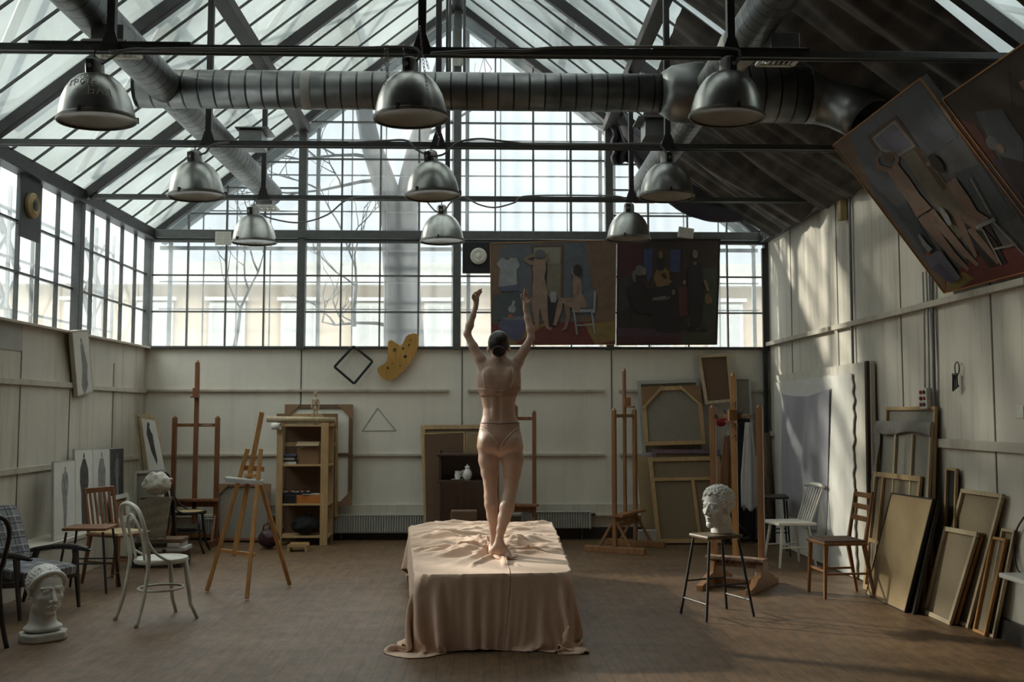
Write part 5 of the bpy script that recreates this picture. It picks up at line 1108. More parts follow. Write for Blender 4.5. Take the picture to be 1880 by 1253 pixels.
stretcher('red-brown edged canvas between the tall one and the low one in the rightmost group', quad((1745, 975), (1802, 979), (1752, 1143), (1702, 1121), .08, .15), 'wood_honey', 'canvas_back', w=.02, group=G2)
stretcher('low pale framed canvas back at the front of the rightmost group', quad((1733, 967), (1794, 978), (1742, 1141), (1692, 1121), .12, .20), 'wood_pale', 'canvas_back', w=.035, group=G2)
stretcher('narrow dark canvas standing at the far right of the floor stack', quad((1838, 970), (1862, 974), (1822, 1156), (1800, 1146), .04, .09), 'wood_pale', 'canvas_back', w=.02, group=G2)
stretcher('half hidden brown canvas between the tall canvas and the narrow one', quad((1820, 985), (1846, 990), (1806, 1140), (1784, 1130), .06, .12), 'wood_honey', 'canvas_back', w=.02, group=G2)
# table corner at the right edge
pt = aY(1833, 1052, 5.2)
t = thing('table', 'pale table corner entering the photo at the right edge', 'table', (pt.x+.45, 4.8, 0)); 
xt0, xt1 = pt.x, XR-.16
build(MB().box(((xt0+xt1)/2, 4.85, pt.z-.012), (xt1-xt0, .70, .025)), 'tabletop', 'paper', t, bevel=.006)
for x, y in ((xt1-.03, 4.53), (xt1-.03, 5.17), (xt0+.20, 4.53), (xt0+.20, 5.12)): build(MB().tube([(x, y, pt.z-.01), (x, y, 0)], .014, 8), 'leg', 'frame_dark', t)
cable('black lamp cable arching up the right wall above the table', [rwl(a, b_, .03) for a, b_ in ((1880, 950), (1866, 975), (1861, 1010), (1868, 1045), (1880, 1056))], .006, 'black_rubber')
# ---- chairs
def chair_frame(t, w, d, sh, mat, lr=.018, splay=.05, seat_mat=None, rail=True, round_=False, square=False):
    L_ = []
    for sx_, sy_ in ((-1, -1), (1, -1), (-1, 1), (1, 1)):
        a = (sx_*(w/2-.02), sy_*(d/2-.03), sh-.02); b_ = (sx_*(w/2-.02+splay), sy_*(d/2-.03+splay), 0)
        mb = MB().bar(b_, a, lr*1.3, lr*1.3, w2=lr*2, h2=lr*2) if square else MB().tube([b_, a], [lr*.75, lr], 10)
        build(mb, 'leg', mat, t, world=False, bevel=.002 if square else 0)
# slatted chair (left), dark stool, armchair, etc.
def place(t, p, rz): t.location = Vector((p[0], p[1], 0)); t.rotation_euler = (0, 0, rz)
def slat_chair(label, mat, seat_mat, ns, loc, rz, w=.40, d=.40, sh=.45, hb=.84, horiz=False, rake=.08):
    t = thing('dining_chair', label, 'chair')
    build(MB().box((0, 0, sh), (w, d, .03)), 'seat_frame', mat, t, world=False, bevel=.01)
    build(MB().box((0, 0, sh+.018), (w-.03, d-.03, .02)), 'seat', seat_mat, t, world=False, bevel=.009)
    for sx_ in (-1, 1):
        build(MB().bar((sx_*(w/2-.03), -d/2+.03, sh-.01), (sx_*(w/2-.02), -d/2+.01, 0), .034, .034, w2=.022, h2=.022), 'leg', mat, t, world=False, bevel=.003)
        build(MB().bar((sx_*(w/2-.03), d/2-.03, sh), (sx_*(w/2-.02), d/2+.05, 0), .034, .034, w2=.022, h2=.022), 'leg', mat, t, world=False, bevel=.003)
        build(MB().bar((sx_*(w/2-.03), d/2-.02, sh-.02), (sx_*(w/2-.03), d/2-.02+rake, hb), .034, .028, w2=.024, h2=.02), 'back_post', mat, t, world=False, bevel=.003)
        build(MB().bar((sx_*(w/2-.025), -d/2+.02, sh*.45), (sx_*(w/2-.025), d/2+.02, sh*.45), .018, .018), 'stretcher', mat, t, world=False)
    build(MB().bar((-w/2+.03, -d/2+.02, sh*.5), (w/2-.03, -d/2+.02, sh*.5), .018, .018), 'stretcher', mat, t, world=False)
    Y_ = lambda z: d/2-.02+rake*(z-sh)/(hb-sh)
    if horiz:
        for z in (hb-.04, hb-.14, hb-.24): build(MB().bar((-w/2+.03, Y_(z), z), (w/2-.03, Y_(z), z), .014, .045), 'back_slat', mat, t, world=False, bevel=.003)
    else:
        build(MB().bar((-w/2+.02, Y_(hb), hb-.01), (w/2-.02, Y_(hb), hb-.01), .022, .05), 'top_rail', mat, t, world=False, bevel=.006); build(MB().bar((-w/2+.03, Y_(sh+.06), sh+.06), (w/2-.03, Y_(sh+.06), sh+.06), .016, .03), 'lower_rail', mat, t, world=False)
        for k_ in range(ns): x = (-w/2+.03)+(w-.06)*(k_+1)/(ns+1); build(MB().bar((x, Y_(sh+.06), sh+.06), (x, Y_(hb-.02), hb-.02), .020, .010, up=(0, 1, 0)), 'back_slat', mat, t, world=False)
    place(t, loc, rz); return t
# brown chair at right: faces the platform (towards -X), its back on the right
cB_ = (aZ(1489, 1088)+aZ(1498, 1100)+aZ(1576, 1087)+aZ(1591, 1099))/4
slat_chair('orange-brown wooden chair with three horizontal back slats standing by the right stack', 'wood_orange', 'board_brown', 0, cB_, -PI/2+.0+.08, horiz=True, w=.38, d=.40, sh=.46, hb=.90)
# slatted chair at left, faces right
cL = (aZ(194, 1070)+aZ(226, 1083)+aZ(258, 1068))/3+Vector((-.10, .12, 0))
slat_chair('dark orange chair with vertical back slats and a cane seat by the drawings', 'wood_red', 'cane', 5, cL, PI/2-.45, w=.40, d=.40, sh=.45, hb=.86)
# white spindle chair
cW = (aZ(1432, 1033)+aZ(1442, 1043)+aZ(1512, 1043))/3+Vector((-.05, .05, 0))
t = thing('spindle_chair', 'cream white spindle-back chair standing before the grey satin cloth', 'chair')
build(MB().box((0, 0, .44), (.40, .42, .028)).box((0, 0, .452), (.36, .38, .012)), 'seat', 'chair_cream', t, world=False, bevel=.014)
for sx_ in (-1, 1):
    for sy_ in (-1, 1): build(MB().tube([(sx_*.14, sy_*.14, .43), (sx_*.19, sy_*.20, 0)], [.017, .011], 10), 'leg', 'chair_cream', t, world=False)
    build(MB().tube([(sx_*.165, -.17, .20), (sx_*.165, .17, .20)], .009, 8), 'stretcher', 'chair_cream', t, world=False)
build(MB().tube([(-.165, 0, .20), (.165, 0, .20)], .009, 8), 'stretcher', 'chair_cream', t, world=False)
for k_ in range(7): x = -.165+.33*k_/6; build(MB().tube([(x*.85, .17, .45), (x, .30, .80)], [.008, .006] if 0 < k_ < 6 else [.011, .009], 8), 'spindle', 'chair_cream', t, world=False)
build(MB().tube([(-.20, .29, .815), (-.1, .31, .825), (0, .316, .828), (.1, .31, .825), (.20, .29, .815)], [.018, .022, .022, .022, .018], 10), 'top_rail', 'chair_cream', t, world=False, smooth=180)
place(t, cW, -PI/2+.15)
# bentwood chairs
def bentwood(label, mat, seat_mat, loc, rz, sh=.45, arms=True):
    t = thing('bentwood_chair', label, 'chair'); r = .20
    build(MB().lathe([(.001, .0), (r-.03, .0), (r-.03, .012), (.001, .012)], (0, 0, sh+.002), 36), 'seat', seat_mat, t, world=False, smooth=40)
    build(MB().lathe([(r-.035, -.015), (r-.005, -.018), (r+.004, 0), (r-.005, .018), (r-.035, .016)], (0, 0, sh), 40), 'seat_ring', mat, t, world=False, smooth=60)
    for sx_ in (-1, 1): build(MB().tube([(sx_*.135, -.13, sh-.01), (sx_*.145, -.15, sh*.6), (sx_*.155, -.17, sh*.25), (sx_*.18, -.215, 0)], [.018, .017, .014, .012], 10), 'leg', mat, t, world=False, smooth=180)
    pts = []
    for sx_ in (-1, 1):
        s_ = [(sx_*.19, .27, 0), (sx_*.175, .215, sh*.4), (sx_*.165, .175, sh), (sx_*.185, .20, sh+.15), (sx_*.195, .235, sh+.30), (sx_*.155, .26, sh+.40)]
        pts.append(s_)
    lp = pts[0]+[(-.08, .27, sh+.435), (0, .272, sh+.445), (.08, .27, sh+.435)]+pts[1][::-1]
    build(MB().tube(spline(lp), .0155, 10), 'back_loop', mat, t, world=False, smooth=180)
    il = [(-.075, .165, sh), (-.095, .19, sh+.14), (-.10, .22, sh+.25), (-.06, .245, sh+.33), (0, .25, sh+.36), (.06, .245, sh+.33), (.10, .22, sh+.25), (.095, .19, sh+.14), (.075, .165, sh)]
    build(MB().tube(spline(il), .011, 8), 'inner_loop', mat, t, world=False, smooth=180)
    if arms:
        for sx_ in (-1, 1): build(MB().tube(spline([(sx_*.186, .205, sh+.19), (sx_*.205, .15, sh+.09), (sx_*.205, .07, sh+.03), (sx_*.20, .02, sh+.01)]), .010, 8), 'side_brace', mat, t, world=False, smooth=180)
    build(MB().tube([(.155*math.cos(a), .165*math.sin(a)-.0, sh*.52) for a in [2*PI*k_/28 for k_ in range(28)]], .010, 8, closed=True), 'leg_ring', mat, t, world=False, smooth=180)
    place(t, loc, rz); return t
cc = (aZ(236, 1138)+aZ(260, 1149)+aZ(325, 1125)+aZ(351, 1136))/4
bentwood('worn white bentwood chair standing alone on the left of the floor', 'chair_white', 'chair_white', cc, 2.31)
c2 = aZ(345, 1018)+Vector((-.05, .15, 0))
bentwood('black bentwood chair with a yellow seat in front of the corner easel', 'wood_black', 'cane', c2, PI/2+.1, arms=True)
c3 = aZ(28, 1182)+Vector((-.32, -.10, 0))
bentwood('black bentwood chair cut off by the left edge of the photo beside the classical head', 'wood_black', 'wood_black', c3, -2.3)
# dark stool left
def stool(label, corners, zt, tops, mat_t, mat_l, low=True, seat=None):
    ctr = sum((Vector(c_) for c_ in corners), Vector())/4
    t = thing('stool', label, 'stool', ctr)
    for f_, s_ in zip(corners, tops): build(MB().tube([Vector(f_)+Vector((0, 0, .004)), Vector((s_[0], s_[1], zt-.012))], .011, 8), 'leg', mat_l, t)
    tc_ = sum((Vector((s_[0], s_[1], zt)) for s_ in tops), Vector())/4
    sq = [tc_+(Vector((s_[0], s_[1], zt))-tc_)*1.22 for s_ in tops]
    build(MB().raw([p for p in sq]+[p+Vector((0, 0, .028)) for p in sq], [(3, 2, 1, 0), (4, 5, 6, 7), (0, 1, 5, 4), (1, 2, 6, 5), (2, 3, 7, 6), (3, 0, 4, 7)]), 'seat', mat_t, t, bevel=.010)
    for k_, (i, j) in enumerate(((0, 1), (1, 2), (2, 3), (3, 0))):
        h = (.13 if k_ % 2 == 0 else .26)/zt; f1 = Vector(corners[i]).lerp(Vector((tops[i][0], tops[i][1], zt)), h); f2 = Vector(corners[j]).lerp(Vector((tops[j][0], tops[j][1], zt)), h)
        build(MB().tube([f1, f2], .007, 8), 'stretcher', mat_l, t)
    return t
F_ = [aZ(1250, 1128), aZ(1297, 1144), aZ(1384, 1134), aZ(1334, 1119)]
ctr = sum(F_, Vector())/4; ZS = aY(1300, 990, F_[1].y+.08).z
tp_ = [(ctr+(p-ctr)*.62) for p in F_]; sh_ = aY(1308, 984, ctr.y).x-ctr.x
stool('black metal stool with a worn wooden seat carrying the curly-haired plaster head', F_, ZS-.01, [(p.x, p.y) for p in tp_], 'wood_black' if 0 else 'stool_top' if 'stool_top' in MATS else simple('stool_top', (.16, .12, .06), .5, 0, .5, 10, (1, 1, 1), .2, (.05, .03, .02)), 'steel_black')
STOOL = (ctr, ZS)
F2 = [aZ(95, 1038), aZ(110, 1092), aZ(196, 1092), aZ(166, 1040)]
F2 = [Vector((-3.55, 9.35, 0)), Vector((-3.42, 8.98, 0)), Vector((-3.02, 8.98, 0)), Vector((-3.12, 9.38, 0))]
d0 = aZ(195, 1092); F2 = [d0+Vector(v) for v in ((-.46, .36, 0), (-.44, 0, 0), (0, 0, 0), (-.02, .38, 0))]
c_ = sum(F2, Vector())/4; tp_ = [c_+(p-c_)*.72 for p in F2]
stool('dark metal stool with a wooden seat behind the plaid armchair', F2, aY(140, 972, c_.y).z, [(p.x, p.y) for p in tp_], 'wood_red', 'steel_black')
# dark stool behind, in front of the draped panel
F3 = [aY(1394, 950, 11.4), aY(1400, 950, 11.0), aY(1450, 950, 11.0), aY(1444, 950, 11.4)]
for p in F3: p.z = 0
c_ = sum(F3, Vector())/4; tp_ = [c_+(p-c_)*.80 for p in F3]
stool('black stool standing between the right easel and the white panel', F3, aY(1420, 916, 11.1).z, [(p.x, p.y) for p in tp_], 'wood_black', 'steel_black')
# ---- armchair
m, n, l, b = newmat('plaid')
tcx = n.new('ShaderNodeTexCoord'); sp = n.new('ShaderNodeSeparateXYZ'); l.new(tcx.outputs['Object'], sp.inputs[0])
def stripe(axis, freq, w0, off=0):
    a = n.new('ShaderNodeMath'); a.operation = 'MULTIPLY_ADD'; a.inputs[1].default_value = freq; a.inputs[2].default_value = off; l.new(sp.outputs[axis], a.inputs[0])
    f = n.new('ShaderNodeMath'); f.operation = 'FRACT'; l.new(a.outputs[0], f.inputs[0])
    g = n.new('ShaderNodeMath'); g.operation = 'LESS_THAN'; g.inputs[1].default_value = w0; l.new(f.outputs[0], g.inputs[0]); return g.outputs[0]
c = mix(n, l, stripe(0, 7, .30), C(.22, .22, .235), C(.15, .15, .165)); c = mix(n, l, stripe(1, 7, .30), c, C(.13, .13, .145))
for ax in (0, 1): c = mix(n, l, stripe(ax, 7, .06, .2), c, C(.03, .03, .035)); c = mix(n, l, stripe(ax, 7, .04, .7), c, C(.55, .54, .52))
l.new(c, b.inputs['Base Color']); b.inputs['Roughness'].default_value = .95; bump(n, l, b, noise(n, l, 120, 2), .2, .003)
t = thing('armchair', 'plaid armchair with dark wooden arms at the left edge', 'armchair')
def cushion(w, d, h, M, name, mat):
    mb = MB(); r = bmesh.ops.create_cube(mb.bm, size=1); bmesh.ops.subdivide_edges(mb.bm, edges=mb.bm.edges, cuts=7, use_grid_fill=True)
    for v in mb.bm.verts:
        x, y, z = v.co*2; e = (1-abs(x)**6)*(1-abs(y)**6); k_ = .62+.38*max(0, e)**.5
        v.co = Vector((x*w/2*(1-.04*abs(y)**4), y*d/2*(1-.04*abs(x)**4), z*h/2*k_))
    bmesh.ops.transform(mb.bm, matrix=M, verts=mb.bm.verts); return build(mb, name, mat, t, world=False, smooth=180, subsurf=1)
cushion(.54, .56, .13, Matrix.Translation((0, -.02, .40)) @ Euler((.07, 0, 0)).to_matrix().to_4x4(), 'seat_cushion', 'plaid')
bc = cushion(.54, .62, .11, Matrix.Translation((0, 0, 0)), 'back_cushion', 'plaid'); bc.location = (0, .36, .66); bc.rotation_euler = (R(68)+.0, 0, 0)
for sx_ in (-1, 1):
    x = sx_*.31
    build(MB().tube(spline([(x, -.36, .565), (x, -.34, .56), (x, -.2, .575), (x, .0, .57), (x, .25, .53), (x, .32, .51)], 4), [.012]+[.018+.010*min(1, i/6) for i in range(12)]+[.026-.001*i for i in range(8)], 10), 'arm', 'wood_black', t, world=False, smooth=180)
    build(MB().bar((x, -.20, .56), (x, -.26, .02), .05, .035, w2=.025, h2=.022), 'leg', 'wood_black', t, world=False, bevel=.005)
    build(MB().bar((x, .24, .52), (x, .38, .02), .05, .035, w2=.025, h2=.022), 'leg', 'wood_black', t, world=False, bevel=.005)
    build(MB().bar((x, -.24, .33), (x, .30, .27), .03, .05), 'side_rail', 'wood_black', t, world=False, bevel=.004)
build(MB().box((0, -.24, .33), (.6, .03, .05)).box((0, .28, .28), (.6, .03, .05)), 'cross_rail', 'wood_black', t, world=False)
t.scale = (.93, .93, .86); pa = aZ(130, 1134); place(t, pa+Vector((-.40, .14, 0)), PI/2-.40)
# ============================================================ SIGNED-DISTANCE MODELLING (bodies, heads, sacks)
def sd_cap(a, b, ra, rb): 
    a = np.array(a, float); b = np.array(b, float); ab = b-a; L2 = float(ab@ab)+1e-12
    def f(p): t = np.clip(((p-a)@ab)/L2, 0, 1); return np.linalg.norm(p-a-t[..., None]*ab, axis=-1)-(ra+(rb-ra)*t)
    r = max(ra, rb); return f, np.minimum(a, b)-r, np.maximum(a, b)+r
def sd_ell(c, r, rot=None):
    c = np.array(c, float); r = np.array(r, float); Rm = np.array(Euler(rot).to_matrix()) if rot is not None else np.eye(3)
    def f(p): q = (p-c)@Rm; k0 = np.linalg.norm(q/r, axis=-1); k1 = np.linalg.norm(q/(r*r), axis=-1)+1e-9; return k0*(k0-1)/k1
    m_ = r.max(); return f, c-m_, c+m_
def sd_loft(sl):
    """sl: rows z, cx, cy, half width, half depth"""
    S_ = np.array(sl, float); S_ = S_[np.argsort(S_[:, 0])]
    def f(p):
        z = p[..., 2]; g = [np.interp(z, S_[:, 0], S_[:, k_]) for k_ in range(1, 5)]
        q = np.sqrt(((p[..., 0]-g[0])/g[2])**2+((p[..., 1]-g[1])/g[3])**2); d = (q-1)*np.minimum(g[2], g[3])
        return np.maximum(d, np.maximum(S_[0, 0]-z, z-S_[-1, 0]))
    m_ = max(S_[:, 3].max(), S_[:, 4].max())
    return f, np.array([S_[:, 1].min()-m_, S_[:, 2].min()-m_, S_[0, 0]]), np.array([S_[:, 1].max()+m_, S_[:, 2].max()+m_, S_[-1, 0]])
def combine(P_, prims):
    """prims: (op, k, (f, lo, hi)); op '+' smooth union, '-' smooth cut"""
    d = np.full(P_.shape[:-1], 9.0)
    for op, k_, (f, lo, hi) in prims:
        e = f(P_)
        if op == '+': h = np.clip(.5+.5*(d-e)/k_, 0, 1); d = d*(1-h)+e*h-k_*h*(1-h)
        else: h = np.clip(.5-.5*(d+e)/k_, 0, 1); d = d*(1-h)-e*h+k_*h*(1-h)
    return d
def sdf_mesh(prims, vox, pad=.03):
    lo = np.min([p[2][1] for p in prims if p[0] == '+'], axis=0)-pad; hi = np.max([p[2][2] for p in prims if p[0] == '+'], axis=0)+pad
    n_ = np.ceil((hi-lo)/vox).astype(int)+1
    ax = [lo[i]+vox*np.arange(n_[i]) for i in range(3)]; D_ = np.full(tuple(n_), .2)
    for op, k_, (f, l_, h_) in prims:
        a = np.maximum(0, ((l_-k_-.03-lo)/vox).astype(int)); b_ = np.minimum(n_, ((h_+k_+.03-lo)/vox).astype(int)+2)
        if np.any(b_ <= a): continue
        G_ = np.stack(np.meshgrid(ax[0][a[0]:b_[0]], ax[1][a[1]:b_[1]], ax[2][a[2]:b_[2]], indexing='ij'), -1); e = f(G_)
        s_ = (slice(a[0], b_[0]), slice(a[1], b_[1]), slice(a[2], b_[2])); d = D_[s_]
        if op == '+': h = np.clip(.5+.5*(d-e)/k_, 0, 1); D_[s_] = d*(1-h)+e*h-k_*h*(1-h)
        else: h = np.clip(.5-.5*(d+e)/k_, 0, 1); D_[s_] = d*(1-h)-e*h+k_*h*(1-h)
    # surface nets
    ins = D_ < 0; c8 = [(i, j, k_) for i in (0, 1) for j in (0, 1) for k_ in (0, 1)]
    N_ = [x-1 for x in D_.shape]; cnt = sum(ins[i:i+N_[0], j:j+N_[1], k_:k_+N_[2]].astype(np.int8) for i, j, k_ in c8)
    act = (cnt > 0) & (cnt < 8); idx = np.argwhere(act); vid = np.full(act.shape, -1); vid[act] = np.arange(len(idx))
    acc = np.zeros((len(idx), 3)); num = np.zeros(len(idx))
    for a in range(8):
        for b_ in range(a+1, 8):
            ca, cb = np.array(c8[a]), np.array(c8[b_])
            if np.abs(ca-cb).sum() != 1: continue
            da = D_[tuple((idx+ca).T)]; db = D_[tuple((idx+cb).T)]; m_ = (da < 0) != (db < 0); t_ = da/(da-db+1e-12)
            acc[m_] += (ca+(cb-ca)*t_[:, None])[m_]; num[m_] += 1
    V_ = lo+vox*(idx+acc/num[:, None]); F_ = []
    for ax_ in range(3):
        u, v = [(1, 2), (2, 0), (0, 1)][ax_]; sh = list(D_.shape); A = [slice(None)]*3; B_ = [slice(None)]*3; A[ax_] = slice(0, -1); B_[ax_] = slice(1, None)
        x = ins[tuple(A)] != ins[tuple(B_)]; e = np.argwhere(x); e = e[(e[:, u] > 0) & (e[:, v] > 0)]
        e = e[(e[:, u] < N_[u]) & (e[:, v] < N_[v])]
        du, dv = np.zeros(3, int), np.zeros(3, int); du[u] = 1; dv[v] = 1
        q = np.stack([vid[tuple((e-du-dv).T)], vid[tuple((e-dv).T)], vid[tuple(e.T)], vid[tuple((e-du).T)]], 1); fl_ = ins[tuple(e.T)]
        q[~fl_] = q[~fl_][:, ::-1]; F_.append(q)
    return V_, np.concatenate(F_)
def np_mesh(name, V_, F_, mat, parent=None, smooth=True, local=None):
    me = bpy.data.meshes.new(name); me.vertices.add(len(V_)); me.vertices.foreach_set('co', np.asarray(V_, dtype=np.float32).ravel())
    F_ = np.asarray(F_, dtype=np.int32); k_ = F_.shape[1]; me.loops.add(F_.size); me.loops.foreach_set('vertex_index', F_.ravel())
    me.polygons.add(len(F_)); me.polygons.foreach_set('loop_start', np.arange(len(F_), dtype=np.int32)*k_); me.polygons.foreach_set('loop_total', np.full(len(F_), k_, dtype=np.int32))
    me.update(calc_edges=True); me.validate(); me.materials.append(M_(mat))
    if smooth: me.shade_smooth()
    o = bpy.data.objects.new(name, me); COL.objects.link(o)
    if parent is not None:
        o.parent = parent
        if not local: me.transform(world_of(parent).inverted())
    return o
def smooth_mod(o, it=3, f=.5): x = o.modifiers.new('smooth', 'SMOOTH'); x.iterations = it; x.factor = f; return o
# ============================================================ PLATFORM AND DRAPED SHEET
QP = np.array([(-.46, 6.70), (.585, 6.76), (.66, 9.85), (-.72, 9.60)]); ZP = .505
t = thing('posing_platform', 'low wooden posing platform under the beige sheet', 'platform', (0, 8.2, 0))
ins_ = lambda k_: [tuple(QP.mean(0)+(p-QP.mean(0))*k_) for p in QP]
qi = ins_(.955)
build(MB().raw([(x, y, ZP-.05) for x, y in qi]+[(x, y, ZP-.012) for x, y in qi], [(3, 2, 1, 0), (4, 5, 6, 7), (0, 1, 5, 4), (1, 2, 6, 5), (2, 3, 7, 6), (3, 0, 4, 7)]), 'top', 'wood_pine', t)
for x, y in ins_(.93): build(MB().box((x, y, (ZP-.05)/2), (.07, .07, ZP-.05)), 'leg', 'wood_pine', t)
def cloth_sim():
    h = .026; x0, x1, y0, y1 = -1.06, 1.13, 6.20, 10.0
    nx, ny = int((x1-x0)/h)+1, int((y1-y0)/h)+1
    X, Y = np.meshgrid(np.linspace(x0, x1, nx), np.linspace(y0, y1, ny), indexing='ij')
    hx, hy = (x1-x0)/(nx-1), (y1-y0)/(ny-1)
    rs = np.random.RandomState(11)
    # pulled towards the standing point: slack gathers there
    cx, cy = .07, 7.62
    dx, dy = X-cx, Y-cy; r = np.hypot(dx, dy)+1e-6; g = np.exp(-(r/1.0)**2)
    pull = .16*g*np.minimum(1, r/.25)
    X2 = X-dx/r*pull; Y2 = Y-dy/r*pull*(1.0)
    back = np.clip((Y-8.2)/1.2, 0, 1); X2 = X2+.05*np.sin(7*Y+2*X)*back; Y2 = Y2-.10*back*np.sin(3.1*X+1)
    def smooth_noise(n_, s_):
        a = rs.randn(nx, ny)
        for _ in range(n_): a = (a+np.roll(a, 1, 0)+np.roll(a, -1, 0)+np.roll(a, 1, 1)+np.roll(a, -1, 1))/5
        return a/a.std()*s_
    Z = ZP+.02+np.abs(smooth_noise(8, .012))+np.abs(smooth_noise(30, .012)); P_ = np.stack([X2, Y2, Z], -1); O_ = P_.copy()
    E = []
    cd = np.maximum(np.hypot(X-QP[0][0], Y-QP[0][1])*((X < QP[0][0]) & (Y < QP[0][1])), np.hypot(X-QP[1][0], Y-QP[1][1])*((X > QP[1][0]) & (Y < QP[1][1])))
    MK = np.where(cd > .62, 0.0, 1.0)
    def add(a, b_, L_, st):
        A, B_ = MK[a], MK[b_]; m0 = min(A.shape[0], B_.shape[0]); m1 = min(A.shape[1], B_.shape[1]); E.append((a, b_, L_, st*A[:m0, :m1]*B_[:m0, :m1]))
    s = np.s_
    for k_ in (0, 1):
        add(s[k_:nx-1:2, :], s[k_+1:nx:2, :], hx, 1.0); add(s[:, k_:ny-1:2], s[:, k_+1:ny:2], hy, 1.0)
    d_ = math.hypot(hx, hy)
    for k_ in (0, 1):
        add(s[k_:nx-1:2, :-1], s[k_+1:nx:2, 1:], d_, .10); add(s[k_:nx-1:2, 1:], s[k_+1:nx:2, :-1], d_, .10)
    for k_ in (0, 1, 2, 3):
        add(s[k_:nx-2:4, :], s[k_+2:nx:4, :], 2*hx, .05); add(s[:, k_:ny-2:4], s[:, k_+2:ny:4], 2*hy, .05)
    nrm = []; c_ = QP.mean(0)
    for i in range(4):
        a, b_ = QP[i], QP[(i+1) % 4]; e = b_-a; n_ = np.array([e[1], -e[0]])/np.linalg.norm(e)
        if (c_-a)@n_ > 0: n_ = -n_
        nrm.append((a, n_))
    nz = smooth_noise(14, 1.0)
    gdt = 9.8*(1/60)**2*.6
    steps = 210
    for st in range(steps):
        V = (P_-O_)*.975; O_ = P_.copy(); P_ = P_+V; P_[..., 2] -= gdt
        dsw = np.stack([(P_[..., 0]-a[0])*n_[0]+(P_[..., 1]-a[1])*n_[1] for a, n_ in nrm], -1); hang = (P_[..., 2] < ZP-.04)
        ga = gdt*(.75 if st < 150 else .12)*(1+.6*nz)
        for i, (a, n_) in enumerate(nrm):
            m_ = hang & (dsw[..., i] > .012); P_[..., 0][m_] -= ga[m_]*n_[0]; P_[..., 1][m_] -= ga[m_]*n_[1]
        for it in range(12):
            for a, b_, L_, k_ in E:
                A, B_ = P_[a], P_[b_]; m0 = min(A.shape[0], B_.shape[0]); m1 = min(A.shape[1], B_.shape[1]); A = A[:m0, :m1]; B_ = B_[:m0, :m1]
                d = B_-A; l_ = np.sqrt((d*d).sum(-1))+1e-9; c = (k_*.5*(l_-L_)/l_)[..., None]*d; A += c; B_ -= c
        # collisions
        ds = np.stack([(P_[..., 0]-a[0])*n_[0]+(P_[..., 1]-a[1])*n_[1] for a, n_ in nrm], -1); dm = ds.max(-1); wi = ds.argmax(-1)
        top = ZP-P_[..., 2]; inside = (dm < .006) & (top > 0)
        up = inside & ((top < .045) | (-dm > .07)) ; out = inside & ~up
        P_[..., 2][up] = ZP
        for i, (a, n_) in enumerate(nrm):
            m_ = out & (wi == i); P_[..., 0][m_] -= (ds[..., i][m_]-.006)*n_[0]; P_[..., 1][m_] -= (ds[..., i][m_]-.006)*n_[1]
        fl_ = P_[..., 2] < .006; P_[..., 2][fl_] = .006
        for m_, mu in ((up, .85), (fl_, .35), (out, .15)):
            for q in (0, 1): P_[..., q][m_] = O_[..., q][m_]+(P_[..., q][m_]-O_[..., q][m_])*(1-mu)
    return P_, MK, nx, ny
CP, MKc, nx_, ny_ = cloth_sim()
def up2(A):
    n0, n1 = A.shape[:2]; x = np.arange(0, n0-.99, .5)
    def it(A, n_):
        B_ = np.empty((2*n_-1,)+A.shape[1:]); B_[::2] = A; p = np.concatenate([A[:1], A, A[-1:]]); B_[1::2] = (-p[:-3]+9*p[1:-2]+9*p[2:-1]-p[3:])/16; return B_
    A = it(A, n0); return np.swapaxes(it(np.swapaxes(A, 0, 1), n1), 0, 1)
CP = up2(CP); nx_, ny_ = 2*nx_-1, 2*ny_-1
Xr, Yr = np.meshgrid(np.linspace(-1.06, 1.13, nx_), np.linspace(6.20, 10.0, ny_), indexing='ij')
MKc = np.where(np.maximum(np.hypot(Xr-QP[0][0], Yr-QP[0][1])*((Xr < QP[0][0]) & (Yr < QP[0][1])), np.hypot(Xr-QP[1][0], Yr-QP[1][1])*((Xr > QP[1][0]) & (Yr < QP[1][1]))) > .575, 0.0, 1.0)
# long tension folds running out from the standing point
cx, cy = .07, 7.62; dx, dy = CP[..., 0]-cx, CP[..., 1]-cy; r = np.hypot(dx, dy); th = np.arctan2(dy, dx)
on = np.clip((CP[..., 2]-(ZP-.03))/.03, 0, 1)
fold = np.zeros_like(r)
for a, wd, ln, am, bend in ((2.75, .07, .9, .026, .2), (3.25, .05, .85, .028, -.1), (.35, .08, .75, .030, .2), (-.25, .06, .8, .022, -.15), (-.75, .05, .6, .020, .2), (2.1, .07, .9, .026, .3), (1.35, .09, 1.2, .030, -.3), (1.0, .06, 1.0, .028, .25), (-2.3, .05, .5, .020, .3), (3.9, .05, .6, .016, 0), (1.7, .05, 1.6, .034, .3), (.75, .05, 1.5, .030, -.2)):
    dth = (th-a-bend*r+PI) % (2*PI)-PI; w_ = wd+.03/(r+.12); fold += am*np.exp(-(dth/w_)**2)*np.clip(r/.12, 0, 1)*np.clip(1-(r/ln/1.5)**2, 0, 1)
rs_ = np.random.RandomState(2)
for k_ in range(190):
    bx0, by0, a_, l0, w0 = rs_.uniform(-.6, .55), rs_.uniform(7.5, 9.8), rs_.uniform(-.5, .5), rs_.uniform(.08, .30), rs_.uniform(.011, .028)
    u = (CP[..., 0]-bx0)*math.cos(a_)+(CP[..., 1]-by0)*math.sin(a_); v = -(CP[..., 0]-bx0)*math.sin(a_)+(CP[..., 1]-by0)*math.cos(a_)+.3*u*u
    fold += rs_.uniform(.008, .030)*np.exp(-(u/l0)**2-np.abs(v/w0)**1.4)
CP[..., 2] += fold*on
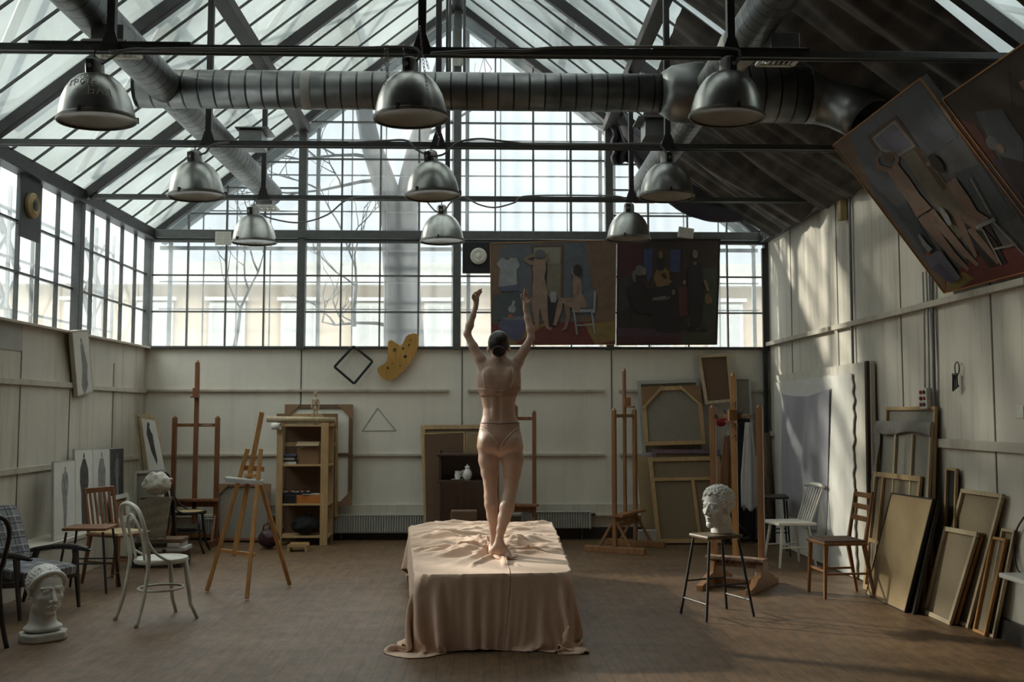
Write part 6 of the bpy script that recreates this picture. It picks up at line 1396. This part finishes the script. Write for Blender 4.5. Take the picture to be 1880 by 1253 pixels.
ii = np.arange(nx_*ny_).reshape(nx_, ny_); F_ = np.stack([ii[:-1, :-1], ii[1:, :-1], ii[1:, 1:], ii[:-1, 1:]], -1).reshape(-1, 4)
km = ((MKc[:-1, :-1] > .5) & (MKc[1:, :-1] > .5) & (MKc[1:, 1:] > .5) & (MKc[:-1, 1:] > .5)).reshape(-1); F_ = F_[km]
sheet = thing('draped_sheet', 'beige cotton sheet draped over the platform and puddling on the floor', 'sheet', (0, 8.0, 0))
o = np_mesh('cloth', CP.reshape(-1, 3), F_, 'beige_cotton', sheet); smooth_mod(o, 2, .4)
bm = bmesh.new(); bm.from_mesh(o.data); bmesh.ops.delete(bm, geom=[v for v in bm.verts if not v.link_faces], context='VERTS'); bm.to_mesh(o.data); bm.free()
x = o.modifiers.new('thickness', 'SOLIDIFY'); x.thickness = .0025
ic = int(np.argmin(np.abs(np.linspace(-1.06, 1.13, nx_)-.17))); jm = int(ny_*.42)
build(MB().tube([CP[ic, j]+np.array([0, -.0015, .0015]) for j in range(0, jm)], .0028, 5), 'seam', 'beige_cotton', sheet, smooth=180)
hem = [CP[i, 0] for i in range(nx_) if MKc[i, 0] > .5 and MKc[i, 1] > .5]; build(MB().tube(hem, .003, 5), 'hem', 'beige_cotton', sheet, smooth=180)
# ============================================================ THE MODEL, SEEN FROM BEHIND
YP = 7.52
def Pp(px, py, dy=0): v = aY(px, py, YP); return np.array([v.x, v.y+dy, v.z])
MPX = YP/FPX
body = []
rows = [ # py, px left, px right, centre dy, half depth
 (838, 892, 945, 0, .05), (833, 885, 951, 0, .08), (828, 880, 957, -.003, .108), (822, 876, 960, -.005, .118), (804, 877, 958, -.008, .112), (790, 880, 955, 0, .100), (776, 883, 953, .005, .092), (764, 886, 947, .008, .085), (750, 887, 944.5, .012, .082), (735, 884, 946.5, .012, .088), (719, 881, 949.5, .012, .098), (704, 879.5, 951.5, .012, .104), (690, 880, 951, .014, .100), (678, 884, 948, .016, .085), (668, 892, 941, .018, .066), (661, 902, 930, .02, .05)]
sl = []
for py, a, b_, cy, hd in rows:
    c_ = Pp((a+b_)/2, py); sl.append((c_[2], c_[0], c_[1]+cy, (b_-a)/2*MPX, hd))
U = lambda k_, pr: body.append(('+', k_, pr)); SUB = lambda k_, pr: body.append(('-', k_, pr))
U(.01, sd_loft(sl))
# neck and head
U(.035, sd_cap(Pp(916, 668, .02), Pp(916, 648, .035), .050, .047))
HC = Pp(916, 632, .045)
U(.02, sd_ell(HC, (.076, .094, .098))); U(.03, sd_ell(HC+np.array([0, .035, -.055]), (.056, .065, .062)))
U(.015, sd_cap(HC+np.array([0, .085, -.02]), HC+np.array([0, .108, -.045]), .012, .015)); U(.008, sd_cap(HC+np.array([-.018, .088, -.075]), HC+np.array([.018, .088, -.075]), .009, .009))
for s_ in (-1, 1):
    U(.006, sd_ell(HC+np.array([s_*.080, .008, -.035]), (.009, .020, .030), (0, 0, s_*-.35))); SUB(.015, sd_ell(HC+np.array([s_*.032, .098, -.012]), (.018, .012, .012))); U(.004, sd_ell(HC+np.array([s_*.032, .084, -.014]), (.013, .011, .011)))
# shoulders, traps
for s_, (sx_, sy_) in ((-1, (889, 676)), (1, (945, 676))): U(.03, sd_cap(Pp(916+s_*5, 663, .02), Pp(sx_, sy_-2, .02), .034, .040)); U(.035, sd_cap(Pp(916+s_*10, 672, .025), Pp(916+s_*20, 700, .02), .05, .06))
# shoulder blades, spine groove
for s_ in (-1, 1): U(.03, sd_ell(Pp(916+s_*18, 692, -.058), (.036, .028, .062), (0, s_*.30, 0))); U(.02, sd_cap(Pp(916+s_*8, 712, -.055), Pp(916+s_*7.5, 768, -.052), .024, .022))
SUB(.022, sd_cap(Pp(916, 690, -.112), Pp(916, 772, -.092), .010, .008))
# arms
def limbs(pts, k_=.02):
    for a, b_ in zip(pts, pts[1:]): U(k_, sd_cap(a[0], b_[0], a[1], b_[1]))
LA = [(Pp(891, 682, .02), .046), (Pp(882, 660, .03), .040), (Pp(869, 636, .045), .033), (Pp(857.5, 613, .055), .026)]
LF = [(Pp(857.5, 612, .055), .026), (Pp(862, 597, .06), .029), (Pp(868, 578, .065), .022), (Pp(873, 563, .065), .0165), (Pp(874, 556, .065), .018)]
RA = [(Pp(942, 682, .02), .046), (Pp(951, 664, .03), .041), (Pp(964, 641, .045), .034), (Pp(975.5, 620, .055), .027)]
RF = [(Pp(975.5, 619, .055), .027), (Pp(974.5, 603, .06), .030), (Pp(969, 583, .06), .023), (Pp(966, 567, .06), .0175), (Pp(965.5, 560, .06), .019)]
for ch in (LA, LF, RA, RF): limbs(ch, .018)
for s_ in (-1, 1): U(.03, sd_cap(Pp(916+s_*30, 690, .025), Pp(916+s_*33, 712, .02), .040, .028))   # lats under the arm
# hands
def hand(w, palm_c, fingers, thumb, side):
    U(.010, sd_ell(palm_c, (.021, .015, .032), (0, side*.2, 0))); U(.010, sd_cap(w, palm_c, .019, .019))
    for f_ in fingers:
        for (a, ra), (b_, rb) in zip(f_, f_[1:]): U(.0035, sd_cap(a, b_, ra, rb))
    for (a, ra), (b_, rb) in zip(thumb, thumb[1:]): U(.006, sd_cap(a, b_, ra, rb))
f_ = lambda *p: [(Pp(*q[:3]), q[3]) for q in p]
hand(Pp(874, 556, .065), Pp(874.5, 548, .067), [
 f_((870.5, 545, .06, .0085), (869.5, 539.5, .045, .0082), (873, 536, .03, .0075), (876.5, 536.5, .02, .0065)),
 f_((873, 543, .066, .0088), (875, 536, .060, .0082), (879.5, 531.5, .052, .0074), (883.5, 530.5, .045, .0062)),
 f_((875.5, 543, .075, .0088), (878, 537, .078, .0080), (881, 532.5, .074, .0072), (884, 528.5, .068, .0060)),
 f_((877.5, 545, .084, .0080), (880, 539, .090, .0074), (882.5, 535, .088, .0066), (885, 532.5, .082, .0058))],
 f_((871, 551, .055, .0105), (867.8, 545.5, .043, .0095), (867.5, 541.5, .034, .0075)), 1)
hand(Pp(965.5, 560, .06), Pp(965, 551, .062), [
 f_((960.5, 549, .056, .0085), (958.2, 544, .045, .0082), (958, 541, .035, .0074), (958.5, 540, .028, .0064)),
 f_((963, 546, .058, .0088), (963.2, 539, .054, .0082), (963.5, 533.5, .050, .0074), (964, 529, .048, .0062)),
 f_((966, 546, .066, .0088), (966.8, 539.5, .066, .0080), (967, 535, .062, .0072), (967, 531, .058, .0062)),
 f_((968.8, 548, .074, .0080), (970, 542.5, .078, .0074), (970.4, 539, .076, .0066), (970.2, 536, .072, .0058))],
 f_((968, 556, .050, .0105), (972.5, 552, .040, .0095), (974.5, 548.8, .030, .0075)), -1)
# hips, buttocks, legs
for s_, cx_ in ((-1, 897), (1, 937.5)): U(.022, sd_ell(Pp(cx_, 812, -.058), (.068, .062, .070))) 
SUB(.014, sd_cap(Pp(917, 792, -.135), Pp(917, 828, -.120), .006, .012))
LL = [(Pp(898, 822, 0), .082), (Pp(897.5, 845, -.0), .076), (Pp(899, 868, 0), .062), (Pp(900.5, 888, 0), .050), (Pp(901, 900, .0), .0465), (Pp(901, 912, -.006), .047), (Pp(902, 926, -.012), .049), (Pp(904, 948, -.006), .041), (Pp(906, 972, .004), .030), (Pp(906.5, 993, .01), .025), (Pp(906, 1006, .012), .027)]
RL = [(Pp(938.5, 822, -.01), .084), (Pp(941, 845, -.015), .078), (Pp(940, 868, -.022), .064), (Pp(938, 888, -.032), .052), (Pp(936.5, 900, -.04), .0475), (Pp(933.5, 914, -.060), .050), (Pp(930, 930, -.085), .054), (Pp(925, 950, -.10), .044), (Pp(919.5, 970, -.11), .032), (Pp(916.5, 985, -.115), .026), (Pp(915.5, 994, -.115), .028)]
for ch in (LL, RL): limbs(ch, .018)
SUB(.016, sd_cap(Pp(918.8, 836, -.10), Pp(919, 900, -.02), .006, .02))
SUB(.016, sd_cap(Pp(918.8, 836, .10), Pp(919, 900, .02), .006, .02))
zt_ = ZP+.006
# left foot flat, pointing away and a little right; right foot on its ball, toes turned right
hl_ = Pp(905, 1018, .0); lf = np.array([hl_[0], YP-.015, zt_+.028])
for a, b_, ra, rb in (((0, 0, .012), (0, .03, .03), .032, .034), ((0, 0, 0), (.03, .16, -.002), .030, .026), ((.0, .05, .035), (.03, .15, .005), .032, .022), ((.03, .15, -.004), (.045, .20, -.012), .030, .018), ((-.0, .14, -.006), (.005, .19, -.014), .024, .014)): U(.016, sd_cap(lf+a, lf+b_, ra, rb))
for k_, (tx, ty) in enumerate(((.075, .235), (.055, .24), (.038, .232), (.022, .222), (.006, .205))): U(.004, sd_cap(lf+(tx*.6, .18, -.014), lf+(tx*.85, ty-.01, -.019), .011, .0085))
rh = Pp(906, 1006, -.125); rb_ = Pp(932, 1019, -.14); rt = Pp(948, 1023, -.145); rb_[2] = max(rb_[2], zt_+.02)+.0; rt[2] = zt_+.012
U(.014, sd_cap(Pp(915, 992, -.115), rh+(0.012, 0, .006), .028, .028)); U(.012, sd_cap(rh, rh+(.03, 0, .0), .026, .028)); U(.016, sd_cap(rh+(.02, 0, .01), rb_, .028, .026)); U(.016, sd_cap(Pp(918, 995, -.115), rb_+(.0, .02, .012), .030, .020)); U(.012, sd_cap(rb_+(-.0, -.02, -.002), rb_+(.0, .035, -.004), .020, .018))
for k_ in range(5): U(.004, sd_cap(rb_+(.010, -.028+.016*k_, -.004), rt+(-.018*abs(k_-3)*.5-.006, -.032+.017*k_, 0), .0105, .009 if k_ < 4 else .011))
V_, Fq = sdf_mesh(body, .0052)
person = thing('person', 'woman in nude-coloured underwear seen from behind, arms raised, standing on the draped platform', 'person', (float(Pp(916, 1000)[0]), YP, ZP))
bo = smooth_mod(np_mesh('body', V_, Fq, 'skin', person), 3, .5)
# hair: smooth cap and low bun
hr = [('+', .01, sd_ell(HC+np.array([0, -.008, .012]), (.083, .100, .094))), ('-', .01, sd_ell(HC+np.array([0, .075, -.035]), (.075, .085, .085))), ('-', .012, sd_ell(HC+np.array([0, -.03, -.135]), (.10, .09, .062)))]
V_, Fq = sdf_mesh(hr, .005); ha = smooth_mod(np_mesh('hair', V_, Fq, 'hair', person), 2)
bc_ = Pp(915.5, 646, -.055)
hb_ = [('+', .008, sd_ell(bc_, (.050, .034, .042)))]
for k_ in range(7):
    a0 = k_*.9; hb_.append(('+', .006, sd_cap(bc_+(.040*math.cos(a0), -.014-.012*math.cos(a0*2), .032*math.sin(a0)), bc_+(.040*math.cos(a0+1.3), -.020, .032*math.sin(a0+1.3)), .013, .012)))
V_, Fq = sdf_mesh(hb_, .0045); smooth_mod(np_mesh('hair_bun', V_, Fq, 'hair', person), 2)
# ---- underwear lies on the body surface
def BD(p): return combine(np.atleast_2d(p), body)
def cast(o_, d_, n_=90, mx=.5):
    o_ = np.array(o_, float); d_ = np.array(d_, float); d_ = d_/np.linalg.norm(d_); t_ = 0
    for _ in range(n_):
        s_ = float(BD(o_+d_*t_)[0]); 
        if s_ < .0004 or t_ > mx: break
        t_ += s_*.8
    return o_+d_*t_
def backpt(px, py, off=.002):
    p = Pp(px, py, -.32); q = cast(p, (0, 1, 0)); return q+np.array([0, -off, 0])
def axis_pt(th, z, off=.002, mx=.3):
    i_ = np.array(sorted(sl)); cx_ = np.interp(z, i_[:, 0], i_[:, 1]); cy_ = np.interp(z, i_[:, 0], i_[:, 2])
    d_ = np.array([math.cos(th), math.sin(th), 0]); q = cast(np.array([cx_, cy_, z])+d_*mx, -d_); return q+d_*off
zof = lambda py: Pp(916, py)[2]
def ring(name, zt0, zb0, mat, nth=64, nv=3, off=.0025):
    mb = MB(); C_ = [[axis_pt(2*PI*i/nth, zb0(2*PI*i/nth)+(zt0(2*PI*i/nth)-zb0(2*PI*i/nth))*j/nv, off) for j in range(nv+1)] for i in range(nth)]
    vs = [p for r_ in C_ for p in r_]; fs = [(i*(nv+1)+j, ((i+1) % nth)*(nv+1)+j, ((i+1) % nth)*(nv+1)+j+1, i*(nv+1)+j+1) for i in range(nth) for j in range(nv)]
    return build(mb.raw(vs, fs), name, mat, person, smooth=180, solid=.0015)
bk = lambda th: math.exp(-((((th-1.5*PI)+PI) % (2*PI)-PI)/.55)**2)     # 1 at the middle of the back
fr = lambda th: max(0, math.sin(th))                                     # front side
bra = ring('bra', lambda th: zof(713)-.018*bk(th)+.085*fr(th)**1.5, lambda th: zof(729)+.004*bk(th), 'nude_lace', 72, 5)
build(MB().tube([backpt(912, 725, .004), backpt(920, 725, .004)], .0035, 6), 'clasp', 'nude_strap', bra)
def strap(name, pts, r, mat, parent):
    out = []
    for a, b_ in zip(pts, pts[1:]):
        for k_ in range(5): t_ = k_/5; out.append(backpt(a[0]+(b_[0]-a[0])*t_, a[1]+(b_[1]-a[1])*t_, .001))
    out.append(backpt(*pts[-1], .001)); mb = MB()
    mb.tube(out, r, 6); return build(mb, name, mat, parent, smooth=180)
st1 = strap('strap', [(891.5, 715), (890, 700), (888.5, 690), (890, 678), (894, 669)], .0042, 'nude_strap', bra)
st2 = strap('strap', [(936.5, 715), (940.5, 700), (941.5, 690), (940.5, 680), (938.5, 671)], .0042, 'nude_strap', bra)
for st_, pp in ((st1, ((890.8, 712), (888, 689))), (st2, ((941.2, 692),))):
    for p_ in pp: q = backpt(*p_, .003); build(MB().lathe([(.001, .002), (.0045, .002), (.005, -.001)], q, 10, rot=(PI/2, 0, 0)), 'slider', 'white_plastic', st_)
wb_ = ring('waistband', lambda th: zof(776)-.006*bk(th), lambda th: zof(777.6)-.006*bk(th), simple('waist_seam', (.20, .12, .085), .6, 0, .1, 40), 64, 1, .003)
def patch(fn, nu, nv, name, mat, parent, off=.002):
    vs = [backpt(*fn(i/nu, j/nv), off) for i in range(nu+1) for j in range(nv+1)]
    fs = [(i*(nv+1)+j, (i+1)*(nv+1)+j, (i+1)*(nv+1)+j+1, i*(nv+1)+j+1) for i in range(nu) for j in range(nv)]
    return build(MB().raw(vs, fs), name, mat, parent, smooth=180, solid=.001)
def lowc(u):   # lower edge of the brief across the back, px
    x = 881.5+(954-881.5)*u; s_ = abs(x-917.5)/36; return x, 784+34*max(0, 1-s_)**1.7
br_ = patch(lambda u, v: (lowc(u)[0], 777+(lowc(u)[1]-777)*v), 40, 8, 'brief_panel', 'nude_lace', wb_)
patch(lambda u, v: (lowc(u*.47)[0]+0, lowc(u*.47)[1]+4.5*v), 20, 3, 'lace_trim', 'nude_trim', wb_, .0025)
patch(lambda u, v: (lowc(.53+u*.47)[0], lowc(.53+u*.47)[1]+4.5*v), 20, 3, 'lace_trim', 'nude_trim', wb_, .0025)
for p_ in ((958.6, 540.2, .024), (964, 529, .046), (884, 530.4, .043)):
    q = Pp(*p_); build(MB().lathe([(.001, .004), (.004, .003), (.005, -.003), (.001, -.004)], q, 8), 'fingernail', 'nail', person)
# ============================================================ PLASTER HEADS
def head_prims(H_, kind):
    """face looks along -Y; H_ = chin-to-crown height; origin at the chin level"""
    pr = []; A = lambda k_, p: pr.append(('+', k_*H_, p)); S_ = lambda k_, p: pr.append(('-', k_*H_, p))
    def E_(c_, r_, rot=None): return sd_ell([x*H_ for x in c_], [x*H_ for x in r_], rot)
    def K_(a, b_, ra, rb): return sd_cap([x*H_ for x in a], [x*H_ for x in b_], ra*H_, rb*H_)
    A(.01, E_((0, .06, .64), (.325, .40, .355))); A(.06, E_((0, -.10, .40), (.265, .27, .35))); A(.06, E_((0, -.19, .16), (.15, .13, .13)))      # cranium, face, jaw
    A(.04, K_((-.17, -.06, .20), (.17, -.06, .20), .11, .11)); A(.03, E_((0, -.285, .075), (.085, .075, .070)))                              # jaw width, chin
    for s_ in (-1, 1):
        A(.035, E_((s_*.165, -.235, .385), (.085, .075, .075))); A(.02, K_((s_*.05, -.335, .575), (s_*.20, -.27, .575), .038, .028))            # cheek, brow
        S_(.03, E_((s_*.125, -.385, .50), (.078, .075, .052))); A(.006, E_((s_*.125, -.290, .50), (.060, .058, .052)))                          # socket, eyeball
        A(.005, K_((s_*.065, -.342, .525), (s_*.125, -.358, .545), .010, .012)); A(.005, K_((s_*.125, -.358, .545), (s_*.185, -.315, .52), .012, .010))   # upper lid
        A(.005, K_((s_*.07, -.338, .478), (s_*.18, -.312, .475), .008, .008))
        A(.012, E_((s_*.048, -.385, .315), (.036, .045, .030)))                                                                               # nostril wing
        A(.012, E_((s_*.325, .02, .44), (.030, .065, .10), (0.15, 0, s_*.3))); S_(.01, E_((s_*.352, .01, .44), (.018, .030, .055)))                # ear
    A(.018, K_((0, -.335, .56), (0, -.435, .345), .026, .042)); A(.012, E_((0, -.445, .335), (.040, .045, .035)))                              # nose
    A(.012, K_((-.085, -.335, .205), (0, -.372, .222), .014, .026)); A(.012, K_((.085, -.335, .205), (0, -.372, .222), .014, .026))            # upper lip
    A(.010, K_((-.065, -.335, .170), (.065, -.335, .170), .022, .022)); A(.006, E_((0, -.355, .172), (.045, .028, .024)))
    S_(.008, K_((-.085, -.372, .196), (.085, -.372, .196), .005, .005)); S_(.02, E_((0, -.365, .125), (.05, .03, .016)))
    return pr
def curls(pr, H_, spots, seed, r0=.045, amt=.7, k_=.012):
    rr_ = random.Random(seed)
    for c_ in spots:
        r_ = r0*rr_.uniform(.75, 1.25); n_ = Vector((c_[0], c_[1]-.06, c_[2]-.60)).normalized(); tx = n_.orthogonal().normalized(); ty = n_.cross(tx); a0 = rr_.uniform(0, 6.28)
        for j in range(3):
            a1 = a0+j*1.9; p = Vector(c_)+tx*r_*.75*math.cos(a1)+ty*r_*.75*math.sin(a1); q = Vector(c_)+tx*r_*.75*math.cos(a1+1.5)+ty*r_*.75*math.sin(a1+1.5)+n_*r_*.3
            pr.append(('+', k_*H_, sd_cap([x*H_ for x in p], [x*H_ for x in q], r_*.55*H_, r_*.45*H_)))
# curly-haired man's head on the stool
H1 = .315; pr = head_prims(H1, 'm')
sp_ = []
for i in range(150):
    z_ = 1-2*(i+.5)/150; a_ = i*2.39996; d = Vector((math.cos(a_)*math.sqrt(1-z_*z_), math.sin(a_)*math.sqrt(1-z_*z_), z_)); p = Vector((.335*d.x, .06+.41*d.y, .64+.365*d.z))
    if (p.y < -.18 and p.z < .80) or (p.z < .32) or (p.y < -.02 and p.z < .60 and abs(p.x) < .29) or (p.y < -.30): continue
    if p.y < .0 and p.z < .5: continue
    sp_.append(tuple(p))
curls(pr, H1, sp_, 3, .060)
pr += [('+', .03, sd_cap((0, .045, .04), (0, .05, -.055), .078, .085)), ('+', .02, sd_cap((0, -.085, .0+.02), (0, -.075, .03), .03, .04))]
for s_ in (-1, 1): pr += [('-', .012, sd_cap((s_*.045, -.115, .105), (s_*.035, -.118, .065), .004, .003)), ('-', .006, sd_cap((s_*.015, -.112, .215), (s_*.05, -.10, .222), .002, .002))]
pr.append(('-', .003, sd_ell((0, .04, -.115), (.3, .3, .065))))
V_, Fq = sdf_mesh(pr, .0034, .02)
ctr_, zs_ = STOOL; bz = V_[:, 2].min()
t = thing('bust', 'white plaster head of a curly-haired man standing on the black stool', 'bust', (ctr_.x+.015, ctr_.y, zs_+.021), R(-52))
me_o = np_mesh('head', V_-np.array([0, 0, bz]), Fq, 'plaster', t, local=True); smooth_mod(me_o, 2, .45)
t.rotation_euler = (0, 0, R(-52))
# classical head on the floor at left
H2 = .345; pr = head_prims(H2, 'f')
rr_ = random.Random(9)
sp2 = []
for i in range(230):
    z_ = 1-2*(i+.5)/230; a_ = i*2.39996; d = Vector((math.cos(a_)*math.sqrt(1-z_*z_), math.sin(a_)*math.sqrt(1-z_*z_), z_)); p = Vector((.325*d.x, .06+.395*d.y, .64+.35*d.z))
    hl = .80-1.1*max(0, p.y+.22)
    if p.z < hl or p.z < .42: continue
    sp2.append(tuple(p))
curls(pr, H2, sp2, 4, .042)
for row in range(0):
    for i in range(26):
        a_ = -PI*.05+PI*1.1*i/25; el_ = .12+.26*row
        d = Vector((math.cos(a_+PI)*math.cos(el_), math.sin(a_+PI)*math.cos(el_), math.sin(el_))); p = Vector((.345*d.x, .06+.415*d.y, .66+.355*d.z))
        if p.z < .78-.9*max(0, p.y+.1) and p.y < -.05 and abs(p.x) < .27: continue
        q = p+Vector((.05*rr_.uniform(-1, 1), .07, .035*rr_.uniform(-1, 1))); pr.append(('+', .012*H2, sd_cap([x*H2 for x in p], [x*H2 for x in q], .034*H2, .026*H2)))
for i in range(40): a_ = PI*i/39; p = (-.335*math.cos(a_), -.10-.17*math.sin(a_), .60+.28*math.sin(a_)); pr.append(('+', .01*H2, sd_ell([x*H2 for x in p], [x*H2 for x in (.042, .048, .045)])))
pr.append(('+', .02, sd_ell((0, .17, .19), (.055, .05, .05))))
pr += [('+', .035, sd_cap((0, .03, .05), (0, .04, -.05), .080, .090)), ('+', .03, sd_ell((0, .03, -.085), (.13, .11, .035)))]
V_, Fq = sdf_mesh(pr, .0038, .02)
fp_ = aZ(74, 1180); t = thing('bust', 'white plaster bust of a classical head with swept hair on the floor at lower left', 'bust', (fp_.x, fp_.y+.06, 0), R(46))
V_[:, 2] -= V_[:, 2].min()-.03
smooth_mod(np_mesh('head', V_, Fq, 'plaster', t, local=True), 2, .45)
b_ = MB().prism([(-.16, -.02), (-.11, -.125), (.10, -.13), (.165, -.03), (.12, .10), (-.12, .11)], .06, Matrix(((1, 0, 0, 0), (0, 0, 1, .03), (0, 1, 0, 0), (0, 0, 0, 1))))
build(b_, 'base', 'plaster_base', t, world=False, bevel=.012)
# ============================================================ SOFT THINGS
def lump(name, label, cat, c, r, seed, mat, vox=.012, n_=18, amp=.45, flat=True, group=None):
    rr_ = random.Random(seed); pr_ = [('+', .03, sd_ell((0, 0, r[2]), [x*.92 for x in r]))]
    for _ in range(n_):
        a, e = rr_.uniform(0, 6.28), rr_.uniform(-.4, 1.3); p = np.array([r[0]*.72*math.cos(a)*math.cos(e), r[1]*.72*math.sin(a)*math.cos(e), r[2]+r[2]*.72*math.sin(e)]); q = p+np.array([rr_.uniform(-.3, .3)*r[0], rr_.uniform(-.2, .2)*r[1], rr_.uniform(-.2, .2)*r[2]])
        s_ = min(r)*rr_.uniform(.12, .16+amp*.45); pr_.append(('+', .018, sd_cap(p, q, s_, s_*.7)))
    V_, Fq = sdf_mesh(pr_, vox, .03); V_[:, 2] = np.maximum(V_[:, 2], 0.002)
    o = smooth_mod(np_mesh(name, V_, Fq, mat), 2); o.location = c; 
    tx = bpy.data.textures.new(name, 'CLOUDS'); tx.noise_scale = min(r)*.55; x = o.modifiers.new('crumple', 'DISPLACE'); x.texture = tx; x.strength = min(r)*amp*.75; x.mid_level = .5; x.texture_coords = 'LOCAL'
    return tag(o, label, cat, group)
# burlap-covered chair with a white sack on it, in the left corner
yc_ = 10.6; cA_ = aY(287, 1000, yc_)
t = thing('covered_chair', 'dark chair hung over with coarse burlap cloth in the left corner', 'chair', (cA_.x, yc_, 0))
zt0, zb0 = aY(287, 916, yc_-.1).z, aY(287, 990, yc_-.2).z; x0, x1 = aY(256, 950, yc_).x, aY(317, 950, yc_).x
for x in (x0+.03, x1-.02):
    build(MB().bar((x, yc_+.22, 0), (x, yc_+.05, zt0-.02), .035, .03), 'rear_leg', 'wood_black', t); build(MB().bar((x, yc_-.20, 0), (x, yc_-.16, zb0-.05), .04, .04), 'leg', 'wood_black', t)
build(MB().box(((x0+x1)/2, yc_, zb0-.06), (x1-x0+.02, .42, .04)), 'seat', 'wood_black', t, bevel=.006)
def fb(u, v): 
    x = x0+(x1-x0)*u*(1-.04*v)+.015*v; return (x, yc_-.06-.14*v+.012*math.sin(9*u+3*v)+.003*math.sin(23*v+5*u), zt0+.01+(zb0-zt0)*v+.008*math.sin(17*u)*(v > .97))
build(MB().grid(fb, 24, 34), 'burlap_cover', 'burlap', t, smooth=180, solid=.012)
build(MB().box(((x0+x1)/2, yc_+.0, zt0-.01), (x1-x0, .12, .03)), 'top_rail', 'wood_black', t)
o = lump('sack', 'crumpled white plastic-wrapped bundle resting on the burlap-covered chair', 'sack', (aY(288, 900, yc_).x, yc_+.0, zt0+.015), (.155, .12, .125), 5, 'sack', .010, 22)
for k_ in range(4): boxthing('book', ['red-brown paper block lying lowest under the burlap-covered chair', 'grey sheaf of papers lying under the burlap-covered chair', 'pale sheaf of papers second from the top under the burlap-covered chair', 'thin brown folder on top of the papers under the burlap-covered chair'][k_], 'papers', ((x0+x1)/2+.12+.03*math.sin(k_*2), yc_-.05, .12+.042*k_), (.42, .28, .04), ['board_brown', 'paper_grey', 'paper_grey', 'board_brown'][k_], .1*math.sin(k_*3), .004)
boxthing('wooden_crate', 'low dark crate carrying papers under the burlap-covered chair', 'crate', ((x0+x1)/2+.08, yc_-.04, 0), (.50, .34, .118), 'wood_black')
t = stretcher('small pale canvas behind the white bundle in the left corner', [aY(246, 866, 10.95), aY(300, 862, 10.95), Vector((aY(262, 900, 10.95).x+.15, 10.9, .0)), Vector((aY(251, 900, 10.95).x, 10.9, .0))], 'paper_grey', 'canvas_grey', w=.03)
# bags by the shelf
pb = aZ(489, 1011); lump('travel_bag', 'dark maroon travel bag on the floor by the shelf unit', 'bag', (pb.x, pb.y+.12, 0), (.135, .11, .12), 8, 'maroon', .012, 10, .2)
o = build(MB().tube([(-.07, 0, .20), (-.06, 0, .27), (0, 0, .30), (.06, 0, .27), (.07, 0, .20)], .009, 8), 'bag_handle', 'maroon', smooth=180); bag = [q for q in COL.objects if q.name.startswith('travel_bag')][0]; o.parent = bag
px_ = S(557, 980); lump('plastic_bag', 'crumpled black bag stuffed in the bottom of the shelf unit', 'bag', (px_.x, ys+.12, .112), (.19, .13, .12), 12, 'dark_cloth', .012, 16)
t = thing('crate', 'small low pine crate on the floor before the shelf unit', 'crate', aZ(548, 1012)); t.location.z = 0
p0_ = t.location; mb = MB()
for k_ in range(2): build(MB().box((0, -.08+.16*k_, .07), (.22, .015, .035)), 'slat', 'wood_pine', t, world=False)
build(MB().box((0, 0, .06), (.22, .15, .014)), 'slat_top', 'wood_pine', t, world=False)
for x in (-.10, .10): build(MB().box((x, 0, .026), (.03, .17, .05)), 'runner', 'wood_pine', t, world=False)
# hats on the coat stand
lump('red_hat', 'dark red woollen hat hanging on the coat stand behind the easel', 'hat', tuple(aY(1324, 785, 12.0)), (.08, .06, .075), 3, 'red_cloth', .010, 8, .2)
lump('black_hat', 'black hat hanging beside the red one on the coat stand', 'hat', tuple(aY(1352, 780, 12.05)), (.10, .07, .085), 4, 'dark_cloth', .010, 8, .2)
# wrapped roll in the right corner
cr0, cr1 = aY(1404, 795, 12.35), aY(1411, 960, 12.3); cr1.z = .01
o = build(MB().tube([cr1, cr1.lerp(cr0, .4)+Vector((.01, 0, 0)), cr0], [.10, .085, .07], 12), 'wrapped_roll', simple('wrap_brown', (.24, .16, .09), .5, 0, .5, 6, (3, 3, .6), .6, (.08, .05, .03)), smooth=180); tag(o, 'tall roll wrapped in brown plastic standing in the far right corner', 'roll')
